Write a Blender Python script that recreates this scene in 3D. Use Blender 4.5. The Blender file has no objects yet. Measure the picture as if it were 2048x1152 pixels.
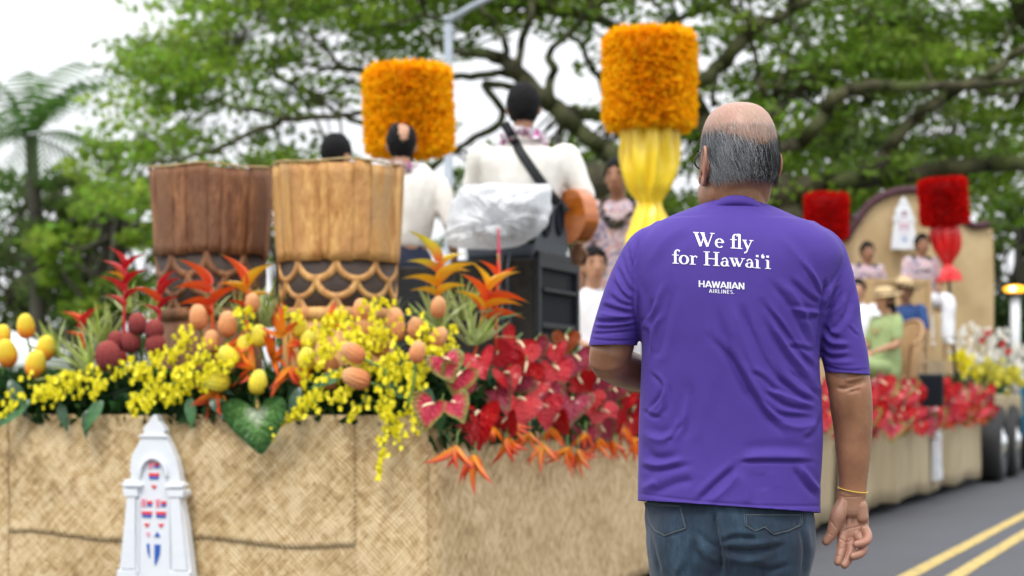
import bpy, bmesh, math, random
import numpy as np
from mathutils import Vector, Matrix, noise
from mathutils.bvhtree import BVHTree
random.seed(7)
rng = np.random.default_rng(7)
PI = math.pi
S = bpy.context.scene
COL = S.collection

# ---------------------------------------------------------------- camera, sky, sun, exposure
F = 3981.0            # 70 mm lens on a 36 mm sensor, in units of a 2048 wide frame
CAMZ = 1.10
cd = bpy.data.cameras.new('camera'); cam = bpy.data.objects.new('camera', cd); COL.objects.link(cam)
cam.location = (0, 0, CAMZ); cam.rotation_euler = (PI/2, 0, 0)
cd.sensor_width = 36; cd.lens = 70; cd.shift_y = 224/2048.0
cd.clip_start = 0.1; cd.clip_end = 2000
cd.dof.use_dof = True; cd.dof.focus_distance = 4.33; cd.dof.aperture_fstop = 4.3
S.camera = cam
W = bpy.data.worlds.new('World'); S.world = W; W.use_nodes = True
nt = W.node_tree; nt.nodes.clear()
out = nt.nodes.new('ShaderNodeOutputWorld'); bg = nt.nodes.new('ShaderNodeBackground')
sky = nt.nodes.new('ShaderNodeTexSky'); sky.sky_type = 'NISHITA'; sky.sun_disc = False
sky.sun_elevation = math.radians(58); sky.sun_rotation = math.radians(200)
hs = nt.nodes.new('ShaderNodeHueSaturation'); hs.inputs['Saturation'].default_value = 0.12; hs.inputs['Value'].default_value = 1.0
# thick even cloud layer: the clear sky is only a faint part of it, brighter towards the zenith as every overcast sky is
tc = nt.nodes.new('ShaderNodeTexCoord'); sx = nt.nodes.new('ShaderNodeSeparateXYZ')
mr = nt.nodes.new('ShaderNodeMapRange'); mr.inputs['From Min'].default_value = 0; mr.inputs['From Max'].default_value = 1
mr.inputs['To Min'].default_value = 7.3; mr.inputs['To Max'].default_value = 20.5
mulc = nt.nodes.new('ShaderNodeVectorMath'); mulc.operation = 'SCALE'; mulc.inputs[0].default_value = (0.97, 0.99, 1.03)
cn = nt.nodes.new('ShaderNodeTexNoise'); cn.inputs['Scale'].default_value = 3.0; cn.inputs['Detail'].default_value = 4
cmr = nt.nodes.new('ShaderNodeMapRange'); cmr.inputs['To Min'].default_value = 0.88; cmr.inputs['To Max'].default_value = 1.1
cm = nt.nodes.new('ShaderNodeMath'); cm.operation = 'MULTIPLY'
mix = nt.nodes.new('ShaderNodeMix'); mix.data_type = 'RGBA'; mix.inputs['Factor'].default_value = 0.88
L = nt.links.new
L(sky.outputs[0], hs.inputs['Color']); L(tc.outputs['Generated'], sx.inputs[0]); L(sx.outputs['Z'], mr.inputs['Value'])
L(tc.outputs['Generated'], cn.inputs['Vector']); L(cn.outputs['Fac'], cmr.inputs['Value'])
L(mr.outputs[0], cm.inputs[0]); L(cmr.outputs[0], cm.inputs[1]); L(cm.outputs[0], mulc.inputs['Scale'])
L(hs.outputs[0], mix.inputs['A']); L(mulc.outputs[0], mix.inputs['B'])
L(mix.outputs['Result'], bg.inputs['Color']); bg.inputs['Strength'].default_value = 0.12
L(bg.outputs[0], out.inputs[0])
sd = bpy.data.lights.new('sun', 'SUN'); sd.energy = 1.5; sd.angle = math.radians(14); sd.color = (1, 0.96, 0.9)
sun = bpy.data.objects.new('sun', sd); COL.objects.link(sun)
sun.rotation_euler = (math.radians(32), 0, math.radians(-20))     # high, from behind the camera and a little left
S.view_settings.view_transform = 'Standard'; S.view_settings.look = 'None'
S.view_settings.exposure = 0.22; S.view_settings.gamma = 1
S.render.engine = 'CYCLES'
S.cycles.transparent_max_bounces = 12
S.cycles.max_bounces = 6; S.cycles.diffuse_bounces = 3

# ---------------------------------------------------------------- helpers
def P(px, py, d):            # point of the place seen at (px, py) of the 2048 wide frame, d metres ahead
    return Vector(((px-1024)*d/F, d, CAMZ-(py-800)*d/F))
def A(px, py, d): return np.array(P(px, py, d))

def link(name, me, mat=None, parent=None):
    o = bpy.data.objects.new(name, me); COL.objects.link(o)
    if mat is not None and me is not None and not me.materials: me.materials.append(mat)
    if parent is not None: o.parent = parent
    return o
def mesh(name, V, Fc, smooth=True, mat=None):
    me = bpy.data.meshes.new(name)
    me.from_pydata([tuple(v) for v in V], [], [tuple(f) for f in Fc]); 
    if smooth: me.shade_smooth()
    if mat is not None: me.materials.append(mat)
    me.update(); return me
def tag(o, label=None, cat=None, group=None, kind=None):
    if label: o['label'] = label
    if cat: o['category'] = cat
    if group: o['group'] = group
    if kind: o['kind'] = kind
    return o
def empty(name, loc, label, cat, group=None, rot=None):
    o = bpy.data.objects.new(name, None); COL.objects.link(o); o.location = loc
    if rot is not None: o.rotation_euler = rot
    return tag(o, label, cat, group)

class MB:
    def __init__(s): s.V = []; s.F = []; s.C = None
    def add(s, V, Fc):
        n = len(s.V); s.V.extend([tuple(v) for v in V]); s.F.extend([tuple(i+n for i in f) for f in Fc]); return s
    def box(s, c, d, R=None):
        c = np.array(c, float); d = np.array(d, float)/2
        v = np.array([(x,y,z) for x in (-1,1) for y in (-1,1) for z in (-1,1)])*d
        if R is not None: v = v @ np.array(R).T
        return s.add(v+c, [(0,1,3,2),(4,6,7,5),(0,4,5,1),(2,3,7,6),(0,2,6,4),(1,5,7,3)])
    def tube(s, pts, ra, rb=None, n=10, side=None, caps=True):
        s.add(*tube(pts, ra, rb, n, side, caps)); return s
    def obj(s, name, mat=None, parent=None, smooth=True):
        return link(name, mesh(name, s.V, s.F, smooth, mat), None, parent)

def tube(pts, ra, rb=None, n=10, side=None, caps=True):
    pts = np.array(pts, float); m = len(pts)
    ra = np.broadcast_to(np.array(ra, float), (m,)); rb = ra if rb is None else np.broadcast_to(np.array(rb, float), (m,))
    T = np.gradient(pts, axis=0); T /= np.linalg.norm(T, axis=1)[:, None]+1e-12
    up = np.array(side if side is not None else ((1,0,0) if abs(T[0][0]) < .8 else (0,1,0)), float)
    V = []; a = np.arange(n)*2*PI/n
    for i in range(m):
        t = T[i]; x = up - t*np.dot(up, t); x /= np.linalg.norm(x)+1e-12; y = np.cross(t, x)
        if side is None: up = x
        V.append(pts[i] + np.outer(np.cos(a)*ra[i], x) + np.outer(np.sin(a)*rb[i], y))
    V = list(np.concatenate(V)); Fc = []
    for i in range(m-1):
        for j in range(n):
            k = (j+1) % n; Fc.append((i*n+j, i*n+k, (i+1)*n+k, (i+1)*n+j))
    if caps:
        V.append(pts[0]); V.append(pts[-1]); c0 = m*n
        for j in range(n):
            k = (j+1) % n; Fc.append((c0, k, j)); Fc.append((c0+1, (m-1)*n+j, (m-1)*n+k))
    return V, Fc
def cr(pts, n=8):            # catmull-rom resample (any number of columns)
    p = np.array(pts, float); p = np.vstack([2*p[0]-p[1], p, 2*p[-1]-p[-2]]); o = []
    for i in range(1, len(p)-2):
        for t in np.linspace(0, 1, n, endpoint=False):
            o.append(.5*((2*p[i])+(-p[i-1]+p[i+1])*t+(2*p[i-1]-5*p[i]+4*p[i+1]-p[i+2])*t*t+(-p[i-1]+3*p[i]-3*p[i+1]+p[i+2])*t**3))
    o.append(p[-2]); return np.array(o)
def ctube(pts, n=6, seg=12, side=None):     # pts rows: x y z ra rb, smoothed; rounded ends
    q = cr(pts, n); e0 = q[0].copy(); e1 = q[-1].copy(); d0 = q[0,:3]-q[1,:3]; d1 = q[-1,:3]-q[-2,:3]
    d0 /= np.linalg.norm(d0)+1e-9; d1 /= np.linalg.norm(d1)+1e-9
    head = []; tail = []
    for a in (.95, .75, .45):
        r = e0.copy(); r[:3] += d0*min(r[3], r[4])*a; r[3:] *= math.sqrt(1-a*a); head.append(r)
        r = e1.copy(); r[:3] += d1*min(r[3], r[4])*a; r[3:] *= math.sqrt(1-a*a); tail.insert(0, r)
    q = np.vstack([head, q, tail])
    return tube(q[:,:3], q[:,3], q[:,4], seg, side)
def ellipsoid(c, r, R=None, nu=16, nv=10):
    V = []; 
    for i in range(nv+1):
        th = PI*i/nv
        for j in range(nu):
            ph = 2*PI*j/nu; V.append((math.sin(th)*math.cos(ph)*r[0], math.sin(th)*math.sin(ph)*r[1], math.cos(th)*r[2]))
    V = np.array(V)
    if R is not None: V = V @ np.array(R).T
    V = V + np.array(c); Fc = [(i*nu+j, (i+1)*nu+j, (i+1)*nu+(j+1)%nu, i*nu+(j+1)%nu) for i in range(nv) for j in range(nu)]
    return list(V), Fc
def fuse(parts, voxel, smooth=3, factor=.5):
    mb = MB()
    for p in parts: mb.add(*p)
    me = mesh('tmp', mb.V, mb.F); o = bpy.data.objects.new('tmp', me); COL.objects.link(o)
    m = o.modifiers.new('r', 'REMESH'); m.mode = 'VOXEL'; m.voxel_size = voxel; m.use_smooth_shade = True
    if smooth:
        s = o.modifiers.new('s', 'SMOOTH'); s.iterations = smooth; s.factor = factor
    dg = bpy.context.evaluated_depsgraph_get(); dg.update()
    r = bpy.data.meshes.new_from_object(o.evaluated_get(dg)); bpy.data.objects.remove(o)
    r.shade_smooth(); return r
def getV(me):
    a = np.empty(len(me.vertices)*3); me.vertices.foreach_get('co', a); return a.reshape(-1,3)
def setV(me, V): me.vertices.foreach_set('co', np.ascontiguousarray(V).ravel()); me.update()
def getN(me):
    a = np.empty(len(me.vertices)*3); me.vertices.foreach_get('normal', a); return a.reshape(-1,3)
def pxy(V): return np.stack([1024+V[:,0]*F/V[:,1], 800-(V[:,2]-CAMZ)*F/V[:,1]], 1)
def folds(q, lines, pair=0.0):         # sum of soft ridges and valleys along polylines
    h = np.zeros(len(q))
    for pts, amp, sg in lines:
        p = cr(pts, 5) if len(pts) > 2 else np.array(pts, float)
        p = np.array(p); tot = len(p)-1
        lo = p.min(0)-4*sg; hi = p.max(0)+4*sg
        idx = np.where((q[:,0] > lo[0]) & (q[:,0] < hi[0]) & (q[:,1] > lo[1]) & (q[:,1] < hi[1]))[0]
        if not len(idx): continue
        qq = q[idx]; best = np.full(len(qq), 1e9); bt = np.zeros(len(qq)); sg_ = np.ones(len(qq))
        for i in range(tot):
            a = p[i]; d = p[i+1]-a; l = d@d+1e-9
            t = np.clip(((qq-a)@d)/l, 0, 1); r = np.linalg.norm(qq-a-t[:,None]*d, axis=1)
            m = r < best; best[m] = r[m]; bt[m] = (i+t[m])/tot; cr_ = np.sign(d[0]*(qq[:,1]-a[1])-d[1]*(qq[:,0]-a[0])); sg_[m] = cr_[m]
        tap = np.clip(np.sin(PI*np.clip(bt, .0, 1))*1.6+.12, 0, 1)
        sd_ = best*sg_; h[idx] += amp*tap*(np.exp(-np.abs(best/sg)**1.6) - pair*np.exp(-((sd_+1.9*sg)/(1.25*sg))**2))
    return h

# ---------------------------------------------------------------- materials
def nm(name):
    m = bpy.data.materials.new(name); m.use_nodes = True; return m, m.node_tree, m.node_tree.nodes['Principled BSDF']
def pm(name, c1, c2=None, sc=8, rough=.6, spec=.5, bump=0, bsc=60, stretch=(1,1,1), coat=0, sheen=0, trans=0, sss=0, metal=0,
       coord='Object', detail=4, lo=.35, hi=.65, bdist=.01, c3=None, sc3=2, alpha=1):
    m, t, b = nm(name); N = t.nodes.new; K = t.links.new
    b.inputs['Roughness'].default_value = rough; b.inputs['Specular IOR Level'].default_value = spec
    b.inputs['Metallic'].default_value = metal; b.inputs['Coat Weight'].default_value = coat; b.inputs['Coat Roughness'].default_value = .15
    b.inputs['Sheen Weight'].default_value = sheen
    if alpha < 1: b.inputs['Alpha'].default_value = alpha
    if sss: b.inputs['Subsurface Weight'].default_value = sss; b.inputs['Subsurface Radius'].default_value = (.012,.005,.003); b.inputs['Subsurface Scale'].default_value = .6
    tc = N('ShaderNodeTexCoord'); mp = N('ShaderNodeMapping'); mp.inputs['Scale'].default_value = stretch
    K(tc.outputs[coord], mp.inputs['Vector'])
    col = None
    if c2 is not None:
        n = N('ShaderNodeTexNoise'); n.inputs['Scale'].default_value = sc; n.inputs['Detail'].default_value = detail; n.inputs['Roughness'].default_value = .6
        K(mp.outputs[0], n.inputs['Vector']); r = N('ShaderNodeValToRGB')
        r.color_ramp.elements[0].position = lo; r.color_ramp.elements[1].position = hi
        r.color_ramp.elements[0].color = (*c1, 1); r.color_ramp.elements[1].color = (*c2, 1); K(n.outputs['Fac'], r.inputs[0]); col = r.outputs[0]
        if c3 is not None:
            n3 = N('ShaderNodeTexNoise'); n3.inputs['Scale'].default_value = sc3; n3.inputs['Detail'].default_value = 3; K(mp.outputs[0], n3.inputs['Vector'])
            rr = N('ShaderNodeMapRange'); rr.inputs['From Min'].default_value = .45; rr.inputs['From Max'].default_value = .65; K(n3.outputs['Fac'], rr.inputs['Value'])
            mx = N('ShaderNodeMix'); mx.data_type = 'RGBA'; K(rr.outputs[0], mx.inputs['Factor']); K(col, mx.inputs['A']); mx.inputs['B'].default_value = (*c3, 1); col = mx.outputs['Result']
        K(col, b.inputs['Base Color'])
    else: b.inputs['Base Color'].default_value = (*c1, 1)
    if bump:
        n2 = N('ShaderNodeTexNoise'); n2.inputs['Scale'].default_value = bsc; n2.inputs['Detail'].default_value = 3
        K(mp.outputs[0], n2.inputs['Vector']); bp = N('ShaderNodeBump'); bp.inputs['Strength'].default_value = bump; bp.inputs['Distance'].default_value = bdist
        K(n2.outputs['Fac'], bp.inputs['Height']); K(bp.outputs[0], b.inputs['Normal'])
    if trans:
        tl = N('ShaderNodeBsdfTranslucent'); ms = N('ShaderNodeMixShader'); ms.inputs[0].default_value = trans
        if col is not None: K(col, tl.inputs['Color'])
        else: tl.inputs['Color'].default_value = (*c1, 1)
        K(b.outputs[0], ms.inputs[1]); K(tl.outputs[0], ms.inputs[2]); K(ms.outputs[0], t.nodes['Material Output'].inputs['Surface'])
    return m
def ramp_mat(name, stops, axis='Z', rough=.45, noise_amt=.1, coord='Generated', trans=0, coat=0, bump=0, bsc=200, bd=.004):
    m, t, b = nm(name); N = t.nodes.new; K = t.links.new
    tc = N('ShaderNodeTexCoord'); sp = N('ShaderNodeSeparateXYZ'); K(tc.outputs[coord], sp.inputs[0])
    n = N('ShaderNodeTexNoise'); n.inputs['Scale'].default_value = 12; K(tc.outputs['Object'], n.inputs['Vector'])
    ma = N('ShaderNodeMath'); ma.operation = 'MULTIPLY_ADD'; ma.inputs[1].default_value = noise_amt*2; K(n.outputs['Fac'], ma.inputs[0]); 
    sb = N('ShaderNodeMath'); sb.operation = 'SUBTRACT'; K(sp.outputs[axis], sb.inputs[0]); sb.inputs[1].default_value = noise_amt
    K(sb.outputs[0], ma.inputs[2])
    r = N('ShaderNodeValToRGB'); e = r.color_ramp.elements
    while len(e) < len(stops): e.new(.5)
    for k, (p, c) in enumerate(stops): e[k].position = p; e[k].color = (*c, 1)
    K(ma.outputs[0], r.inputs[0]); K(r.outputs[0], b.inputs['Base Color']); b.inputs['Roughness'].default_value = rough
    b.inputs['Coat Weight'].default_value = coat
    if bump:
        n2 = N('ShaderNodeTexNoise'); n2.inputs['Scale'].default_value = bsc; K(tc.outputs['Object'], n2.inputs['Vector'])
        bp = N('ShaderNodeBump'); bp.inputs['Strength'].default_value = bump; bp.inputs['Distance'].default_value = bd
        K(n2.outputs['Fac'], bp.inputs['Height']); K(bp.outputs[0], b.inputs['Normal'])
    if trans:
        tl = N('ShaderNodeBsdfTranslucent'); ms = N('ShaderNodeMixShader'); ms.inputs[0].default_value = trans
        K(r.outputs[0], tl.inputs['Color']); K(b.outputs[0], ms.inputs[1]); K(tl.outputs[0], ms.inputs[2]); K(ms.outputs[0], t.nodes['Material Output'].inputs['Surface'])
    return m
def attr_mat(name, rough=.6, trans=0, spec=.4):
    m, t, b = nm(name); N = t.nodes.new; K = t.links.new
    a = N('ShaderNodeAttribute'); a.attribute_name = 'tint'; K(a.outputs['Color'], b.inputs['Base Color'])
    b.inputs['Roughness'].default_value = rough; b.inputs['Specular IOR Level'].default_value = spec
    if trans:
        tl = N('ShaderNodeBsdfTranslucent'); ms = N('ShaderNodeMixShader'); ms.inputs[0].default_value = trans
        K(a.outputs['Color'], tl.inputs['Color']); K(b.outputs[0], ms.inputs[1]); K(tl.outputs[0], ms.inputs[2]); K(ms.outputs[0], t.nodes['Material Output'].inputs['Surface'])
    return m
def np_mesh(name, V, quads, tint=None, mat=None, smooth=False):      # quads (n,4) array; tint (n,3) per face
    me = bpy.data.meshes.new(name); V = np.asarray(V, float); q = np.asarray(quads, np.int32)
    k = q.shape[1]; me.vertices.add(len(V)); me.vertices.foreach_set('co', V.ravel())
    me.loops.add(len(q)*k); me.loops.foreach_set('vertex_index', q.ravel())
    me.polygons.add(len(q)); me.polygons.foreach_set('loop_start', np.arange(len(q))*k); me.polygons.foreach_set('loop_total', np.full(len(q), k))
    me.update(calc_edges=True)
    if tint is not None:
        at = me.attributes.new('tint', 'FLOAT_COLOR', 'FACE'); c = np.ones((len(q),4)); c[:,:3] = tint; at.data.foreach_set('color', c.ravel())
    if smooth: me.shade_smooth()
    if mat is not None: me.materials.append(mat)
    return me
def rotm(n, roll=0, down=(0,0,-1)):        # local Z = n, local -Y towards 'down', then rolled about n
    n = Vector(n).normalized(); d = Vector(down); y = -(d - n*d.dot(n))
    if y.length < 1e-3: y = Vector((0,1,0))
    y.normalize(); x = y.cross(n)
    M = Matrix((x, y, n)).transposed()
    return (M @ Matrix.Rotation(roll, 3, 'Z')).to_4x4()
def put(o, loc, R=None, s=1):
    M = Matrix.Translation(Vector(loc))
    if R is not None: M = M @ R
    o.matrix_world = M @ Matrix.Scale(s, 4); return o

# float frame of reference: corner, long axis u (away), cross axis v (to the right)
CX, CY = -0.329, 8.5
ux, uy = math.sin(math.radians(20.14)), math.cos(math.radians(20.14))
vx, vy = uy, -ux
DECK = 1.03
def FL(s, v, z=DECK): return Vector((CX+ux*s+vx*v, CY+uy*s+vy*v, z))
def front_d(px):
    r = (px-1024)/F; t = (CX-r*CY)/(vx-r*0.0+0.0) if False else None
    # point C - v*t : X/Y = r
    t = (CX - r*CY)/(vx + r*(-vy)) ; return CY - vy*t
def side_d(px):
    r = (px-1024)/F; s = (r*CY-CX)/(ux-r*uy); return CY+uy*s
def edge_d(px): return front_d(px) if px < 870 else side_d(px)
ROT_U = math.atan2(uy, ux)      # heading of u in the plane
# ---------------------------------------------------------------- road and ground
def sheet(name, pts, z, mat, kind='structure'):
    me = mesh(name, [(x,y,z) for x,y in pts], [tuple(range(len(pts)))], False, mat); o = link(name, me); o['kind'] = kind; return o
asph = pm('asphalt', (.052,.055,.064), (.092,.096,.108), sc=420, rough=.85, bump=.6, bsc=500, bdist=.004, c3=(.066,.068,.076), sc3=.9, coord='Object')
grassm = pm('lawn', (.05,.09,.02), (.08,.13,.03), sc=20, rough=.9, bump=.5, bsc=300)
sheet('ground', [(-400,-100),(400,-100),(400,900),(-400,900)], -.05, grassm)
def RP(s, v): p = FL(s, v); return (p.x, p.y)
sheet('road', [RP(-40,-5.5), RP(-40,7.5), RP(200,7.5), RP(200,-5.5)], 0, asph)
conc = pm('kerb_stone', (.35,.34,.32), (.42,.41,.39), sc=6, rough=.8)
for v in (-5.6, 7.6):
    c = MB()
    for i in range(60):
        a = FL(-20+i*2.0, v, .03); c.box((a.x,a.y,.045), (.15,1.985,.19), Matrix.Rotation(-math.radians(20.14),3,'Z'))
    o = c.obj('kerb', conc, None, False); o['kind'] = 'structure'
ypaint = pm('yellow_road_paint', (.50,.36,.10), (.62,.46,.15), sc=25, rough=.75, c3=(.30,.23,.10), sc3=14, bump=.4, bsc=400, detail=8)
# centre line: through P(1815,1152) and P(2048,1017)
pa = P(1817,1152,F*CAMZ/352); pb = P(1905,1152,F*CAMZ/352)
def vof(p): return (p.x-CX)*vx+(p.y-CY)*vy
for k, vv in enumerate((vof(pa), vof(pb)+.02)):
    n = 160; V = []; Fc = []
    for i in range(n+1):
        s = -12+i*.5; j = .004*math.sin(i*1.7+k)
        for e in (-.055, .055):
            p = FL(s, vv+e+j*random.uniform(-1,1)); V.append((p.x,p.y,.004))
    Fc = [(2*i,2*i+1,2*i+3,2*i+2) for i in range(n)]
    o = link('road_line', mesh('road_line', V, Fc, False, ypaint)); o['kind'] = 'structure'

# ---------------------------------------------------------------- trees
bark = pm('mossy_bark', (.030,.026,.016), (.085,.078,.034), sc=3, rough=.9, bump=.8, bsc=12, bdist=.05, c3=(.06,.078,.016), sc3=1.2)
barkd = pm('dark_bark', (.05,.045,.035), (.09,.08,.06), sc=3, rough=.9)
leafm = attr_mat('tree_leaf', .55, .58)
def leaves(name, centres, radii, counts, size, cols, parent, label=None, flat=.75):
    # centres (n,3), radii (n,3): leaf faces scattered through each clump
    V = []; T = []
    for c, r, k in zip(centres, radii, counts):
        k = int(k); d = rng.normal(size=(k,3)); d /= np.linalg.norm(d, axis=1)[:,None]; d *= rng.uniform(.25,1,(k,1))**.6
        p = np.array(c)+d*np.array(r)
        a = rng.normal(size=(k,3)); a[:,2] *= 1-flat*.6; a /= np.linalg.norm(a,axis=1)[:,None]
        b = rng.normal(size=(k,3)); b -= a*(a*b).sum(1)[:,None]; b /= np.linalg.norm(b,axis=1)[:,None]
        s = size*rng.uniform(.55,1.35,(k,1))
        a *= s; b *= s*.55
        V.append(np.stack([p-a, p-b*.9, p+a, p+b], 1))
        base = np.array(cols[rng.integers(len(cols))]); T.append(base*rng.uniform(.7,1.3,(k,1))*rng.uniform(.9,1.1,(k,3)))
    V = np.concatenate(V); n = len(V); T = np.concatenate(T)
    me = np_mesh(name, V.reshape(-1,3), np.arange(n*4).reshape(-1,4), T, leafm)
    o = link(name, me, None, parent); return o
dens = ["00000589877788866555556663477788","00007887645567533343355557888866","00227853543432321323333344589977",
"01337844553222111223333444345344","13245555543222111234443444433444","35565555543222112345555565554444",
"45666554322333334566666777766654","45666544322233334667777777777655","35555543322222334567777777777766","33444433322222334567777777777665"]
dens = [d.ljust(32,'5')[:32] for d in dens]
GR = [(.20,.35,.03),(.25,.39,.035),(.16,.27,.025),(.28,.40,.05),(.13,.21,.025),(.19,.30,.045)]
DK = [(.10,.155,.035),(.12,.19,.04),(.085,.13,.038),(.15,.21,.06)]
# limbs: list of (px, py, half width px); depth varies with the sway value
LIMB1 = [
 ([(1188,800,52),(1186,620,50),(1182,500,50),(1180,420,58),(1200,345,40)],30,0),
 ([(1270,330,30),(1224,310,20),(1188,284,18),(1152,255,18),(1115,219,19),(1079,190,18),(1035,146,18),(1006,120,15),(962,106,11),(926,106,9),(880,90,6),(840,60,4)],30.5,-1),
 ([(1200,400,36),(1235,340,28),(1262,300,20)],30,0),
 ([(1035,146,9),(1042,91,8),(1064,22,7),(1068,-40,5)],30,-1),
 ([(1008,118,7),(1013,95,7),(995,55,6),(970,25,5),(940,-20,4)],30,-1),
 ([(1050,160,10),(1006,146,8),(951,153,8),(907,153,7),(860,160,7),(790,152,6),(728,142,6),(684,136,7),(639,136,4),(590,120,3),(540,125,2)],30,1),
 ([(1065,180,9),(1010,172,8),(969,171,8),(1002,215,8),(998,248,8),(940,281,7),(907,303,6),(860,300,5),(790,262,6),(728,248,6),(684,230,5),(648,207,5),(619,183,5),(580,168,4),(545,148,4),(507,130,3),(450,110,2)],30,2),
 ([(1115,225,12),(1097,180,10),(1108,139,9),(1097,109,8),(1130,73,6),(1173,29,6),(1200,-10,5)],30,1),
 ([(1215,200,9),(1199,157,7),(1177,124,6),(1163,87,6),(1137,73,4),(1115,60,3)],31,1),
 ([(1100,205,14),(1133,222,13),(1203,233,12),(1300,240,12),(1400,270,12),(1450,262,10)],31,2),
 ([(1064,0,10),(1115,22,12),(1170,29,12),(1225,51,10),(1290,90,9),(1345,44,7),(1400,22,7),(1443,7,6),(1500,-20,5)],32,2),
 ([(850,190,7),(790,215,6),(713,227,6),(669,233,6),(566,239,7),(551,251,6),(507,263,6),(462,286,5),(424,301,5),(359,319,4),(300,325,3)],30.5,-1),
 ([(566,235,5),(513,221,5),(477,218,4),(448,210,3),(400,190,2)],29.5,-.5),
 ([(560,236,4),(595,213,4),(634,200,3),(690,170,2)],30,1),
 ([(684,138,6),(663,112,5),(625,74,4),(560,50,3),(500,30,2)],30,0),
 ([(907,303,7),(870,330,7),(850,380,9),(900,440,12),(1000,420,14),(1130,440,20)],30,0),
 ([(905,50,4),(850,30,4),(780,50,3),(700,30,3)],30,0)]
LIMB2 = [
 ([(1590,820,48),(1585,640,44),(1580,520,44),(1560,420,46),(1545,370,40)],30,0),
 ([(1545,370,30),(1500,330,22),(1440,290,20),(1400,220,18),(1380,175,17),(1416,153,15),(1453,117,16),(1489,73,16),(1515,47,14),(1551,40,10),(1584,18,9),(1640,-8,7)],30.5,-1),
 ([(1425,210,6),(1430,160,6),(1440,130,5)],30,0),
 ([(1545,235,8),(1537,204,7),(1518,164,7),(1515,128,6),(1504,87,5),(1500,50,4)],30,0),
 ([(1545,240,9),(1551,190,8),(1566,153,8),(1599,138,7),(1653,135,7),(1700,124,7),(1760,90,5),(1800,40,4)],30,1),
 ([(1520,330,20),(1555,302,16),(1599,284,15),(1642,240,15),(1664,200,14),(1708,178,14),(1763,171,13),(1817,175,12),(1908,171,10),(1980,168,9),(2048,160,8),(2120,150,6)],30,-1.5),
 ([(1530,280,12),(1545,235,10),(1606,175,9),(1635,153,8),(1690,165,6)],30,1),
 ([(1560,400,30),(1620,368,20),(1679,364,18),(1726,346,18),(1763,321,17),(1792,277,14),(1836,230,12),(1883,200,12),(1927,171,11),(1978,153,10),(2018,117,9),(2060,90,8)],30,-1),
 ([(1679,372,14),(1740,362,14),(1817,350,15),(1890,339,16),(1963,328,17),(2048,328,17),(2140,335,17)],30.5,-1),
 ([(1708,178,9),(1740,200,8),(1690,215,8),(1650,240,7)],30,0),
 ([(1978,155,6),(1990,110,5),(2020,60,5),(2048,20,4)],30,0),
 ([(1740,100,5),(1720,50,5),(1715,0,4)],30,0),
 ([(1927,171,6),(2000,190,5),(2060,180,4)],30,0),
 ([(1450,380,16),(1480,400,16),(1540,400,24)],30,0)]
def tree_limbs(limbs, parent, name_tr='trunk', name_l='limb'):
    pts = []
    for k, (l, d, sw) in enumerate(limbs):
        q = cr([(x,y,w) for x,y,w in l], 5); n = len(q)
        R = []; rad = []
        for i,(x,y,w) in enumerate(q):
            dd = d+sw*i/n+.25*math.sin(i*.9+k)
            R.append(np.array(P(x+1.5*math.sin(i*1.3+k), y+1.2*math.cos(i*1.7), dd))); rad.append(max(w,1.5)*.98*dd/F*random.uniform(.92,1.08))
        V, Fc = tube(R, rad, None, 9); MBB = MB().add(V, Fc); MBB.obj(name_tr if k == 0 else name_l, bark, parent)
        if k: pts += list(zip(R, rad))
        else: pts += list(zip(R[-4:], rad[-4:]))
    return pts
t1 = empty('rain_tree', P(1188,1152,30)*1, 'huge spreading rain tree with crooked mossy limbs behind the two yellow feather standards', 'tree'); t1.location.z = 0
t1.matrix_world.translation = t1.location
t2 = empty('rain_tree', P(1590,1152,29), 'second spreading rain tree whose limbs reach right behind the balding man and the red standards', 'tree'); t2.location.z = 0
bpy.context.view_layer.update()
def reparent_keep(root):
    bpy.context.view_layer.update(); iv = root.matrix_world.inverted()
    for c in root.children: c.matrix_parent_inverse = iv
p1 = tree_limbs(LIMB1, t1); p2 = tree_limbs(LIMB2, t2)
ends = {1: [], 2: []}
def clumps(x0, x1, dr, tid, mult=1.0, ymax=420, seed=1, smin=.22, smax=.6):
    r = np.random.default_rng(seed); C=[]; Rr=[]; K=[]
    for row in range(len(dens)):
        for c in range(int(x0//64), int(x1//64)):
            if row*60 >= ymax: continue
            v = int(dens[row][c]); n = r.poisson((v/9)**1.7*7.5*mult)
            for _ in range(n):
                px = (c+r.random())*64; py = (row+r.random())*60; d = r.uniform(*dr)
                if 760 < px < 1460 and d < 30.9 and r.random() < .75: d += 2.2
                rr = r.uniform(smin, smax); C.append(np.array(P(px,py,d))); Rr.append((rr*1.5, rr*1.3, rr*.42)); K.append(rr*rr*330)
    return C, Rr, K
def twigs(C, pts, parent, name='twigs', mat=bark, frac=1):
    pp = np.array([p for p,_ in pts]); mb = MB()
    for c in C:
        if random.random() > frac: continue
        d = np.linalg.norm(pp-c, axis=1)+.6*np.maximum(0, c[2]*0); i = int(np.argmin(d))
        if d[i] > 5: continue
        a = pp[i]; m = (a+c)/2+np.array([random.uniform(-.25,.25),random.uniform(-.25,.25),random.uniform(-.1,.3)])*min(1,d[i])
        r0 = min(.035, pts[i][1]*.5)
        mb.tube(cr([a,m,c],3), np.linspace(r0,.008,7), None, 5)
    o = mb.obj(name, mat, parent); o['kind'] = 'stuff'; return o
C,R_,K_ = clumps(192, 1408, (29.5,35), 1, 1.0, 420, 11)
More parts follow.
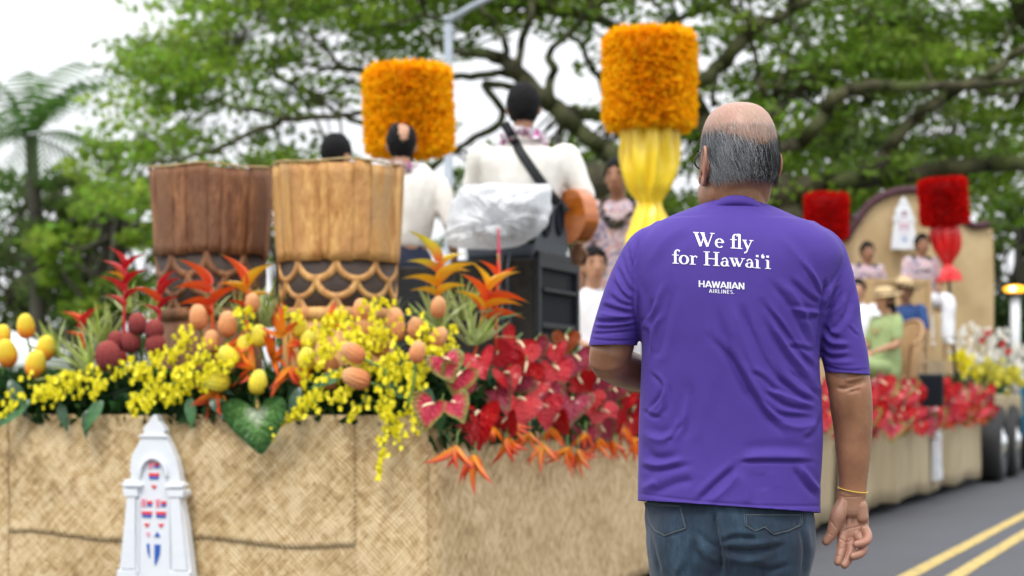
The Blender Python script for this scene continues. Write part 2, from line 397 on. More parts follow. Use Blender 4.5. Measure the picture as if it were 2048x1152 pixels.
# upper crown over the frame so that the light under it is right and it goes on past the picture
r_ = np.random.default_rng(5)
for _ in range(420):
    px = r_.uniform(330,1500); py = r_.uniform(-420,-5); d = r_.uniform(29,39)
    if px < 330+(-py)*.5: continue
    rr = r_.uniform(.4,.9); C.append(np.array(P(px,py,d))); R_.append((rr*1.6,rr*1.4,rr*.4)); K_.append(rr*rr*200)
leaves('crown', C, R_, K_, .075, GR, t1); twigs(C, p1, t1)
C,R_,K_ = clumps(1408, 2048, (29.5,35), 2, 1.0, 420, 12)
C2,R2,K2 = clumps(1472, 2048, (34,39), 2, .35, 420, 13)
for _ in range(300):
    px = r_.uniform(1400,2450); py = r_.uniform(-420,-5); d = r_.uniform(29,39); rr = r_.uniform(.4,.9)
    C.append(np.array(P(px,py,d))); R_.append((rr*1.6,rr*1.4,rr*.4)); K_.append(rr*rr*200)
for _ in range(110):
    px = r_.uniform(2048,2500); py = r_.uniform(0,400); d = r_.uniform(30,36); rr = r_.uniform(.4,.8)
    C.append(np.array(P(px,py,d))); R_.append((rr*1.6,rr*1.4,rr*.4)); K_.append(rr*rr*250)
leaves('crown', C+C2, R_+R2, K_+K2, .075, GR, t2); twigs(C, p2, t2)
reparent_keep(t1); reparent_keep(t2)
# trees standing farther off, each with its own trunk and crown
def far_tree(px, d, top, bot, w, n, cols, label, lsize=.12, seed=0, dense=1.0, group=None, name='tree'):
    base = P(px,800,d); base.z = 0; o = empty(name, base, label, 'tree', group)
    r = np.random.default_rng(seed+100); zt = CAMZ-(top-800)*d/F; zb = CAMZ-(bot-800)*d/F; hw = w*d/F/2
    ctr = np.array([0,0,(zt+zb)/2]); C=[];R2=[];K2=[]; mb = MB()
    tp = cr([(0,0,0),(.1,0,zb*.6),(-.1,.1,zb),(0,0,(zt+zb)/2),(.1,0,zt*.95)],4); mb.tube(tp, np.linspace(hw*.09+.08,.03,len(tp)), None, 8)
    for i in range(n):
        a = r.uniform(0,2*PI); q = r.random()**.5; z = r.uniform(-1,1); q *= math.sqrt(max(.1,1-z*z*.8))
        c = np.array([math.cos(a)*q*hw, math.sin(a)*q*hw*.6, ctr[2]+z*(zt-zb)/2]); rr = hw*r.uniform(.12,.26)
        C.append(c); R2.append((rr*1.2,rr*1.2,rr*.7)); K2.append(46*dense)
        j = min(len(tp)-1, int(len(tp)*.45+r.random()*len(tp)*.5)); mb.tube([tp[j], (tp[j]+c)/2+np.array([0,0,-.1]), c], [.06,.04,.015], None, 5)
    mb.obj('trunk', barkd, o); leaves('crown', C, R2, K2, lsize, cols, o, flat=.2); return o
OL = [(.11,.16,.04),(.13,.19,.05),(.09,.14,.035),(.15,.20,.07)]
far_tree(150,40,350,660,340,50,DK,'dark foliage tree low behind the left heliconias',.12,31)
far_tree(230,38,300,640,330,46,GR,'lower green tree on the left behind the darker drum',.12,1)
far_tree(60,44,340,660,300,52,OL,'thin green tree at the left edge below the palm',.12,2)
far_tree(400,52,330,620,240,32,GR,'pale green tree showing between the darker drum and the left heliconias',.12,3,.7)
far_tree(700,60,300,600,260,26,DK,'distant tree glimpsed behind the balding musician',.14,4,.8)
far_tree(960,55,330,640,200,26,DK,'distant dark tree behind the guitarist in the white shirt',.14,5,.8)
far_tree(1230,48,330,700,260,60,DK,'dark tree directly behind the young man beside the yellow satin',.13,6,1.1)
far_tree(1480,50,200,700,300,85,DK,'dense dark tree behind the head of the man in purple',.13,7,1.1)
far_tree(1690,46,230,700,330,95,DK,'dense tree filling the gap left of the tan arched backdrop',.13,8,1.0)
far_tree(1900,52,200,640,320,70,[(.10,.11,.07),(.12,.12,.09),(.075,.10,.04)],'greyish thin leaved tree above the taller red standard',.13,9,.7)
far_tree(2040,48,380,760,200,55,DK,'dark tree at the right edge behind the amber lamp',.13,10)
far_tree(1310,62,420,760,260,50,DK,'farthest dark tree seen low beneath the yellow satin',.15,12)
# leafy hedges standing along the park
def bush(px, d, top, w, label, n=40, cols=DK, seed=0, bot=800):
    base = P(px,800,d); base.z = 0; o = empty('bush', base, label, 'bush'); r = np.random.default_rng(seed+50); zt = CAMZ-(top-800)*d/F; hw = w*d/F/2
    C=[(r.uniform(-hw,hw), r.uniform(-.8,.8), r.uniform(.1,zt*.92)) for _ in range(n)]
    leaves('foliage', C, [(.4,.4,.32)]*n, [110]*n, .09, cols, o, flat=.1)
    mb = MB()
    for c in C[::4]: mb.tube([(c[0]*.5,c[1]*.5,0),(c[0]*.8,c[1]*.8,c[2]*.5),c],[.03,.02,.01],None,5)
    mb.obj('stems', barkd, o)
BG = [(.04,.10,.015),(.05,.13,.02),(.035,.08,.015),(.07,.15,.03)]
bush(1960,33,565,190,'bright green bush right of the backdrop below the tall red standard',75,BG,1)
bush(1560,36,600,500,'long dark bush behind the middle of the float',90,DK,2)
bush(1180,38,600,260,'dark bush behind the young man in the patterned shirt',45,DK,3)
bush(860,40,610,300,'low bush behind the speaker stack and the balding musician',45,DK,4)
bush(420,42,630,380,'low hedge behind the two carved drums',26,DK,5)
bush(80,46,640,260,'low bush at the far left behind the tropical flowers',16,DK,6)
# palm
def palm(px, d, top, label, seed):
    base = P(px,800,d); base.z = 0; h = CAMZ-(top-800)*d/F; o = empty('palm_tree', base, label, 'palm tree'); r = random.Random(seed)
    MB().tube(cr([(0,0,0),(.15,0,h*.5),(0,0,h)],5), np.linspace(.2,.13,11), None, 8).obj('trunk', barkd, o)
    for k in range(22):
        a = 2*PI*k/22+r.uniform(-.1,.1); el = r.uniform(-.3,1.25); Lf = r.uniform(2.0,2.8); V=[];Q=[];n=16; prev=np.array([0,0,h]); T=[]
        for i in range(n):
            t = i/(n-1); e = el-1.7*t*t; pt = prev+np.array([math.cos(a)*math.cos(e), math.sin(a)*math.cos(e), math.sin(e)])*Lf/n
            dr = (pt-prev)/np.linalg.norm(pt-prev); sdv = np.cross(dr,(0,0,1.)); sdv /= np.linalg.norm(sdv)+1e-6
            ll = .55*math.sin(PI*min(1,t*.9+.1))+.05
            for sg in (-1,1):
                tip = pt+sdv*sg*ll*.8+dr*ll*.5+np.array([0,0,-ll*.45]); b0 = pt-dr*.045; b1 = pt+dr*.045; j=len(V)
                V += [b0,b1,tip+dr*.01,tip-dr*.01]; Q.append((j,j+1,j+2,j+3)); T.append(np.array((.075,.16,.03))*r.uniform(.7,1.3))
            prev = pt
        link('frond', np_mesh('frond', V, Q, np.array(T), leafm), None, o)
far_tree(560,50,300,620,150,26,GR,'thin pale tree showing in the gap between the two drums',.12,21,.8)
palm(62,40,270,'tall coconut palm at the far left edge under the white sky',1)
# distant low building and white awning at the far left
wallm = pm('grey_wall', (.33,.35,.36), (.42,.43,.44), sc=2, rough=.8); roofm = pm('grey_roof', (.22,.24,.25), (.28,.3,.31), sc=4, rough=.7)
whitem = pm('white_canvas', (.78,.79,.8), (.84,.85,.86), sc=3, rough=.7); glassm = pm('dark_glass', (.05,.06,.07), rough=.15)
c = P(70,800,60); o = empty('low_building', (c.x,c.y,0), 'low grey building with a flat roof at the far left behind the trees', 'building')
w = 4.2; MB().box((0,0,1.55),(w,4,3.1)).obj('wall', wallm, o, False); MB().box((0,0,3.2),(w+.5,4.5,.2)).obj('roof', roofm, o, False)
for k in range(4):
    MB().box((-1.5+k*1.0,-2.03,1.9),(.7,.05,1.1)).obj('window', glassm, o, False)
c = P(30,800,30); o = empty('canopy_tent', (c.x-.35,c.y,0), 'white canopy tent with a peaked roof at the left edge of the street', 'tent'); o.scale=(.8,.8,.92)
mb = MB(); mb.add([(-1.2,-1.2,2.0),(1.2,-1.2,2.0),(1.2,1.2,2.0),(-1.2,1.2,2.0),(0,0,2.45),(-1.2,-1.2,1.75),(1.2,-1.2,1.75),(1.2,1.2,1.75),(-1.2,1.2,1.75)],
   [(0,1,4),(1,2,4),(2,3,4),(3,0,4),(0,5,6,1),(1,6,7,2),(2,7,8,3),(3,8,5,0)]); mb.obj('canopy', whitem, o, False)
for a in (-1.15,1.15):
    for b in (-1.15,1.15): MB().tube([(a,b,0),(a,b,1.95)],.025,None,8).obj('leg', pm('tent_pole',(.6,.6,.6),rough=.4) if 'tent_pole' not in bpy.data.materials else bpy.data.materials['tent_pole'], o)
# street light
galv = pm('galvanised_steel', (.27,.31,.36), (.34,.38,.43), sc=5, rough=.5)
b = P(897,800,22); o = empty('street_light', (b.x,b.y,0), 'tall grey street light pole with an arm reaching up to the right', 'street light')
zt = CAMZ+(800-38)*22/F
MB().tube([(0,0,0),(0,0,.3),(0,0,zt)], [.1,.052,.047], None, 14).obj('pole', galv, o)
MB().tube([(0,0,.0),(0,0,.06)], .16, None, 14).obj('base_plate', galv, o)
ax = (985-897)*22/F
MB().tube([(0,0,zt-.03),(ax*.5,0,zt+.13),(ax*1.1,0,zt+.27),(ax*2.6,0,zt+.72)], [.045,.036,.034,.03], None, 12).obj('arm', galv, o)
MB().tube([(0,0,zt-.04),(0,0,zt+.03)], .058, None, 14).obj('cap', galv, o)
lm = MB().add(*ellipsoid((ax*2.6+.25,0,zt+.72),(.34,.13,.07))); lm.obj('lamp_head', galv, o)
# ---------------------------------------------------------------- the float: trailer bed wrapped in woven mats
def mat_weave():
    m, t, b = nm('woven_lauhala'); N = t.nodes.new; K = t.links.new
    tc = N('ShaderNodeTexCoord'); mp = N('ShaderNodeMapping'); K(tc.outputs['UV'], mp.inputs['Vector'])
    # slight waviness
    nz = N('ShaderNodeTexNoise'); nz.inputs['Scale'].default_value = 5; K(mp.outputs[0], nz.inputs['Vector'])
    mv = N('ShaderNodeVectorMath'); mv.operation = 'MULTIPLY_ADD'; mv.inputs[1].default_value = (.02,.02,0); K(nz.outputs['Color'], mv.inputs[0]); K(mp.outputs[0], mv.inputs[2])
    def math_(op, a, bb=None):
        n = N('ShaderNodeMath'); n.operation = op
        if isinstance(a,(int,float)): n.inputs[0].default_value = a
        else: K(a, n.inputs[0])
        if bb is not None:
            if isinstance(bb,(int,float)): n.inputs[1].default_value = bb
            else: K(bb, n.inputs[1])
        return n.outputs[0]
    sp = N('ShaderNodeSeparateXYZ'); K(mv.outputs[0], sp.inputs[0]); u, v = sp.outputs['X'], sp.outputs['Y']
    p = 2*PI/.024
    a = math_('SINE', math_('MULTIPLY', u, p)); c = math_('SINE', math_('MULTIPLY', v, p)); h1 = math_('MULTIPLY', a, c)
    d1 = math_('SINE', math_('MULTIPLY', math_('ADD', u, v), p)); d2 = math_('SINE', math_('MULTIPLY', math_('SUBTRACT', u, v), p))
    tw = math_('MULTIPLY', d1, math_('ADD', .6, math_('MULTIPLY', d2, .4)))
    tw2 = math_('MULTIPLY', d2, math_('ADD', .6, math_('MULTIPLY', d1, .4)))
    # lozenge layout of the weave directions
    q = 2*PI/.44
    g = math_('ADD', math_('SINE', math_('MULTIPLY', math_('ADD', u, v), q*.7)), math_('SINE', math_('MULTIPLY', math_('SUBTRACT', u, v), q*.7)))
    g1 = math_('GREATER_THAN', g, .55); g2 = math_('LESS_THAN', g, -.35)
    mx = N('ShaderNodeMix'); K(g1, mx.inputs[0]); K(tw, mx.inputs[2]); K(h1, mx.inputs[3])
    my = N('ShaderNodeMix'); K(g2, my.inputs[0]); K(mx.outputs[0], my.inputs[2]); K(tw2, my.inputs[3]); h = my.outputs[0]
    # every plaited strip has its own straw colour
    w1 = N('ShaderNodeTexNoise'); w1.inputs['Scale'].default_value = 1; w1.inputs['Detail'].default_value = 2
    ms = N('ShaderNodeMapping'); ms.inputs['Rotation'].default_value = (0,0,PI/4); ms.inputs['Scale'].default_value = (9,75,1); cA = N('ShaderNodeCombineXYZ'); K(math_('MULTIPLY', math_('ADD', u, v), 5.), cA.inputs[0]); K(math_('MULTIPLY', math_('SUBTRACT', u, v), 38.), cA.inputs[1]); K(cA.outputs[0], w1.inputs['Vector'])
    w2 = N('ShaderNodeTexNoise'); w2.inputs['Scale'].default_value = 1
    m2 = N('ShaderNodeMapping'); m2.inputs['Rotation'].default_value = (0,0,-PI/4); m2.inputs['Scale'].default_value = (7,65,1); cB = N('ShaderNodeCombineXYZ'); K(math_('MULTIPLY', math_('ADD', u, v), 38.), cB.inputs[0]); K(math_('MULTIPLY', math_('SUBTRACT', u, v), 5.), cB.inputs[1]); K(cB.outputs[0], w2.inputs['Vector'])
    cell = N('ShaderNodeTexVoronoi'); cell.inputs['Scale'].default_value = 34; K(mv.outputs[0], cell.inputs['Vector'])
    sc = N('ShaderNodeSeparateColor'); K(cell.outputs['Color'], sc.inputs[0])
    bigz = N('ShaderNodeTexNoise'); bigz.inputs['Scale'].default_value = 3.2; bigz.inputs['Detail'].default_value = 3; K(tc.outputs['UV'], bigz.inputs['Vector'])
    s = math_('ADD', math_('MULTIPLY', w1.outputs['Fac'], .6), math_('MULTIPLY', w2.outputs['Fac'], .5))
    s = math_('ADD', s, math_('MULTIPLY', sc.outputs[0], .22)); s = math_('ADD', s, math_('MULTIPLY', bigz.outputs['Fac'], .38)); s = math_('ADD', s, math_('MULTIPLY', h, .11))  # weave height tints it too: shade of the gaps put into the colour
    r = N('ShaderNodeValToRGB'); e = r.color_ramp.elements; e[0].position = .50; e[0].color = (.22,.14,.06,1); e[1].position = 1.12 if False else 1.0; e[1].color = (.72,.55,.32,1)
    x = e.new(.76); x.color = (.50,.335,.15,1); K(s, r.inputs[0]); K(r.outputs[0], b.inputs['Base Color'])
    b.inputs['Roughness'].default_value = .55; b.inputs['Specular IOR Level'].default_value = .35
    bp = N('ShaderNodeBump'); bp.inputs['Strength'].default_value = .7; bp.inputs['Distance'].default_value = .003; K(h, bp.inputs['Height']); K(bp.outputs[0], b.inputs['Normal'])
    return m
weave = mat_weave()
cloth = pm('burlap_cloth', (.40,.32,.19), (.50,.41,.26), sc=3, rough=.8, bump=.3, bsc=500, stretch=(1,1,.5), c3=(.36,.28,.16), sc3=1.2)
black = pm('black_frame', (.015,.015,.016), rough=.6)
rubber = pm('rubber', (.02,.02,.021), (.03,.03,.03), sc=30, rough=.7, bump=.3, bsc=60)
chrome = pm('chrome', (.92,.93,.95), rough=.22, metal=1)
FW, FLN = 2.62, 18.9
fl = empty('parade_float', FL(FLN/2, -FW/2, 0), 'long flatbed parade float wrapped in woven mats and burlap', 'parade float')
fl.location.z = 0
ply = pm('plywood', (.35,.25,.14), (.45,.33,.2), sc=6, rough=.7)
def quadbox(s0, s1, v0, v1, z0, z1):
    V = [FL(s,v,z) for z in (z0,z1) for s,v in ((s0,v0),(s1,v0),(s1,v1),(s0,v1))]
    return V, [(3,2,1,0),(4,5,6,7),(0,1,5,4),(1,2,6,5),(2,3,7,6),(3,0,4,7)]
MB().add(*quadbox(.04, FLN-.04, -FW+.04, -.04, DECK-.1, DECK-.02)).obj('deck', ply, fl, False)
fr = MB()
for v in (-.75,-1.85): fr.add(*quadbox(.5, FLN-.4, v-.08, v+.08, .62, DECK-.102))
for k in range(9): fr.add(*quadbox(.8+k*2.1, .95+k*2.1, -FW+.2, -.2, .78, DECK-.104))
fr.obj('chassis', black, fl, False)
def wheel(parent, s, v, r=.5, w=.28, hub=chrome, z=None):
    c = FL(s, v, r if z is None else z); ax = np.array((vx,vy,0)); 
    prof = [(-w/2,r*.6),(-w/2,r*.9),(-w*.36,r*.985),(-w*.12,r),(w*.12,r),(w*.36,r*.985),(w/2,r*.9),(w/2+.005,r*.62),(w*.40,r*.56)]
    pts = np.array([np.array(c)+ax*a for a,_ in prof]); n=28; V=[];  upv = np.array((0,0,1.)); sd = np.array((ux,uy,0))
    for (a,rr) in prof:
        for j in range(n): th=2*PI*j/n; V.append(np.array(c)+ax*a+(sd*math.cos(th)+upv*math.sin(th))*rr)
    Fc=[(i*n+j,i*n+(j+1)%n,(i+1)*n+(j+1)%n,(i+1)*n+j) for i in range(len(prof)-1) for j in range(n)]
    t = MB().add(V,Fc).obj('tyre', rubber, parent)
    prof = [(-w*.45,r*.59),(w*.45,r*.59),(w*.40,r*.54),(w*.44,r*.42),(w*.50,r*.25),(w*.56,r*.18),(w*.58,r*.10),(w*.59,.004)]; V=[]
    for (a,rr) in prof:
        for j in range(n): th=2*PI*j/n; V.append(np.array(c)+ax*a+(sd*math.cos(th)+upv*math.sin(th))*rr)
    Fc=[(i*n+j,i*n+(j+1)%n,(i+1)*n+(j+1)%n,(i+1)*n+j) for i in range(len(prof)-1) for j in range(n)]
    MB().add(V,Fc).obj('rim', hub, t)
for s in (6.6, 7.9): 
    for v in (-.45,-2.17): wheel(fl, s, v, .42)
# skirts ------------------------------------------------------------
def uvgrid(me, UV):
    l = me.uv_layers.new(name='UVMap'); idx = np.empty(len(me.loops), np.int32); me.loops.foreach_get('vertex_index', idx)
    l.data.foreach_set('uv', np.asarray(UV)[idx].ravel())
def skirt(name, fn, u0, u1, z0f, z1, nu, nv, mat, uoff=0, label=None, parent=None, th=.006):
    V=[];UV=[]
    for i in range(nu+1):
        u = u0+(u1-u0)*i/nu; zb = z0f(u) if callable(z0f) else z0f; zt = z1(u) if callable(z1) else z1
        for j in range(nv+1):
            z = zb+(zt-zb)*j/nv; V.append(fn(u,z)); UV.append((u+uoff,z))
    Fc=[(i*(nv+1)+j,(i+1)*(nv+1)+j,(i+1)*(nv+1)+j+1,i*(nv+1)+j+1) for i in range(nu) for j in range(nv)]
    me = mesh(name,V,Fc,True,mat); uvgrid(me,UV); o = link(name,me,None,parent if parent else fl)
    s = o.modifiers.new('thickness','SOLIDIFY'); s.thickness = th; s.offset = 0
    if label: o['label'] = label
    return o
def nz(x,y,sc=1,seed=0): return noise.noise(Vector((x*sc,y*sc,seed)))
RC = .10
def edge(u, off, z):      # u<0: distance along the front face leftwards; u>0: along the side; rounded corner
    w = off+.012*nz(u,z,3,1)+.006*nz(u,z,9,2)
    if u < -RC: p = FL(0, u, z); return Vector((p.x-ux*w, p.y-uy*w, z))
    if u > RC: p = FL(u, 0, z); return Vector((p.x+vx*w, p.y+vy*w, z))
    th = (u+RC)/(2*RC)*PI/2; c = FL(RC,-RC,z); r = RC+w
    return Vector((c.x-ux*r*math.cos(th)+vx*r*math.sin(th), c.y-uy*r*math.cos(th)+vy*r*math.sin(th), z))
TOP = 1.035
skirt('mat_panel', lambda u,z: edge(u,.0,z), -FW, 4.4, lambda u: .09+.008*math.sin(u*4), TOP, 150, 16, weave)
# overlapping upper mat on the front: right edge at px 712, left edge at px 30, lower edge slightly sagging
def upx(px): r=(px-1024)/F; return -((CX-r*CY)/(vx-r*vy))
uL, uR = upx(20), upx(712)
zlow = lambda u: CAMZ-((1068+26*(u-uL)/(uR-uL)+6*math.sin(u*7))-800)*(CY+vy*u)/F
skirt('mat_panel', lambda u,z: edge(u,.0045+.002*(u-uL)/(uR-uL)+.003*max(0,1-abs(z-zlow(u))/.05),z), uL, uR, zlow, TOP, 60, 22, weave, 3.3, 'upper overlapping mat on the front of the float', None, .0035)
skirt('mat_panel', lambda u,z: edge(u,.006,z), -FW, uL-.004, lambda u:.16, TOP, 20, 16, weave, 5.1)
# drape fold across the upper mat, beside the hanging green leaf
# corner sheet
skirt('mat_panel', lambda u,z: edge(u,.007+.002*math.sin(z*9),z), uR+.005, -.02, lambda u: .12, TOP, 30, 22, weave, 9.7, 'mat piece between the seam and the float corner')
# far part of the side: plain gathered burlap
def gath(u,z):
    w = .02+.022*math.sin(u*9+2*math.sin(u*2.3))*(1-.45*(z/TOP))+.012*nz(u,z,2,5)
    p = FL(u,0,z); return Vector((p.x+vx*w,p.y+vy*w,z))
for k in range(5):
    a = 4.3+k*2.9; b = min(FLN, a+2.93)
    skirt('burlap_panel', gath, a, b, lambda u: .10+.02*math.sin(u*3), TOP, 70, 6, cloth)
# back and far side so the float is closed from every view
skirt('mat_panel', lambda u,z: FL(u,-FW,z), 0, FLN, .12, TOP, 20, 2, cloth)
# burlap covered box behind, over the wheels, carrying the white orchids
tb = empty('tow_truck', FL(20.6,-1.1,0), 'tow vehicle with bright chrome wheels and a burlap covered back at the right edge', 'truck'); tb.location.z = 0
def wrap_box(s0,s1,v0,v1,z0,z1,mat,name,parent):
    mb = MB(); 
    def side(fn,n):
        pass
    V=[];Fc=[];n=24
    loop=[]
    for k in range(n): t=k/n; loop.append((s0+(s1-s0)*t,v1))
    for k in range(8): t=k/8; loop.append((s1,v1+(v0-v1)*t))
    for k in range(n): t=k/n; loop.append((s1+(s0-s1)*t,v0))
    for k in range(8): t=k/8; loop.append((s0,v0+(v1-v0)*t))
    m=len(loop); cs,cv=(s0+s1)/2,(v0+v1)/2
    for j,z in enumerate((z0,(z0+z1)/2,z1-.03,z1)):
        for i,(s,v) in enumerate(loop):
            w=.02*math.sin(i*1.9)*(1-j*.28)-(.02 if j==3 else 0); p=FL(s+w*np.sign(s-cs),v+w*np.sign(v-cv),z); V.append(p)
    for j in range(3):
        for i in range(m): Fc.append((j*m+i,j*m+(i+1)%m,(j+1)*m+(i+1)%m,(j+1)*m+i))
    Fc.append(tuple(range(3*m,4*m))); mb.add(V,Fc); return mb.obj(name,mat,parent)
wrap_box(19.1,22.8,-2.5,.12,.86,1.18,cloth,'burlap_cover',tb)
MB().add(*quadbox(19.2,22.9,-2.2,-.3,.55,.82)).obj('chassis', black, tb, False)
for s in (19.55,21.35): wheel(tb, s, .02, .52,.42); wheel(tb, s, -2.4,.52,.42)
teal = pm('teal_paint', (.02,.16,.26), rough=.25, coat=.6); 
cb = MB().add(*quadbox(23.0,25.4,-2.3,.25,.55,1.32)); cb.obj('hood', teal, tb, False)
MB().add(*quadbox(25.42,26.4,-2.3,.25,.45,1.05)).obj('bumper', galv, tb, False)
wheel(tb,24.5,.12,.5,.3)
# chassis parts done; fix parent matrices
# amber warning lamp on a white post
b = FL(21.9,.18,0); o = empty('warning_light', (P(2030,800,28.2).x, 28.2, 1.18), 'glowing amber warning lamp on a white post at the right edge', 'warning light')
wp = pm('white_paint', (.75,.77,.79), rough=.35)
z1 = CAMZ+(800-592)*28.2/F-1.18
MB().tube([(0,0,0),(0,0,z1)], .07, None, 16).obj('post', wp, o)
MB().tube([(0,0,z1),(0,0,z1+.04)], .13, None, 20).obj('lamp_base', black, o)
am, t_, b_ = nm('amber_lens'); b_.inputs['Base Color'].default_value=(1,.45,.02,1); b_.inputs['Emission Color'].default_value=(1,.42,.02,1); b_.inputs['Emission Strength'].default_value=2.2
MB().add(*ellipsoid((0,0,z1+.095),(.17,.13,.058))).obj('amber_lens', am, o)
am2, t_, b_ = nm('bulb_glow'); b_.inputs['Emission Color'].default_value=(1,.85,.4,1); b_.inputs['Emission Strength'].default_value=5
MB().add(*ellipsoid((-.06,-.10,z1+.095),(.055,.05,.03))).obj('bulb', am2, o)

# ---------------------------------------------------------------- white tower emblems
foam = pm('white_foam', (.70,.73,.77), (.76,.78,.81), sc=3, rough=.45, bump=.15, bsc=30)
redp = pm('red_print', (.72,.03,.04), rough=.6); bluep = pm('blue_print', (.02,.10,.42), rough=.6); pinkp = pm('pink_print', (.72,.33,.42), rough=.6)
def prism(pts, y0, y1, name, mat, parent, bev=.0, smooth=False):
    n = len(pts); V = [(x,y0,z) for x,z in pts]+[(x,y1,z) for x,z in pts]
    Fc = [tuple(range(n)), tuple(range(2*n-1,n-1,-1))]+[(i,i+n,(i+1)%n+n,(i+1)%n) for i in range(n)]
    me = mesh(name,V,Fc,smooth,mat); o = link(name,me,None,parent)
    bm = bmesh.new(); bm.from_mesh(me); bmesh.ops.recalc_face_normals(bm, faces=bm.faces); bm.to_mesh(me); bm.free()
    if bev:
        b = o.modifiers.new('b','BEVEL'); b.width = bev; b.segments = 2; b.limit_method = 'ANGLE'
    return o
EM = dict(cx=330, top=828, bot=1152)
def emblem(name, M, label, sc, low=1192):
    # local frame: x right, y into the wall, z up; units: photo pixels * sc, z = 0 at px y 1152
    o = empty(name, (0,0,0), label, 'emblem', 'white tower emblems fixed along the skirt'); o.matrix_world = M
    q = lambda L: [((x-330)*sc, (1152-y)*sc) for x,y in L]
    sh = [(246,low),(246,1152),(250,1120),(262,1020),(268,992),(262,990),(258,985),(257,975),(262,972),(268,970),(258,965),(258,959),(274,957),(272,935),(276,910),(286,895),(304,865),(301,857),(307,850),(316,842),(320,833),(327,828),(333,831),(336,842),(344,850),(351,860),(349,867),(364,893),(376,918),(382,940),(386,962),(394,966),(394,971),(388,974),(399,978),(400,987),(394,993),(388,997),(397,1040),(406,1100),(413,1152),(413,low)]
    prism(q(sh), -.02, .03, 'tower_board', foam, o, .004)
    def bar(pts, d, nme): prism(q(pts), -.02-d, -.0195, nme, foam, o, .003)
    # cornice, capitals, columns, bases, crown
    bar([(256,965),(304,966),(304,973),(262,973)], .022, 'cornice'); bar([(356,968),(396,966),(396,973),(354,975)], .022, 'cornice')
    bar([(260,977),(294,977),(294,992),(264,992)], .02, 'capital'); bar([(360,977),(399,977),(396,992),(362,992)], .02, 'capital')
    bar([(269,993),(288,993),(288,1136),(254,1136)], .016, 'column'); bar([(366,993),(388,993),(404,1136),(372,1136)], .016, 'column')
    bar([(248,1138),(292,1138),(292,low-3),(247,low-3)], .022, 'column_base'); bar([(366,1138),(412,1138),(412,low-3),(366,low-3)], .022, 'column_base')
    bar([(291,1000),(296,1000),(293,low-3),(287,low-3)], .010, 'moulding'); bar([(361,1000),(365,1000),(366,low-3),(361,low-3)], .010, 'moulding')
    # arch ring
    ar=[]; 
    for k in range(21): a=PI*k/20; ar.append((327+34*math.cos(a), 950-40*math.sin(a)))
    inn=[]
    for k in range(21): a=PI*(20-k)/20; inn.append((327+27*math.cos(a), 952-33*math.sin(a)))
    V=[];n=len(ar)
    for (x,y),(x2,y2) in zip(ar,inn[::-1]):
        V+= [((x-330)*sc,-.0195,(1152-y)*sc),((x-330)*sc,-.036,(1152-y)*sc),((x2-330)*sc,-.036,(1152-y2)*sc),((x2-330)*sc,-.0195,(1152-y2)*sc)]
    Fc=[(4*i+j,4*i+(j+1)%4,4*(i+1)+(j+1)%4,4*(i+1)+j) for i in range(n-1) for j in range(4)]
    link('arch', mesh('arch',V,Fc,True,foam),None,o)
    bar([(296,868),(356,868),(360,874),(292,874)], .008, 'moulding')
    def pr(pts, mat, nme='print', d=.004): prism(q(pts), -.02-d, -.0195, nme, mat, o)
    def shield(x, y):       # flag shield: quartered top, stripes, pointed foot
        w=11.5
        pr([(x-w,y),(x-2,y),(x-2,y+16),(x-w,y+16)], pinkp); pr([(x-w+3,y+3),(x-w+5,y+3),(x-4,y+13),(x-6,y+13)], redp,'print',.005)
        pr([(x+1,y+4),(x+w+1,y+4),(x+w+1,y+10),(x+1,y+10)], redp); pr([(x+1,y+10.2),(x+w+1,y+10.2),(x+w,y+15),(x+1,y+15)], bluep)
        pr([(x-w,y+25),(x+w+1,y+25),(x+w,y+31),(x-w+1,y+31)], redp); pr([(x-w+1,y+31.2),(x+w,y+31.2),(x+w-1,y+37),(x-w+2,y+37)], bluep)
        pr([(x-6,y+49),(x+7,y+49),(x+1,y+57),(x,y+57)], redp)
    shield(327,920); shield(311,996); shield(343,996)
    # lower shield
    pr([(328,1071),(335,1061),(342,1071)], bluep); pr([(311,1085),(317,1085),(318,1114),(313,1102)], bluep)
    pr([(329,1086),(342,1086),(341,1104),(336,1118),(330,1128),(329,1122)], bluep)
    pr([(309,1062),(318,1062),(318,1072),(312,1070)], pinkp,'print',.003)
    return o
def wallM(u, off, z, front):
    p = edge(u, off, z)
    if front: X=Vector((vx,vy,0)); Y=Vector((ux,uy,0))
    else: X=Vector((ux,uy,0)); Y=Vector((-vx,-vy,0))
    M = Matrix((X,Y,Vector((0,0,1)))).transposed().to_4x4(); M.translation = p; return M
d0 = front_d(330); zb = CAMZ-352*d0/F
emblem('tower_emblem', wallM(upx(330), .062, zb, True), 'white tower emblem with red and blue shields on the front of the float', d0/F)
emblem('tower_emblem', wallM(3.75, .075, zb, False), 'white tower emblem on the float side hidden behind the man in purple', d0/F)
emblem('tower_emblem', wallM(8.96, .085, zb, False), 'narrow white tower emblem glimpsed just left of the man\'s hanging forearm', d0/F)
emblem('tower_emblem', wallM(14.25, .085, zb, False), 'white tower emblem on plain burlap right of the man\'s forearm', d0/F)

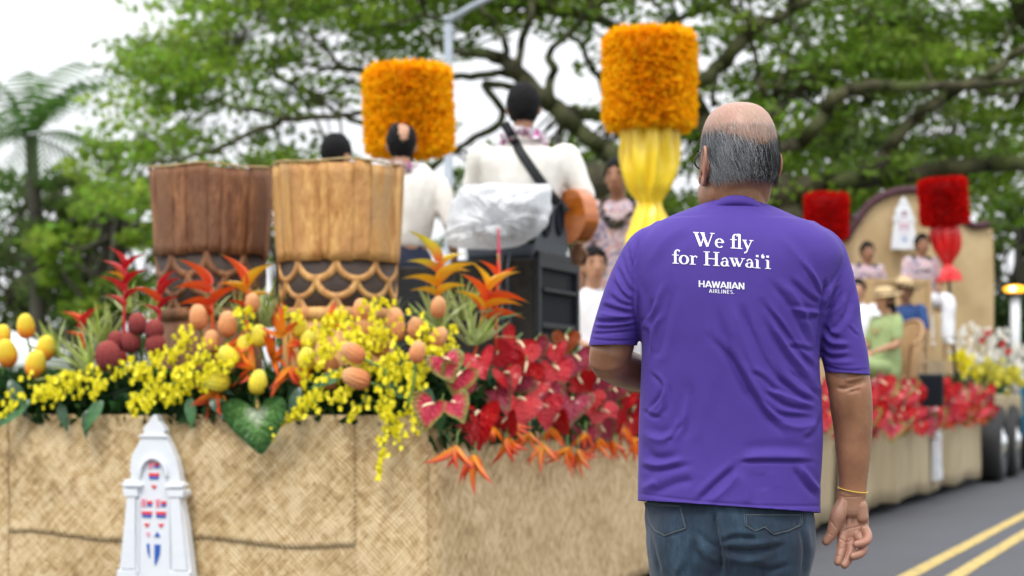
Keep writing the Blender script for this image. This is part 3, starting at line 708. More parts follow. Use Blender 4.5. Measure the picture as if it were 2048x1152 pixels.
# ---------------------------------------------------------------- arched backdrop at the far end of the float
bk = empty('arched_backdrop', FL(18.3,-1.0,DECK), 'tan arched backdrop with a dark rim at the far end of the float', 'backdrop')
tanm = pm('tan_tapa', (.46,.33,.17), (.56,.42,.24), sc=4, rough=.8, bump=.3, bsc=40, c3=(.40,.28,.14), sc3=2)
rimm = pm('dark_garland', (.05,.02,.03), (.10,.04,.05), sc=30, rough=.9, bump=1, bsc=60)
DB = 27.5
prof = [(1668,790),(1668,560),(1672,500),(1690,480),(1715,440),(1740,408),(1775,388),(1815,380),(1850,384),(1880,400),(1915,430),(1945,452),(1985,458),(1988,560),(1986,790)]
Pw = [P(x,y,DB+(x-1830)*.0013) for x,y in prof]
n=len(Pw); dv=Vector((.03,.12,0)); V=list(Pw)+[p+dv for p in Pw]; Fc=[tuple(range(n)),tuple(range(2*n-1,n-1,-1))]+[(i,i+n,(i+1)%n+n,(i+1)%n) for i in range(n)]
o=link('panel',mesh('panel',V,Fc,False,tanm),None,bk); bpy.context.view_layer.update(); 
rp = cr([tuple(p-Vector((0,.03,0))) for p in Pw[1:-1]],6); rr=[.055+.02*nz(i*.7,0,1,3) for i in range(len(rp))]
MB().tube(rp[12:-8], rr[12:-8], None, 8).obj('rim_garland', rimm, bk)
for c in bk.children: c.matrix_parent_inverse = Matrix.Translation(-bk.location)
for c in list(fl.children): c.matrix_parent_inverse = Matrix.Translation(-fl.location)
for c in list(tb.children): c.matrix_parent_inverse = Matrix.Translation(-tb.location)
# emblem on the backdrop
d0 = 27.3; M = Matrix.Translation(P(1808,495,d0)); sc2 = .075/ ( (1152-828)*0+ 60)*1.0
o = emblem('tower_emblem', M @ Matrix.Scale(1,4), 'white tower emblem high on the tan arched backdrop', (495-393)*d0/F/324, 1165)
# platform under the seated people
pf = MB().add(*quadbox(15.6,18.1,-2.3,-.35,DECK+.001,DECK+.56)).obj('riser', ply, None, False); tag(pf,'plywood riser box under the seated people at the far end','riser')
# ---------------------------------------------------------------- kahili: feather standards
fy = attr_mat('feathers', .8, .5, .1)
def plume(name, w, h, cols, n, L, parent, zc, seed=0):
    r = np.random.default_rng(seed); R=w/2; V=[];T=[]
    # rounded cylinder surface samples
    t = r.random(n); a = r.uniform(0,2*PI,n); z = r.uniform(-.5,.5,n)*h; cap = r.random(n)<.22
    rad = np.full(n, R-L*.45); rad[cap] = (R-L*.45)*np.sqrt(r.random(cap.sum())); zz = np.where(cap, np.where(r.random(n)<.5,1,-1)*(h/2-L*.35), z*.93)
    N = np.stack([np.cos(a),np.sin(a),np.zeros(n)],1); N[cap] = np.stack([np.cos(a[cap])*.5,np.sin(a[cap])*.5,np.sign(zz[cap])],1)
    edgef = np.clip((np.abs(zz)-h*.40)/(h*.1),0,1)*np.sign(zz); N[:,2] += edgef*.6
    N += r.normal(size=N.shape)*.35; N /= np.linalg.norm(N,axis=1)[:,None]
    Pp = np.stack([np.cos(a)*rad,np.sin(a)*rad,zz+zc],1)
    b = r.normal(size=N.shape); b -= N*(b*N).sum(1)[:,None]; b /= np.linalg.norm(b,axis=1)[:,None]
    l = L*r.uniform(.6,1.15,(n,1)); wd = L*.34
    Q = np.stack([Pp, Pp+N*l*.55+b*wd, Pp+N*l+r.normal(size=N.shape)*L*.08, Pp+N*l*.55-b*wd],1)
    T = np.minimum(1,np.array(cols)[r.integers(len(cols),size=n)]*r.uniform(.93,1.06,(n,1)))
    me = np_mesh(name, Q.reshape(-1,3), np.arange(n*4).reshape(-1,4), T, fy); o = link(name,me,None,parent); o['kind']='stuff'
    return o
satin_y = pm('yellow_satin', (.93,.64,.02), (.95,.70,.04), sc=4, rough=.25, spec=.6, bump=.25, bsc=7, bdist=.03)
satin_r = pm('red_satin', (.62,.006,.008), (.70,.01,.012), sc=4, rough=.28, spec=.6, bump=.25, bsc=7, bdist=.03)
core_y = pm('orange_core', (.95,.52,.01), rough=.9); core_r = pm('red_core', (.30,.004,.004), rough=.9)
polem = pm('dark_pole', (.06,.035,.025), rough=.5)
def pleats(parent, prof, mat, nple=9, amp=.13, seed=0, name='satin_wrap'):
    # prof: (z, radius)
    q = cr(prof, 6); n=72; V=[]
    for i,(z,r) in enumerate(q):
        for j in range(n):
            a=2*PI*j/n; f=1+1.5*amp*(math.sin(nple*a+seed+.6*math.sin(i*.25))*.7+.5*math.sin((nple*1.7//1)*a+i*.12+seed))+.10*math.sin(3*a+i*.35+seed)*amp*3
            V.append((math.cos(a)*r*f, math.sin(a)*r*f, z))
    Fc=[(i*n+j,i*n+(j+1)%n,(i+1)*n+(j+1)%n,(i+1)*n+j) for i in range(len(q)-1) for j in range(n)]
    return MB().add(V,Fc).obj(name,mat,parent)
def kahili(px, d, ytop, ybot, w, tilt, cols, corem, satin, sp, label, seed, deckz=DECK, n=8500, L=.065):
    k = d/F; base = P(px,800,d); z0 = CAMZ-(ytop-800)*k; z1 = CAMZ-(ybot-800)*k; h=z0-z1
    o = empty('feather_standard', (base.x,base.y,deckz), label, 'feather standard', 'feather standards along the float', (0,math.radians(tilt),0))
    zc = (z0+z1)/2-deckz; W_=w*k
    plume('plume', W_, h, cols, n, L, o, zc, seed)
    pts=[(0,0,zc-h*.45),(0,0,zc-h*.40),(0,0,zc),(0,0,zc+h*.40),(0,0,zc+h*.45)]
    c_ = MB().tube(pts,[W_*.30,W_*.39,W_*.40,W_*.39,W_*.30],None,20).obj('plume_core',corem,o)
    MB().tube([(0,0,-.0),(0,0,zc)], .022, None, 10).obj('pole', polem, o)
    if sp: pleats(o, [((CAMZ-(y-800)*k)-deckz, r*k) for y,r in sp], satin, seed=seed)
    return o
YC=[(.99,.53,.006),(.99,.58,.008),(.99,.49,.005),(.99,.62,.012),(.98,.44,.004)]
RCc=[(.62,.006,.006),(.70,.012,.010),(.50,.004,.004)]
kahili(838,13.6,140,302,166,-2,YC,core_y,satin_y,[(330,16),(345,18),(370,18),(400,14),(430,20)],'yellow feather standard behind the balding musician, left of the light pole',1)
kahili(1299,13.0,70,252,174,0,YC,core_y,satin_y,[(246,49),(262,51),(300,52),(340,50),(372,42),(392,29),(406,22),(418,24),(440,32),(470,40),(500,42)],'taller yellow feather standard wrapped in yellow satin, left of the man in purple',2)
kahili(1646,27.0,390,474,84,1,RCc,core_r,satin_r,[(470,20),(500,30),(540,30),(560,12),(585,25)],'square red feather standard just above the man in purple\'s right shoulder',3,n=4200,L=.06)
kahili(1915,25.0,360,446,92,-4,RCc,core_r,satin_r,[(448,22),(470,27),(500,22),(524,10),(532,9),(545,18),(562,24)],'tilted red feather standard with red satin streamer in front of the arched backdrop',4,n=4200,L=.06)

# ---------------------------------------------------------------- two carved drums
bk1 = pm('brown_bark', (.14,.05,.02), (.34,.15,.062), sc=5, rough=.7, bump=.9, bsc=14, bdist=.015, stretch=(4,4,1), c3=(.19,.085,.04), sc3=1.8, detail=10, lo=.38, hi=.62)
bk2 = pm('golden_bark', (.44,.19,.05), (.74,.42,.14), sc=6, rough=.65, bump=.9, bsc=14, bdist=.015, stretch=(3.2,3.2,1), c3=(.52,.26,.09), sc3=2.6, detail=10, lo=.38, hi=.60)
bk1b = pm('brown_bark_light', (.16,.062,.025), (.36,.165,.07), sc=5, rough=.75, bump=.8, bsc=20, bdist=.012, stretch=(6,6,1), c3=(.12,.06,.04), sc3=2.5, detail=8)
bk2b = pm('rusty_bark', (.46,.22,.06), (.72,.42,.14), sc=5, rough=.7, bump=.8, bsc=20, bdist=.012, stretch=(5,5,1), c3=(.45,.26,.11), sc3=2.5, detail=8)
darkband = pm('dark_carved_ground', (.035,.022,.017), (.06,.04,.03), sc=12, rough=.8)
rimc = pm('straw_rim', (.35,.24,.10), (.48,.34,.16), sc=20, rough=.8, bump=.6, bsc=80)
def drum(px, d, ytop, wt, wb, ybot, yband, mats, label, seed):
    k=d/F; b=P(px,800,d); o=empty('carved_drum',(b.x,b.y,DECK),label,'drum','bark covered drums on the float'); R=random.Random(seed)
    zt=CAMZ-(ytop-800)*k-DECK; zb=CAMZ-(ybot-800)*k-DECK; zband=CAMZ-(yband-800)*k-DECK; rt=wt*k/2; rb=wb*k/2
    rad=lambda z: rb+(rt-rb)*max(0,(z-zb)/(zt-zb))**.85 if z>zb else rb
    MB().tube([(0,0,.0),(0,0,zb),(0,0,zband),(0,0,zt-.01)],[rb*.93,rb*.965,rad(zband)*.965,rt*.96],None,40).obj('shell',mats[0],o); MB().tube([(0,0,zb),(0,0,zband+.004)],[rb*.972,rad(zband)*.972],None,40).obj('carved_band',darkband,o)
    ns=18; a0=R.uniform(0,1); edges=[a0+2*PI*(i+R.uniform(-.42,.42))/ns for i in range(ns)]
    for i in range(ns):
        a1=edges[i]; a2=edges[(i+1)%ns]+(2*PI if i==ns-1 else 0); top=zt+R.uniform(-.008,.014); off=R.uniform(0,.004); bot=zband+R.uniform(-.006,.006); V=[];nz_=9;na=4
        for iz in range(nz_+1):
            z=bot+(top-bot)*iz/nz_
            for ia in range(na+1):
                a=a1+(a2-a1)*(.0+ia/na); cr_=rad(z)+off+(.0015*math.sin(PI*ia/na))+.007*nz(z*2.5+i*.6,ia*.3+i,1.2,seed)
                V.append((math.cos(a)*cr_,math.sin(a)*cr_,z+(.004*nz(ia,i,1,7) if iz==nz_ else 0)))
        nq=len(V)
        for iz in range(nz_+1):
            for ia in range(na+1):
                x,y,z=V[iz*(na+1)+ia]; V.append((x*.965,y*.965,z))
        st=na+1; Fc=[(iz*st+ia,iz*st+ia+1,(iz+1)*st+ia+1,(iz+1)*st+ia) for iz in range(nz_) for ia in range(na)]
        for ia in range(na): Fc+=[(nz_*st+ia,nz_*st+ia+1,nq+nz_*st+ia+1,nq+nz_*st+ia),(ia+1,ia,nq+ia,nq+ia+1)]
        for iz in range(nz_): Fc+=[(iz*st,(iz+1)*st,nq+(iz+1)*st,nq+iz*st),((iz+1)*st+na,iz*st+na,nq+iz*st+na,nq+(iz+1)*st+na)]
        MB().add(V,Fc).obj('bark_strip', mats[R.random()<.25], o)
    # straw coloured lashing round the mouth
    ring=[(math.cos(a)*(rt+.004),math.sin(a)*(rt+.004),zt+.008+.006*math.sin(a*5+seed)) for a in np.linspace(0,2*PI,49)]
    MB().tube(ring,[.004+.003*math.sin(i*1.3)**2 for i in range(49)],None,6).obj('rim',rimc,o)
    MB().tube([(0,0,zt-.03),(0,0,zt-.028)],[rt*.955,rt*.955],None,40).obj('drum_skin',rimc,o)
    # lattice of overlapping arcs
    def band(path, w, name='lattice_arc', th=.009):
        V=[];n=len(path)
        for i,(a,z) in enumerate(path):
            aa,zz=path[min(i+1,n-1)]; ab,zb2=path[max(i-1,0)]; r0=rad(z); ta=(aa-ab)*r0; tz=zz-zb2; L=math.hypot(ta,tz)+1e-9; na_,nz2=-tz/L,ta/L
            for s_,h_ in ((-1,0),(-.8,1),(.8,1),(1,0)):
                a_=a+na_*w*s_/r0; z_=z+nz2*w*s_; rr=rad(z_)*.965+th*h_; V.append((math.cos(a_)*rr,math.sin(a_)*rr,z_))
        Fc=[(i*4+j,i*4+j+1,(i+1)*4+j+1,(i+1)*4+j) for i in range(n-1) for j in range(3)]
        MB().add(V,Fc).obj(name,mats[R.random()<.3],o)
    H=zband-zb; na=9
    for row in range(3):
        zt_=zband+.01-row*H*.31
        for i in range(na):
            ac=2*PI*(i+.5*(row%2))/na+a0; hw=PI/na*1.02; dep=H*.36
            band([(ac+hw*math.cos(PI+PI*t),zt_-dep*math.sin(PI*t)*1.0) for t in np.linspace(0,1,14)],.017+R.uniform(-.004,.004),'lattice_arc',.007+.002*((i+row)%2))
    band([(a,zb+.02) for a in np.linspace(0,2*PI,49)],.03,'base_band',.016)
    MB().tube([(0,0,0),(0,0,zb+.0)],[rb*.97,rb*.985],None,36).obj('foot',mats[0],o)
    return o
drum(423,9.62,345,243,208,640,515,(bk1,bk1b),'darker brown bark drum, left of the pair on the float',3)
drum(677,9.25,338,262,228,640,528,(bk2,bk2b),'lighter golden bark drum with carved lattice, right of the pair',8)

# ---------------------------------------------------------------- loudspeakers and bagged gear
plast = pm('speaker_plastic', (.010,.011,.014), (.018,.020,.024), sc=40, rough=.55, spec=.3, bump=.2, bsc=300)
plast2 = pm('grey_speaker_plastic', (.035,.043,.055), (.045,.054,.068), sc=40, rough=.5, spec=.3, bump=.2, bsc=300)
woodbox = pm('black_painted_box', (.016,.014,.013), (.030,.027,.023), sc=20, rough=.7, spec=.2, bump=.2, bsc=200)
grille = pm('grille', (.004,.005,.009), (.008,.010,.016), sc=300, rough=.7, spec=.15)
def ubox(name, o, s0,s1,v0,v1,z0,z1, mat, bev=.012, inv=None):
    V,Fc=quadbox(s0,s1,v0,v1,z0,z1); ob=MB().add(V,Fc).obj(name,mat,o,False)
    ob.matrix_parent_inverse=Matrix.Translation(-o.location)
    if bev: b=ob.modifiers.new('b','BEVEL'); b.width=bev; b.segments=2
    return ob
s0=1.85; zT=CAMZ-(516-800)*10.3/F
sp=empty('subwoofer', FL(2.2,-.43,DECK), 'large black subwoofer cabinet under the bagged gear on the float','loudspeaker')
ubox('cabinet',sp,s0,s0+.68,-.66,-.21,DECK+.001,zT,woodbox)
def ring(name,o,s0,s1,v,z0,z1,w,dep,mat):
    for a in ((s0,s1,z1-w,z1),(s0,s1,z0,z0+w),(s0,s0+w,z0+w+.001,z1-w-.001),(s1-w,s1,z0+w+.001,z1-w-.001)): ubox(name,o,a[0],a[1],v,v+dep,a[2],a[3],mat,.003)
ring('front_frame',sp,s0,s0+.68,-.2095,DECK+.001,zT,.045,.03,plast)
ubox('grille',sp,s0+.05,s0+.63,-.2095,-.2035,DECK+.05,zT-.05,grille,0)
ubox('port_divider',sp,s0+.06,s0+.60,-.203,-.178,zT-.36,zT-.33,plast,.004)
ubox('port_divider',sp,s0+.06,s0+.60,-.203,-.170,zT-.17,zT-.15,plast,.004)
ubox('port_recess',sp,s0+.08,s0+.50,-.203,-.199,zT-.145,zT-.075,pm('port_black',(.003,.003,.004),rough=.9),0)
# second cabinet, set back under the bag
sb=empty('amplifier_rack', FL(2.2,-.9,DECK), 'low black equipment rack tucked behind the subwoofer under the white bag','equipment rack')
ubox('case',sb,1.95,2.5,-1.22,-.68,DECK+.001,zT-.02,woodbox)
ubox('panel',sb,1.94,1.948,-1.18,-.70,DECK+.05,zT-.08,plast,0)
# top speaker, a wedge shaped plastic box
ts=empty('loudspeaker', FL(2.2,-.35,zT), 'grey moulded loudspeaker with two round openings on top of the black subwoofer','loudspeaker')
z2=CAMZ-(400-800)*10.5/F
pr=[(1.93,zT+.001),(2.50,zT+.001),(2.52,zT+.18),(2.36,z2),(2.10,z2),(1.95,zT+.20)]
V=[FL(s,v,z) for v in (-.62,-.24) for s,z in pr]; n=6
ob=MB().add(V,[tuple(range(n))[::-1],tuple(range(n,2*n))]+[(i,(i+1)%n,(i+1)%n+n,i+n) for i in range(n)]).obj('cabinet',plast2,ts,False)
ob.matrix_parent_inverse=Matrix.Translation(-ts.location); b=ob.modifiers.new('b','BEVEL'); b.width=.03; b.segments=3
for (s,z,rr,nm_) in ((2.12,zT+.235,.075,'horn'),(2.34,zT+.245,.065,'driver')):
    c=FL(s,-.24,z); ax=np.array((vx,vy,0)); sdv=np.array((ux,uy,0)); V=[]; nn=24
    for a,r2 in ((.004,rr*1.15),(.016,rr*1.08),(.012,rr),( -.0,rr*.9),(.003,.002)):
        for j in range(nn): th=2*PI*j/nn; V.append(np.array(c)+ax*a+sdv*math.cos(th)*r2*.8+np.array((0,0,1.))*math.sin(th)*r2*1.25)
    Fc=[(i*nn+j,i*nn+(j+1)%nn,(i+1)*nn+(j+1)%nn,(i+1)*nn+j) for i in range(4) for j in range(nn)]
    ob=MB().add(V,Fc).obj(nm_,grille,ts); ob.matrix_parent_inverse=Matrix.Translation(-ts.location)
ubox('front_lip',ts,1.96,2.5,-.238,-.215,zT+.004,zT+.05,plast,.006)
# cable hanging down the rack
cb=empty('cable', P(1010,560,10.2), 'thin grey cable hanging down the black cabinets below the bag','cable')
for dx in (0,14):
    pts=cr([tuple(P(1005+dx,500,10.15)-cb.location),tuple(P(1000+dx,560,10.1)-cb.location),tuple(P(1006+dx,640,10.12)-cb.location),tuple(P(1003+dx,700,10.14)-cb.location)],6); MB().tube(pts,.006,None,6).obj('strand',plast2,cb)
# translucent plastic bag over a mixer
def bagmat():
    m,t,b=nm('thin_white_plastic'); b.inputs['Base Color'].default_value=(.93,.94,.96,1); b.inputs['Roughness'].default_value=.3; b.inputs['Specular IOR Level'].default_value=.6
    N=t.nodes.new;K=t.links.new; tr=N('ShaderNodeBsdfTransparent'); tr.inputs[0].default_value=(.95,.96,.98,1); tl=N('ShaderNodeBsdfTranslucent'); tl.inputs[0].default_value=(.85,.87,.9,1)
    m1=N('ShaderNodeMixShader'); m1.inputs[0].default_value=.45; m2=N('ShaderNodeMixShader')
    tc=N('ShaderNodeTexCoord'); n=N('ShaderNodeTexNoise'); n.inputs['Scale'].default_value=5; n.inputs['Detail'].default_value=4; K(tc.outputs['Object'],n.inputs['Vector'])
    r=N('ShaderNodeMapRange'); r.inputs['From Min'].default_value=.4; r.inputs['From Max'].default_value=.75; r.inputs['To Min'].default_value=.12; r.inputs['To Max'].default_value=.78; K(n.outputs['Fac'],r.inputs['Value']); K(r.outputs[0],m2.inputs[0])
    K(b.outputs[0],m1.inputs[1]); K(tl.outputs[0],m1.inputs[2]); K(m1.outputs[0],m2.inputs[1]); K(tr.outputs[0],m2.inputs[2]); K(m2.outputs[0],t.nodes['Material Output'].inputs['Surface']); return m
bg_=empty('plastic_bag', P(995,500,10.15), 'crumpled translucent white plastic bag tied over sound gear','plastic bag')
out_=[(893,455),(889,470),(893,488),(915,496),(960,499),(1005,498),(1050,488),(1080,468),(1098,440),(1103,410),(1100,372),(1080,368),(1040,370),(1000,366),(960,368),(930,371),(915,385),(898,420)]
oc=np.array(out_,float); ctr=np.array((990,450.)); V=[];nr=34;na=len(out_)*7; q=cr(np.vstack([oc,oc[:1]]),7)[:-1]; na=len(q)
for side in (-1,1):
    for i in range(nr+1):
        f=i/nr
        for j in range(na):
            p=ctr+(q[j]-ctr)*f; ang=2*PI*j/na
            bul=.17*math.sqrt(max(0,1-f**2.4)); wr=(.012*math.sin(ang*9+5*nz(f*3,ang*1.5,1,2))+.006*math.sin(ang*23+f*7))*min(1,f*2.2)*(1-f*.5)+.045*nz(p[0]*.022,p[1]*.03,1,5+side)+.022*nz(p[0]*.07,p[1]*.05,1,9+side)
            pin=-.06*math.exp(-(f/.22)**2)
            w=P(p[0],p[1],10.2)-bg_.location; y=side*(bul+wr+pin)*(1 if side<0 else .6); V.append((w.x+.004*math.sin(ang*17),w.y+y,w.z))
st=(nr+1)*na; Fc=[]
for s_ in (0,1):
    for i in range(nr):
        for j in range(na):
            a=(s_*st+i*na+j,s_*st+i*na+(j+1)%na,s_*st+(i+1)*na+(j+1)%na,s_*st+(i+1)*na+j); Fc.append(a if s_ else a[::-1])
MB().add(V,Fc).obj('film',bagmat(),bg_)
cc=P(1010,442,10.22)-bg_.location
ob=MB().box(cc,(.34,.10,.19),Matrix.Rotation(.15,3,'Y')).obj('sound_mixer',plast,bg_,False); b=ob.modifiers.new('b','BEVEL'); b.width=.01
kk=pm('knob_grey',(.15,.16,.18),rough=.4)
for i in range(6): MB().tube([cc+Vector((-.12+i*.05,-.06,.03)),cc+Vector((-.12+i*.05,-.085,.03))],.011,None,8).obj('knob',kk,bg_)
# small black monitor on the far part of the float
fs=P(1861,755,20.5); mo=empty('monitor_speaker',(fs.x,fs.y,DECK),'small black monitor speaker beside the woman in green','loudspeaker')
ob=MB().box((0,0,.17),(.26,.28,.34),Matrix.Rotation(-.2,3,'Z')).obj('cabinet',plast,mo,False); b=ob.modifiers.new('b','BEVEL'); b.width=.015
MB().box((-.03,-.145,.17),(.22,.01,.29),Matrix.Rotation(-.2,3,'Z')).obj('grille',grille,mo,False)
# ---------------------------------------------------------------- people on the float
SK = dict(
 tan=pm('tan_skin', (.42,.22,.13), (.50,.27,.17), sc=8, rough=.5, sss=.08, spec=.4),
 brown=pm('brown_skin', (.28,.135,.075), (.34,.17,.10), sc=8, rough=.5, sss=.08, spec=.4))
hairm = pm('black_hair', (.004,.004,.005), (.010,.009,.009), sc=60, rough=.7, spec=.15, bump=.8, bsc=120)
linen = pm('cream_linen', (.72,.69,.63), (.78,.75,.70), sc=8, rough=.85, bump=.35, bsc=14, bdist=.012, sheen=.2)
navy = pm('navy_cloth', (.012,.018,.045), (.02,.028,.06), sc=8, rough=.85, bump=.3, bsc=20)
whitecl = pm('white_cloth', (.76,.78,.83), (.82,.84,.88), sc=6, rough=.85, bump=.35, bsc=14, bdist=.01)
def aloha_mat():
    m,t,b=nm('patterned_aloha_cloth'); N=t.nodes.new;K=t.links.new; tc=N('ShaderNodeTexCoord'); v=N('ShaderNodeTexNoise'); v.inputs['Scale'].default_value=13; v.inputs['Detail'].default_value=2; v.inputs['Distortion'].default_value=1.5
    K(tc.outputs['Object'],v.inputs['Vector']); r=N('ShaderNodeValToRGB'); e=r.color_ramp.elements
    for p,c in ((.36,(.18,.14,.22)),(.44,(.46,.38,.45)),(.52,(.58,.52,.56)),(.58,(.60,.28,.20)),(.66,(.33,.27,.36))):
        x=e.new(p); x.color=(*c,1)
    e[0].color=(.20,.16,.22,1); K(v.outputs['Fac'],r.inputs[0]); K(r.outputs[0],b.inputs['Base Color']); b.inputs['Roughness'].default_value=.85; return m
aloha = aloha_mat()
green_dress = pm('sage_green_cloth', (.27,.36,.15), (.34,.43,.20), sc=6, rough=.85, bump=.4, bsc=12, bdist=.012)
bluecl = pm('blue_cloth', (.012,.045,.17), (.02,.07,.22), sc=8, rough=.8); denimfar = pm('pale_denim', (.10,.17,.30), (.16,.24,.38), sc=9, rough=.9)
straw = pm('straw', (.50,.36,.18), (.66,.50,.29), sc=40, rough=.8, bump=.6, bsc=120)
shoem = pm('white_shoe', (.7,.7,.7), rough=.6); shoeb = pm('black_shoe', (.02,.02,.02), rough=.5)
eyew = pm('eye_white', (.6,.58,.55), rough=.3); eyeb = pm('dark_eye', (.015,.01,.008), rough=.2); lipm = pm('lips', (.32,.10,.08), rough=.5)
petw = attr_mat('lei_petals', .6, .3)
HC = (0,.02,1.635); HR = (.076,.096,.118)
def head_parts():
    c=HC; return [ellipsoid((c[0],c[1]-.008,c[2]+.018),(.076,.093,.098)), ellipsoid((0,c[1]+.032,c[2]-.045),(.055,.062,.07)),
      ellipsoid((0,c[1]+.02,c[2]+.0),(.068,.08,.10)), ellipsoid((0,c[1]+.101,c[2]-.022),(.012,.015,.02)), ellipsoid((0,c[1]+.093,c[2]+.002),(.009,.012,.025)),
      ellipsoid((-.078,c[1]-.008,c[2]-.01),(.010,.019,.031)), ellipsoid((.078,c[1]-.008,c[2]-.01),(.010,.019,.031)), ellipsoid((0,c[1]+.085,c[2]-.062),(.022,.014,.008))]
def hand_mesh(w, h, side, curl=.6, out=None):
    # palm from wrist w towards h, with five tapered, bent fingers
    w=np.array(w,float);h=np.array(h,float); d=h-w; d/=np.linalg.norm(d)+1e-9; f=np.array(out if out is not None else (0,1,0),float); f-=d*(f@d); f/=np.linalg.norm(f)+1e-9; s=np.cross(d,f)*side
    mb=MB(); mb.add(*ctube([(*w,.024,.018),(*(w+d*.04),.038,.015),(*(w+d*.085),.038,.013)],3,10,side=s))
    for i,(o,l) in enumerate(((-.028,.062),(-.009,.072),(.010,.068),(.027,.052))):
        b=w+d*.082+s*o; p=[b]; dd=d.copy()
        for k in range(3):
            dd=dd*math.cos(curl*.6)+f*math.sin(curl*.6) if k else dd*math.cos(curl*.3)+f*math.sin(curl*.3); dd/=np.linalg.norm(dd); p.append(p[-1]+dd*l*(.45,.32,.25)[k]); 
        mb.add(*ctube([(*q,r,r) for q,r in zip(p,(.0095,.009,.008,.0065))],2,7))
    b=w+d*.025-s*.03; t1=b+(d*.7-s*.6+f*.3)*.035; t2=t1+(d*.9-s*.1+f*.5)*.03; mb.add(*ctube([(*b,.013,.013),(*t1,.011,.011),(*t2,.008,.008)],2,7)); return mb.V,mb.F
def person(loc, heading, s, label, J=None, skin='tan', shirt=linen, pants=navy, sleeve=.75, hair='full', lei=0, face=False, skirt=False, shoes=shoeb, head_yaw=0, hem=.86, hands_out=None, wide=1.0, cat='person', group=None):
    D=dict(pel=(0,0,.95),chest=(0,0,1.28),neck=(0,-.01,1.46),
      shL=(-.18,0,1.42),elL=(-.26,-.02,1.14),haL=(-.25,.08,.90),shR=(.18,0,1.42),elR=(.26,-.02,1.14),haR=(.25,.08,.90),
      hiL=(-.09,0,.93),knL=(-.10,.02,.50),anL=(-.10,-.01,.09),hiR=(.09,0,.93),knR=(.10,.02,.50),anR=(.10,-.01,.09),head=(0,0,0))
    if J: D.update(J)
    D={k:np.array(v,float) for k,v in D.items()}; w=wide
    ho=D['neck']-np.array((0,-.01,1.46))      # head moves with the neck
    Rz=Matrix.Rotation(head_yaw,3,'Z'); pts=[]
    for V,Fc in head_parts():
        V=[tuple(np.array(Rz@Vector((np.array(v)-np.array(HC))*1.11+np.array(HC)))+ho+D['head']) for v in V]; pts.append((V,Fc))
    hc=np.array(HC)+ho+D['head']
    pts.append(ctube([(*(D['neck']+(0,.0,-.03)),.062,.062),(*(hc+(0,-.02,-.06)),.052,.056)],3,12))
    pel,ch,nk=D['pel'],D['chest'],D['neck']
    tors=lambda g:[(*pel+np.array((0,0,-.03)) ,.155*w+g,.11*w+g) if False else (*(pel+(0,0,-.04)),.15*w+g,.11*w+g),(*((pel*.6+ch*.4)+(0,.0,0)),.145*w+g,.112*w+g),(*ch,.165*w+g,.115*w+g),(*(nk*.45+ch*.55+(0,0,.03)),.17*w+g,.10*w+g),(*(nk+(0,0,-.04)),.10+g*.6,.075+g*.5)]
    X=(1,0,0); pts.append(ctube(tors(-.008),3,18,side=X))
    hands=[]
    def arm(a,b,c,r=(.05,.040,.030,.024)): return [(*a,r[0],r[0]),(*((a+b)/2),r[0]*.92,r[0]*.92),(*b,r[1],r[1]),(*(b*.65+c*.35),r[1]*1.0,r[1]*.95),(*c,r[3],r[3]*.85)]
    for sd,a,b,c in ((-1,D['shL'],D['elL'],D['haL']),(1,D['shR'],D['elR'],D['haR'])):
        pts.append(ctube(arm(a,b,c),3,12)); dd=c-b; dd/=np.linalg.norm(dd); hands.append(hand_mesh(c-dd*.005,c+dd*.1,-sd,.7,hands_out))
    legs=[]
    for a,b,c in ((D['hiL'],D['knL'],D['anL']),(D['hiR'],D['knR'],D['anR'])):
        legs.append((a,b,c)); pts.append(ctube([(*a,.08*w,.085*w),(*((a+b)/2),.072,.072),(*b,.052,.052),(*(b*.6+c*.4),.050,.050),(*c,.034,.034)],3,12))
        pts.append(ctube([(*(c+(0,-.03,-.035)),.034,.034),(*(c+(0,.12,-.055)),.036,.022)],2,8))
    me=fuse(pts,.013,2); bm=bmesh.new(); bm.from_mesh(me); 
    mb=MB()
    for h in hands: mb.add(*h)
    hm=mesh('h',mb.V,mb.F); bm.from_mesh(hm); bm.to_mesh(me); bm.free(); bpy.data.meshes.remove(hm); me.shade_smooth(); me.name='person'
    o=link('person',me,SK[skin]); o.location=loc; o.rotation_euler=(0,0,heading); o.scale=(s,s,s); tag(o,label,cat,group)
    # clothes
    sp=[ctube(tors(.012)[1:] if hem>.9 else tors(.012),3,22,side=X)]
    if hem<.95: sp.append(ctube([(*(pel*.5+ch*.5),.158*w,.125*w),(*(pel+(0,0,hem-.95)),.165*w,.132*w)],3,22,side=X))
    for sd,a,b,c in ((-1,D['shL'],D['elL'],D['haL']),(1,D['shR'],D['elR'],D['haR'])):
        e=a+(b-a)*min(1,sleeve); 
        sp.append(ctube([(*(a*.9+np.array((0,0,a[2]))*.1+(0,0,-.002)),.066,.066),(*(a+(0,0,-.01)),.070,.070),(*((a+e)/2),.066,.066),(*e,.062,.062)]+([] if sleeve<=1 else [(*(b+(c-b)*(sleeve-1)),.05,.05)]),3,14))
    ms=fuse(sp,.012,3); V=getV(ms); N=getN(ms)
    V=V+N*np.array([.009*noise.noise(Vector((p[0]*9,p[1]*9,p[2]*5)))+.006*noise.noise(Vector((p[0]*22,p[1]*22,p[2]*9+4))) for p in V])[:,None]; setV(ms,V)
    link('shirt' if not skirt else 'dress',ms,shirt,o)
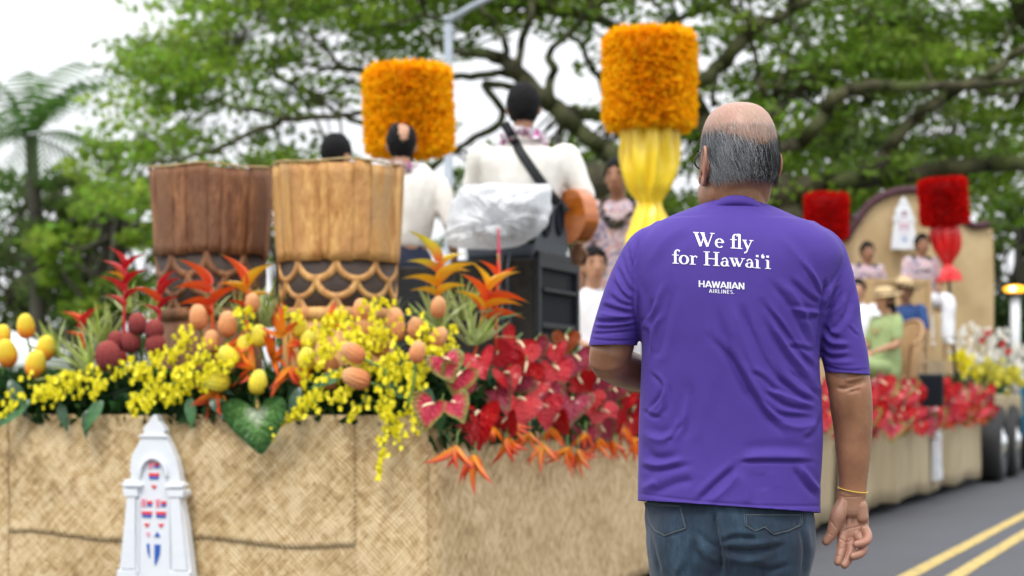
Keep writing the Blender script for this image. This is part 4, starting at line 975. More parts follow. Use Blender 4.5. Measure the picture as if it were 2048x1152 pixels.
    if skirt:
        k1,k2=(D['knL']+D['knR'])/2,(D['anL']+D['anR'])/2; hp=(D['hiL']+D['hiR'])/2
        ms=fuse([ctube([(*hp,.18,.13),(*((hp+k1)/2),.19,.12),(*k1,.19,.11),(*(k1*.4+k2*.6),.20,.13),(*(k2+(0,0,.05)),.21,.15)],4,20,side=X)],.014,3); link('skirt',ms,pants,o)
    else:
        lp=[ctube([(*(pel+(0,0,.05)),.142*w,.112*w),(*(pel+(0,0,-.05)),.155*w,.122*w)],2,18,side=X)]
        for a,b,c in legs: lp.append(ctube([(*(a+(0,0,.0)),.088*w,.095*w),(*((a+b)/2),.084*w,.086*w),(*b,.070*w,.072*w),(*(b*.5+c*.5),.070*w,.070*w),(*(c+(0,0,.03)),.068*w,.070*w)],3,14))
        ms=fuse(lp,.012,3); V=getV(ms);N=getN(ms); V=V+N*np.array([.007*noise.noise(Vector((p[0]*14,p[1]*14,p[2]*9))) for p in V])[:,None]; setV(ms,V); link('trousers',ms,pants,o)
    for c in (D['anL'],D['anR']):
        ms=fuse([ctube([(*(c+(0,-.035,-.045)),.042,.04),(*(c+(0,.05,-.05)),.046,.036),(*(c+(0,.14,-.062)),.042,.025)],2,10)],.010,2); link('shoe',ms,shoes,o)
    # hair
    if hair:
        V=[];nu,nv=40,24; keep=[]
        for i in range(nv+1):
            th=PI*i/nv
            for j in range(nu):
                ph=2*PI*j/nu; x,y,z=math.sin(th)*math.cos(ph),math.sin(th)*math.sin(ph),math.cos(th); g=1.05+.07*noise.noise(Vector((x*4+loc[0]*9,y*4,z*4)))+.035*noise.noise(Vector((x*13,y*13,z*13+loc[0])))
                V.append(((x*.0865*g),(y*.1085*g-.006),(z*.1145*g+.020)))
        Fc=[]
        for i in range(nv):
            for j in range(nu):
                x,y,z=np.mean([V[i*nu+j],V[(i+1)*nu+(j+1)%nu]],0); k=(z>-.075+ (y+.02)*1.3) and not (y>.060 and z<.069) and not (abs(x)>.073 and z<.011 and y>-.033)
                if hair=='bald': k=k and not (((x-.012)/.040)**2+((z-.094)/.083)**2<1 and y<.03 and True) and not (y>-.01 and z>.083)
                if hair=='long': k=(z>.03 or y<.03) and not (y>.05 and z<.06)
                if k: Fc.append((i*nu+j,(i+1)*nu+j,(i+1)*nu+(j+1)%nu,i*nu+(j+1)%nu))
        off=hc-np.array((0,0,0)); V=[tuple(np.array(Rz@Vector(v))+np.array(Rz@Vector(HC))-np.array(HC)+off) for v in V]
        h=MB().add(V,Fc).obj('hair',hairm,o); sm=h.modifiers.new('s','SOLIDIFY'); sm.thickness=.012; sm.offset=-.4
        if hair=='long':
            ms=fuse([ctube([(*(hc+(0,-.05,.03)),.07,.05),(*(hc+(0,-.085,-.08)),.075,.04),(*(hc+(0,-.095,-.22)),.06,.03)],3,12,side=X)],.01,2); link('hair',ms,hairm,o)
    if face:
        for sx_ in (-1,1):
            def at(x,y,z): return np.array(Rz@Vector((x,HC[1]+y,HC[2]+z)))+ho+D['head']
            MB().add(*ellipsoid(at(sx_*.034,.092,.013),(.016,.008,.007))).obj('eye',eyeb,o); MB().add(*ellipsoid(at(sx_*.034,.098,.033),(.021,.006,.0045))).obj('eyebrow',hairm,o)
        MB().add(*ellipsoid(at(0,.104,-.064),(.023,.008,.0065))).obj('mouth',lipm,o)
    if lei:
        V=[];T=[];r=np.random.default_rng(int(abs(loc[0])*1000)%999)
        cols=[(.82,.78,.82),(.85,.82,.85),(.50,.03,.28),(.80,.74,.8)] if lei==1 else ([(.05,.05,.045),(.10,.09,.06),(.30,.26,.2),(.06,.045,.05)] if lei==2 else [(.62,.50,.28),(.70,.58,.35)])
        n=460; 
        for k in range(n):
            t=2*PI*r.random(); drop=.10*max(0,math.sin(t))**1.5*(1.6 if lei>1 else 1.1)
            c=nk+np.array((math.cos(t)*(.105+.02*(lei>1)), .005+math.sin(t)*.115+.035*(math.sin(t)>0)*math.sin(t), -.005-drop+.035*max(0,-math.sin(t))))
            c=c+r.normal(size=3)*.013; a=r.normal(size=3); a/=np.linalg.norm(a); b=np.cross(a,r.normal(size=3)); b/=np.linalg.norm(b); l=r.uniform(.012,.024)
            V+=[c-a*l,c+b*l*.7,c+a*l,c-b*l*.7]; T.append(np.array(cols[r.integers(len(cols))])*r.uniform(.85,1.1))
        link('lei',np_mesh('lei',V,np.arange(n*4).reshape(-1,4),np.array(T),petw),None,o)
    return o
def hat(loc, o_label, tilt=(0,0,0), s=1.0):
    prof=[(.0,.115),(.03,.113),(.06,.098),(.078,.080),(.085,.060),(.03,.066),(.012,.072),(.004,.10),(.004,.150),(.016,.185),(.013,.186),(-.002,.150),(-.004,.098)]
    n=32;V=[]
    for r_,z in prof: pass
    pr=[(.002,.105),(.05,.106),(.075,.098),(.088,.075),(.092,.02),(.11,.008),(.16,.004),(.20,.018),(.203,.014),(.16,-.003),(.10,-.002)]
    for r_,z in pr:
        for j in range(n): a=2*PI*j/n; V.append((math.cos(a)*r_,math.sin(a)*r_*1.08,z+.010*math.cos(2*a)*(r_>.11)))
    Fc=[(i*n+j,i*n+(j+1)%n,(i+1)*n+(j+1)%n,(i+1)*n+j) for i in range(len(pr)-1) for j in range(n)]
    o=MB().add(V,Fc).obj('straw_hat',straw); o.location=loc; o.rotation_euler=tilt; o.scale=(s,s,s); tag(o,o_label,'hat'); 
    V=[];
    for z in (.012,.036):
        for j in range(n): a=2*PI*j/n; V.append((math.cos(a)*.0935,math.sin(a)*.1010,z))
    MB().add(V,[(j,(j+1)%n,n+(j+1)%n,n+j) for j in range(n)]).obj('hat_band',pm('dark_hat_band',(.06,.035,.03),rough=.8) if 'dark_hat_band' not in bpy.data.materials else bpy.data.materials['dark_hat_band'],o); return o

def at_px(px,d,z=DECK): p=P(px,800,d); return (p.x,p.y,z)
# scale chosen so that the head top meets the photo
def sc_for(py_top,d,z=DECK): return (CAMZ+(800-py_top)*d/F-z)/1.768
person(at_px(670,11.7),math.radians(-8),sc_for(268,11.7),'person with short black hair whose head shows above the golden drum',skin='tan',face=True,head_yaw=math.radians(-22),
   J=dict(elL=(-.27,.05,1.15),haL=(-.12,.25,1.1),elR=(.27,.05,1.15),haR=(.1,.27,1.12)))
person(at_px(803,11.5),math.radians(5),sc_for(246,11.5),'balding person in cream shirt, white lei and navy trousers beside the golden drum',hair='bald',lei=1,sleeve=1.0,wide=1.12,hem=1.04,
   J=dict(chest=(.03,-.02,1.30),elR=(.30,-.06,1.16),haR=(.33,.10,.93),elL=(-.29,.05,1.15),haL=(-.15,.26,1.10),shR=(.22,-.01,1.40),shL=(-.20,0,1.41)))
gp=person(at_px(1047,11.2),math.radians(-3),sc_for(174,11.2),'broad person in cream shirt with a black guitar strap across the back and a lei',lei=1,skin='brown',sleeve=.82,wide=1.3,hem=.9,
   J=dict(neck=(0,-.01,1.48),shL=(-.235,0,1.40),shR=(.235,0,1.40),elR=(.355,-.02,1.13),haR=(.30,.07,.91),elL=(-.30,.09,1.14),haL=(-.22,.35,1.20),chest=(0,-.02,1.26)))
pd=person(at_px(1236,13.9),math.radians(172),sc_for(318,13.9),'standing young person in patterned aloha shirt and white trousers behind the yellow satin',shirt=aloha,pants=whitecl,sleeve=.8,lei=2,face=True,hem=.84,head_yaw=math.radians(-8),
   J=dict(elL=(-.24,.02,1.12),haL=(-.27,.08,.84),elR=(.25,.02,1.12),haR=(.26,.07,.86)),skin='brown')
seat=lambda h:dict(pel=(0,0,h+.10),chest=(0,0,h+.43),neck=(0,-.01,h+.61),shL=(-.18,0,h+.57),shR=(.18,0,h+.57),elL=(-.25,.05,h+.31),haL=(-.10,.27,h+.22),elR=(.25,.05,h+.31),haR=(.10,.27,h+.22),
   hiL=(-.09,.02,h+.07),hiR=(.09,.02,h+.07),knL=(-.12,.44,h+.07),knR=(.12,.44,h+.07),anL=(-.12,.45,h-.36),anR=(.12,.45,h-.36))
person(at_px(1187,13.6,DECK+.0),math.radians(190),.98,'seated black haired person in white low beside the subwoofer',J=dict(seat(.22),knL=(-.2,.36,.30),knR=(.2,.36,.30),anL=(-.12,.2,.07),anR=(.12,.2,.07)),shirt=whitecl,pants=whitecl,sleeve=.8,face=True)
stn=straw; wood=pm('light_wood',(.40,.26,.12),(.50,.34,.17),sc=8,rough=.6,stretch=(1,1,5)); rattan=pm('rattan',(.34,.19,.08),(.46,.28,.13),sc=30,rough=.7,bump=.8,bsc=90)
def stool(loc,heading,h,label,back=.42):
    o=empty('wooden_chair',loc,label,'chair',None,(0,0,heading)); 
    MB().box((0,.08,h-.02),(.42,.42,.04)).obj('seat',wood,o,False)
    for a in (-.19,.19):
        for b in (-.10,.26): MB().box((a,b,(h-.04)/2),(.04,.04,h-.041)).obj('leg',wood,o,False)
    for a in (-.19,.19): MB().box((a,-.12,h+back/2+.001),(.04,.035,back)).obj('back_post',wood,o,False)
    for z in (h+.12,h+.24,h+back-.03): MB().box((0,-.12,z),(.339,.022,.06)).obj('back_slat',wood,o,False)
    return o
ZR=DECK+.562
s1=.97
for (px,d,top,lab,labc,sk,tr) in ((1733,25.6,486,'seated person in pale patterned shirt before the backdrop, left of two','light wooden chair under the left of the two patterned-shirt sitters','brown',whitecl),(1842,25.0,470,'larger seated person in lilac patterned shirt and white trousers below the tilted red standard','light wooden chair under the right of the two patterned-shirt sitters','brown',whitecl)):
    h=.50; s_=1.0; zt=CAMZ+(800-top)*d/F; hh=zt-.905-ZR   # seat height that puts the head where it is
    J=seat(hh+.0); kx=.16; 
    J['anL']=(-.14,.42,hh-.40); J['anR']=(.14,.42,hh-.42); J['knL']=(-.16,.40,hh+.06); J['knR']=(.16,.40,hh+.06)
    o=person(at_px(px,d,ZR),math.radians(196),1.0,lab,J=J,shirt=aloha,pants=tr,sleeve=.85,lei=2,face=True,hem=.9,skin=sk,shoes=shoem,wide=1.22)
    stool(at_px(px,d,ZR),math.radians(196),max(.3,hh-.03),labc)
# small table boards in front of the two sitters
for (px,d,w_,lab) in ((1722,24.7,.62,'low light wooden box panel in front of the left sitter'),(1800,24.2,.75,'light wooden box panel between the two sitters, behind the straw hats')):
    p=P(px,800,d); o=empty('wooden_screen',(p.x,p.y,DECK+.562),lab,'screen',None,(0,0,math.radians(12)))
    zt=CAMZ+(800-558)*d/F-DECK-.562
    for a in (-w_/2,w_/2): MB().box((a,0,zt/2),(.05,.05,zt)).obj('post',wood,o,False)
    MB().box((0,0,zt-.03),(w_-.052,.03,.06)).obj('rail',wood,o,False); MB().box((0,0,zt*.5),(w_-.052,.028,.05)).obj('rail',wood,o,False)
    MB().box((0,.005,zt*.75),(w_-.06,.012,zt*.38)).obj('panel',wood,o,False)
# woman in green in a rattan armchair, man in blue with a straw hat
def low_seat(px,d,top,heading,lab,**k):
    zt=CAMZ+(800-top)*d/F; hh=zt-.905*1.0-DECK; return person(at_px(px,d),heading,1.0,lab,J=seat(max(.36,hh)),**k),max(.36,hh)
w,hh=low_seat(1772,21.6,596,math.radians(118),'seated person in sage green dress, straw hat and cream lei',shirt=green_dress,pants=green_dress,skirt=True,sleeve=.7,hair='long',lei=3,face=True,wide=1.15)
hz=DECK+hh+.61+.26-.035; p=P(1772,800,21.6); hat((p.x-.02,p.y,hz),'straw hat on the person in the green dress',(.05,-.1,0),1.0)
w2,h2=low_seat(1812,23.4,562,math.radians(150),'seated person in blue shirt under a wide straw hat behind the green dress',shirt=bluecl,pants=denimfar,sleeve=.8,face=True,skin='brown')
p=P(1812,800,23.4); hat((p.x-.03,p.y-.01,DECK+h2+.61+.26-.035),'wide straw hat tipped forward on the person in blue',(.0,.25,0),1.08)
w3,h3=low_seat(1715,22.6,560,math.radians(165),'seated person in bright blue and white mostly hidden behind the purple sleeve',shirt=whitecl,pants=bluecl,sleeve=.8)
p=P(1790,800,21.9); rc=empty('rattan_armchair',(p.x,p.y,DECK),'rounded brown rattan armchair holding the person in green','chair',None,(0,0,math.radians(118)))
V=[];n=26
for i in range(n+1):
    a=PI*(.02+.96*i/n); 
    for z,r_ in ((.0,.30),(.40,.34),(.62+.28*math.sin(a)**2,.37),(.66+.28*math.sin(a)**2,.39),(.64+.28*math.sin(a)**2,.41),(.40,.37),(.0,.33)): V.append((math.cos(a)*r_,.12-math.sin(a)*r_,z))
MB().add(V,[(i*7+j,i*7+j+1,(i+1)*7+j+1,(i+1)*7+j) for i in range(n) for j in range(6)]).obj('backrest',rattan,rc)
MB().tube([(0,.1,.0),(0,.1,.33),(0,.1,.345)],[.29,.31,.30],None,24).obj('seat',rattan,rc)
rim_=[(math.cos(a)*.39,.12-math.sin(a)*.39,.67+.28*math.sin(a)**2) for a in np.linspace(.05,PI-.05,24)]; MB().tube(rim_,.022,None,8).obj('rim',rattan,rc)
p=P(1815,800,23.6); stool((p.x,p.y,DECK),math.radians(150),max(.3,h2-.02),'light wooden chair under the person in blue')
p=P(1716,800,22.7); stool((p.x,p.y,DECK),math.radians(165),max(.3,h3-.02),'light wooden chair hidden behind the purple sleeve')
p=P(1189,800,13.7); stool((p.x,p.y,DECK),math.radians(190),.20,'low light wooden seat under the white-shirted person by the subwoofer',.3)

# guitar with its strap, held by the broad musician
gwood=pm('orange_guitar_wood',(.34,.085,.008),(.46,.13,.015),sc=6,rough=.25,coat=.6,stretch=(1,1,6)); gdark=pm('guitar_dark',(.03,.015,.01),rough=.3)
g=empty('guitar',P(1148,432,11.15),'shiny orange brown guitar at the right hip of the musician with the black strap','guitar')
prof=[(0,.0),(.055,.02),(.125,.08),(.155,.17),(.135,.26),(.108,.31),(.115,.37),(.125,.42),(.10,.475),(.03,.50),(0,.50)]
q=cr([(a,b) for a,b in prof],4); outl=[(a,b) for a,b in q]+[(-a,b) for a,b in q[::-1][1:-1]]
n=len(outl);V=[(a,-.045,b) for a,b in outl]+[(a,.045,b) for a,b in outl]; zd=Vector((-.5,.82,.25)).normalized(); xd=(Vector((.0,0,1))-zd*zd.z).normalized(); yd=zd.cross(xd); Rg=Matrix((xd,yd,zd)).transposed().to_4x4()
def gob(V,Fc,name,mat,sm=False):
    V=[tuple(Rg@(Vector(v)-Vector((0,0,.2)))) for v in V]; ob=MB().add(V,Fc).obj(name,mat,g,sm); return ob
ob=gob(V,[tuple(range(n))[::-1],tuple(range(n,2*n))]+[(i,(i+1)%n,(i+1)%n+n,i+n) for i in range(n)],'body',gwood); bm=bmesh.new(); bm.from_mesh(ob.data); bmesh.ops.recalc_face_normals(bm,faces=bm.faces); bm.to_mesh(ob.data); bm.free(); b=ob.modifiers.new('b','BEVEL'); b.width=.012; b.segments=3
mb=MB().box((0,.052,.75),(.05,.022,.5)); gob(mb.V,mb.F,'neck',gdark); mb=MB().box((0,.056,1.05),(.07,.02,.12)); gob(mb.V,mb.F,'headstock',gdark)
t=MB().tube([(0,.046,.30),(0,.0485,.30)],.048,None,20); gob(t.V,t.F,'sound_hole',gdark); mb=MB().box((0,.052,.12),(.13,.012,.022)); gob(mb.V,mb.F,'bridge',gdark)
for i in range(6): mb=MB().box((-.018+i*.0072,.060,.60),(.0015,.0015,.96)); gob(mb.V,mb.F,'string',chrome)
# strap over the back: follow the shirt surface
bpy.context.view_layer.update()
def bvh_of(o):
    me=o.data; M=o.matrix_world; return BVHTree.FromPolygons([M@v.co for v in me.vertices],[tuple(p.vertices) for p in me.polygons])
sh=[c for c in gp.children if c.name.startswith('shirt')][0]; bv=bvh_of(sh)
path=cr([(1008,246),(1018,262),(1040,302),(1062,335),(1084,366),(1100,388),(1118,408),(1132,425)],5); V=[];nn=len(path)
for i,(x,y) in enumerate(path):
    a=path[min(i+1,nn-1)]-path[max(i-1,0)]; a/=np.linalg.norm(a); nrm=np.array((-a[1],a[0]))
    for s_ in (-1,-.33,.33,1):
        qq=np.array((x,y))+nrm*9.5*s_; tgt=P(qq[0],qq[1],12); o0=Vector((0,0,CAMZ)); h_=bv.ray_cast(o0,(tgt-o0).normalized()); d=h_[0].y-.012 if h_[0] is not None else 11.03
        V.append(P(qq[0],qq[1],d)-g.location)
ms=mesh('strap',V,[(i*4+j,i*4+j+1,(i+1)*4+j+1,(i+1)*4+j) for i in range(nn-1) for j in range(3)],True,pm('black_webbing',(.012,.013,.015),rough=.8)); so=link('strap',ms,None,g); m=so.modifiers.new('s','SOLIDIFY'); m.thickness=.005
# ---------------------------------------------------------------- flowers and leaves
stemm = pm('green_stem', (.10,.20,.04), (.16,.28,.06), sc=20, rough=.5)
leafd = pm('dark_green_leaf', (.012,.055,.018), (.03,.10,.03), sc=10, rough=.35, coat=.2, trans=.2)
leafg = pm('glossy_green_leaf', (.03,.13,.03), (.06,.20,.05), sc=8, rough=.3, coat=.3, trans=.25)
bladem = pm('pale_green_blade', (.34,.42,.13), (.52,.56,.27), sc=12, rough=.5, trans=.3)
bladem2 = pm('yellow_green_blade', (.30,.44,.06), (.45,.55,.12), sc=12, rough=.5, trans=.3)
def spathe_mat(name, c_in, c_mid, c_edge, p=.75):
    m,t,b=nm(name);N=t.nodes.new;K=t.links.new; tc=N('ShaderNodeTexCoord'); sp=N('ShaderNodeSeparateXYZ'); K(tc.outputs['UV'],sp.inputs[0])
    n=N('ShaderNodeTexNoise'); n.inputs['Scale'].default_value=25; K(tc.outputs['Object'],n.inputs['Vector']); ma=N('ShaderNodeMath'); ma.operation='MULTIPLY_ADD'; ma.inputs[1].default_value=.25; K(n.outputs['Fac'],ma.inputs[0]); sb=N('ShaderNodeMath'); sb.operation='SUBTRACT'; sb.inputs[1].default_value=.12; K(sp.outputs['X'],sb.inputs[0]); K(sb.outputs[0],ma.inputs[2])
    r=N('ShaderNodeValToRGB'); e=r.color_ramp.elements; e[0].color=(*c_in,1); e[0].position=.15; x=e.new(p); x.color=(*c_mid,1); e[-1].color=(*c_edge,1); e[-1].position=1; K(ma.outputs[0],r.inputs[0]); K(r.outputs[0],b.inputs['Base Color'])
    b.inputs['Roughness'].default_value=.3; b.inputs['Coat Weight'].default_value=.35; b.inputs['Specular IOR Level'].default_value=.35; b.inputs['Coat Roughness'].default_value=.2
    w=N('ShaderNodeTexWave'); w.inputs['Scale'].default_value=3; w.inputs['Distortion'].default_value=4; K(tc.outputs['UV'],w.inputs['Vector']); n2=N('ShaderNodeTexNoise'); n2.inputs['Scale'].default_value=70; K(tc.outputs['Object'],n2.inputs['Vector'])
    bp=N('ShaderNodeBump'); bp.inputs['Strength'].default_value=.6; bp.inputs['Distance'].default_value=.06; n2.inputs['Scale'].default_value=9; n.inputs['Scale'].default_value=6; K(n2.outputs['Fac'],bp.inputs['Height']); K(bp.outputs[0],b.inputs['Normal'])
    tl=N('ShaderNodeBsdfTranslucent'); ms=N('ShaderNodeMixShader'); ms.inputs[0].default_value=.18; K(r.outputs[0],tl.inputs['Color']); K(b.outputs[0],ms.inputs[1]); K(tl.outputs[0],ms.inputs[2]); K(ms.outputs[0],t.nodes['Material Output'].inputs['Surface']); return m
SM = dict(red=spathe_mat('red_spathe',(.62,.008,.014),(.56,.005,.010),(.42,.008,.012)), pink=spathe_mat('coral_pink_spathe',(.62,.025,.035),(.60,.012,.028),(.42,.012,.03)),
  obake=spathe_mat('red_green_spathe',(.62,.03,.08),(.55,.02,.06),(.22,.28,.05),.62), mauve=spathe_mat('mauve_spathe',(.42,.04,.08),(.36,.03,.07),(.22,.12,.06),.7),
  green=spathe_mat('green_white_spathe',(.62,.72,.50),(.12,.28,.06),(.02,.09,.02),.45), brown=spathe_mat('rust_spathe',(.40,.10,.02),(.38,.06,.02),(.3,.14,.03)))
spadm = ramp_mat('cream_spadix',[(0,(.75,.45,.30)),(.5,(.80,.62,.40)),(1,(.85,.75,.45))],'Z',.6,.05); spado = ramp_mat('orange_spadix',[(0,(.75,.4,.15)),(1,(.8,.3,.12))],'Z',.6,.05)
def spathe_mesh(name, cup, seed, mat):
    V=[(0,0,0)];UV=[(0,0)];Fc=[];na,nr=36,6; R=random.Random(seed); ph=R.uniform(0,6)
    for i in range(1,nr+1):
        f=i/nr
        for j in range(na):
            t=2*PI*j/na; # heart: tip at -Y, notch at +Y
            x=.36*math.sin(t)**3+.22*math.sin(t); y=(.40*math.cos(t)-.15*math.cos(2*t)-.05*math.cos(3*t)-.02*math.cos(4*t)); y=y*1.15-.18 if y<0 else y*1.15-.18
            x*=f;y=.12*(1-f)*0+y*f; z=cup*(x*x*1.6)+.12*cup*math.cos(t)*f**2+.045*f*f*math.sin(4*t+ph)+.02*f*math.sin(11*t+2*ph)-.25*abs(cup)*max(0,-y-.3)**2
            V.append((x,y,z));UV.append((f,j/na))
    for j in range(na): Fc.append((0,1+j,1+(j+1)%na))
    for i in range(nr-1):
        for j in range(na): a=1+i*na;b=a+na; Fc.append((a+j,b+j,b+(j+1)%na,a+(j+1)%na))
    me=mesh(name,V,Fc,True,mat); uvgrid(me,UV); return me
SPM={k:[spathe_mesh('spathe',c,i,m) for i,c in enumerate((.55,.25,.9))] for k,m in SM.items()}
def spadix_me(mat): 
    q=cr([(0,.02,0),(0,-.02,.12),(0,-.10,.26),(0,-.20,.36)],4); V,Fc=tube(q,[.032,.036,.040,.042,.042,.040,.038,.036,.034,.032,.028,.022,.010],None,8); return mesh('spadix',V,Fc,True,mat)
SPX=spadix_me(spadm); SPO=spadix_me(spado)
def anthurium(p, size, kind, nrm, roll, label, group=None, stem_to=None, light=False, spx=SPX):
    o=empty('anthurium',p,label,'flower',group); M=rotm(nrm,roll); a=link('spathe',SPM[kind][random.randrange(3)],None,o); a.matrix_local=M@Matrix.Scale(size,4)
    b=link('spadix',spx,None,o); b.matrix_local=M@Matrix.Rotation(random.uniform(-.5,.5),4,'Z')@Matrix.Scale(size,4)
    if stem_to is not None:
        e=Vector(stem_to)-Vector(p); n=Vector(nrm).normalized(); MB().tube(cr([(0,0,0),tuple(-n*size*.25+Vector((0,0,size*.1))),tuple(e*.6-n*.02),tuple(e)],3),.0035,None,5).obj('stem',stemm,o)
    return o
side_n=Vector((vx,vy,0)); front_n=Vector((-ux,-uy,0)); CAMP=Vector((0,0,CAMZ))
def side_pt(px,py,off): # point on the side flower bank: off = distance proud of the skirt
    d=side_d(px); p=P(px,py,d); return p+side_n*off-Vector((ux,uy,0))*0
words={'red':'glossy red','pink':'coral pink','obake':'red anthurium with green lobes, a','mauve':'dusky mauve','brown':'rust coloured'}
AN=[(887,718,60,'obake',.3,'left of the top row at the float corner'),(923,745,58,'obake',-.3,'just right of the corner one in the top row'),(868,809,66,'obake',-.35,'lowest at the float corner beside the hanging yellow orchids'),
(902,806,54,'obake',.5,'tucked right of the lowest corner one'),(960,826,84,'red',.02,'large and heart shaped, hanging lowest in front with its tip down'),(1032,684,76,'red',-.5,'brightest and topmost, under the black subwoofer'),
(960,716,56,'pink',.4,'second of the top row, beside the pale grass'),(998,702,50,'pink',1.2,'small, between the brightest top one and the pale grass'),(1053,725,66,'red',-.6,'directly below the brightest top one'),
(1107,734,58,'pink',.1,'round, in the middle of the bank facing forward'),(1150,712,62,'mauve',.2,'right end of the top row by the purple sleeve'),(1132,672,44,'brown',.0,'behind the top row below the subwoofer front'),
(1070,684,46,'mauve',.3,'behind the brightest one, facing up'),(1035,800,74,'red',-.25,'long and narrow in the lower middle, right of the big heart'),(1078,812,60,'pink',.2,'right of the long narrow one in the lower middle'),
(993,780,58,'mauve',.6,'dark between the big heart and the long narrow one'),(1040,752,52,'mauve',-.5,'half hidden in the middle under the top row'),(1120,828,52,'red',.1,'lower, between the middle and the drooping orange blooms'),
(1142,800,60,'mauve',-.2,'with a long curved spadix in the centre right'),(1178,788,50,'red',-.1,'rounded, halfway up the right part of the bank'),(1200,822,58,'pink',.25,'wide, low in the right part of the bank'),
(1236,826,52,'pink',-.15,'beside the wide low one on its right'),(1158,755,48,'red',.5,'above the rounded right one'),(1196,757,50,'mauve',-.3,'under the bent elbow of the man in purple'),
(1092,778,48,'mauve',.2,'behind the round middle one'),(1164,864,50,'mauve',.0,'lowest and darkest above the orange blooms'),(1202,852,46,'mauve',.6,'greyish, low at the right above the orange blooms'),
(1258,838,46,'red',.2,'low beside the purple shirt'),(1224,772,48,'mauve',.1,'right of the elbow of the man in purple'),(1258,792,50,'red',-.3,'tucked against the purple shirt edge'),
(1272,812,50,'pink',.3,'partly behind the purple shirt'),(1190,722,46,'red',-.2,'just below the purple sleeve hem'),(1222,738,44,'pink',.3,'hidden behind the bent forearm'),(1008,748,50,'red',.2,'in the upper left middle under the pink pair'),
(1068,768,46,'red',-.4,'in the very middle of the bank'),(1112,694,42,'pink',.1,'in the top row left of the mauve end one'),(1015,836,44,'red',.4,'peeping out behind the tip of the big heart'),(935,772,46,'mauve',-.2,'behind the corner pair, low')]
for i,(px,py,w,kind,roll,lab) in enumerate(AN):
    off=.16+.10*((i*37)%7)/7-(.05 if py<730 else 0); d=side_d(px)-.25; d=max(d,8.2); p=P(px,py,d-.12*((i*13)%5)/5+ (.12 if py<720 else 0)); sz=w*p.y/F*1.16
    nr=Vector((random.uniform(-.8,.8),-1,random.uniform(-.35,.75)))
    kd=words[kind]; L_=(kd+' anthurium ' if kind!='obake' else 'red anthurium with green lobes, ')+lab
    anthurium(p,sz,kind,nr,roll,L_,'anthuriums banked along the float side',stem_to=p+Vector((.03,.28,.05)))
# anthuriums along the rest of the side (hidden by the man, then small in the distance)
kinds=['red','pink','red','red','mauve','pink','obake']; R=random.Random(3)
s_=3.0; cnt=0
while s_<18.7:
    near=s_<9; step=.24 if near else .12
    for k in range(3 if near else 4):
        z=DECK+R.uniform(-.12,.26)-(k==0)*.06; v=.04+R.uniform(-.05,.10)+(.06 if z<DECK else 0); p=FL(s_+R.uniform(0,step),v,z); kd=R.choice(kinds); sz=R.uniform(.14,.19) if near else R.uniform(.16,.23)
        if k==2 and R.random()<.35 and not near: continue
        pxx=1024+F*p.x/p.y
        if pxx<1640: lb,gr='red or pink anthurium in the stretch of the bank hidden behind the man in purple','anthuriums hidden behind the man in purple'
        elif pxx<1735: lb,gr='small anthurium in the sliver of bank between the purple shirt and the bare arm','anthuriums between shirt and arm'
        elif pxx<1850: lb,gr='small red or pink anthurium in the far bank between the forearm and the black monitor','anthuriums far along the float side, near half'
        else: lb,gr='tiny red or pink anthurium at the farthest end of the far bank','anthuriums far along the float side, far end'
        anthurium(p,sz,kd,Vector((R.uniform(-.3,.8),-1,R.uniform(-.2,.6))),R.uniform(-.7,.7),lb,gr)
        cnt+=1
    s_+=step if near else step*1.7
# dark greenery under the flower banks
def bank(name,label,cf,n,size,cols,seed,flat=.2):
    r=np.random.default_rng(seed); V=[];T=[]
    for k in range(n):
        c,dr=cf(r); a=np.array(dr)+r.normal(size=3)*.5; a/=np.linalg.norm(a); b=np.cross(a,r.normal(size=3)); b/=np.linalg.norm(b); l=size*r.uniform(.5,1.3); w=l*r.uniform(.12,.3); c=np.array(c)
        V+=[c-a*l*.5,c+b*w,c+a*l*.5+np.array((0,0,-l*.12)),c-b*w]; T.append(np.array(cols[r.integers(len(cols))])*r.uniform(.7,1.3))
    me=np_mesh(name,V,np.arange(n*4).reshape(-1,4),np.array(T),leafm); o=link(name,me); tag(o,label,'foliage',None,'stuff'); return o
DG=[(.015,.06,.014),(.025,.09,.022),(.04,.125,.03),(.012,.045,.014)]
def cf_front(r):
    u=r.uniform(-FW,-.02); t=r.random(); p=FL(r.uniform(-.03,.36),u,DECK+r.uniform(-.03,.20)); return tuple(p),(-.4*ux,-.4*uy,.6)
bank('greenery','dark green foliage packed under the flowers along the float front',cf_front,5200,.085,DG+[(.05,.12,.03)],1)
def cf_side(r):
    p=FL(r.uniform(0,4.4),r.uniform(-.30,.05),DECK+r.uniform(-.12,.22)); return tuple(p),(.4,-.5,-.2)
bank('greenery','dark fern greenery under the anthuriums at the float corner',cf_side,5200,.11,DG,2)
def cf_side2(r):
    p=FL(r.uniform(4.4,18.7),r.uniform(-.25,.03),DECK+r.uniform(-.10,.17)); return tuple(p),(.4,-.5,-.2)
bank('greenery','green foliage under the far flower bank',cf_side2,7000,.12,DG+[(.06,.13,.04)],3)
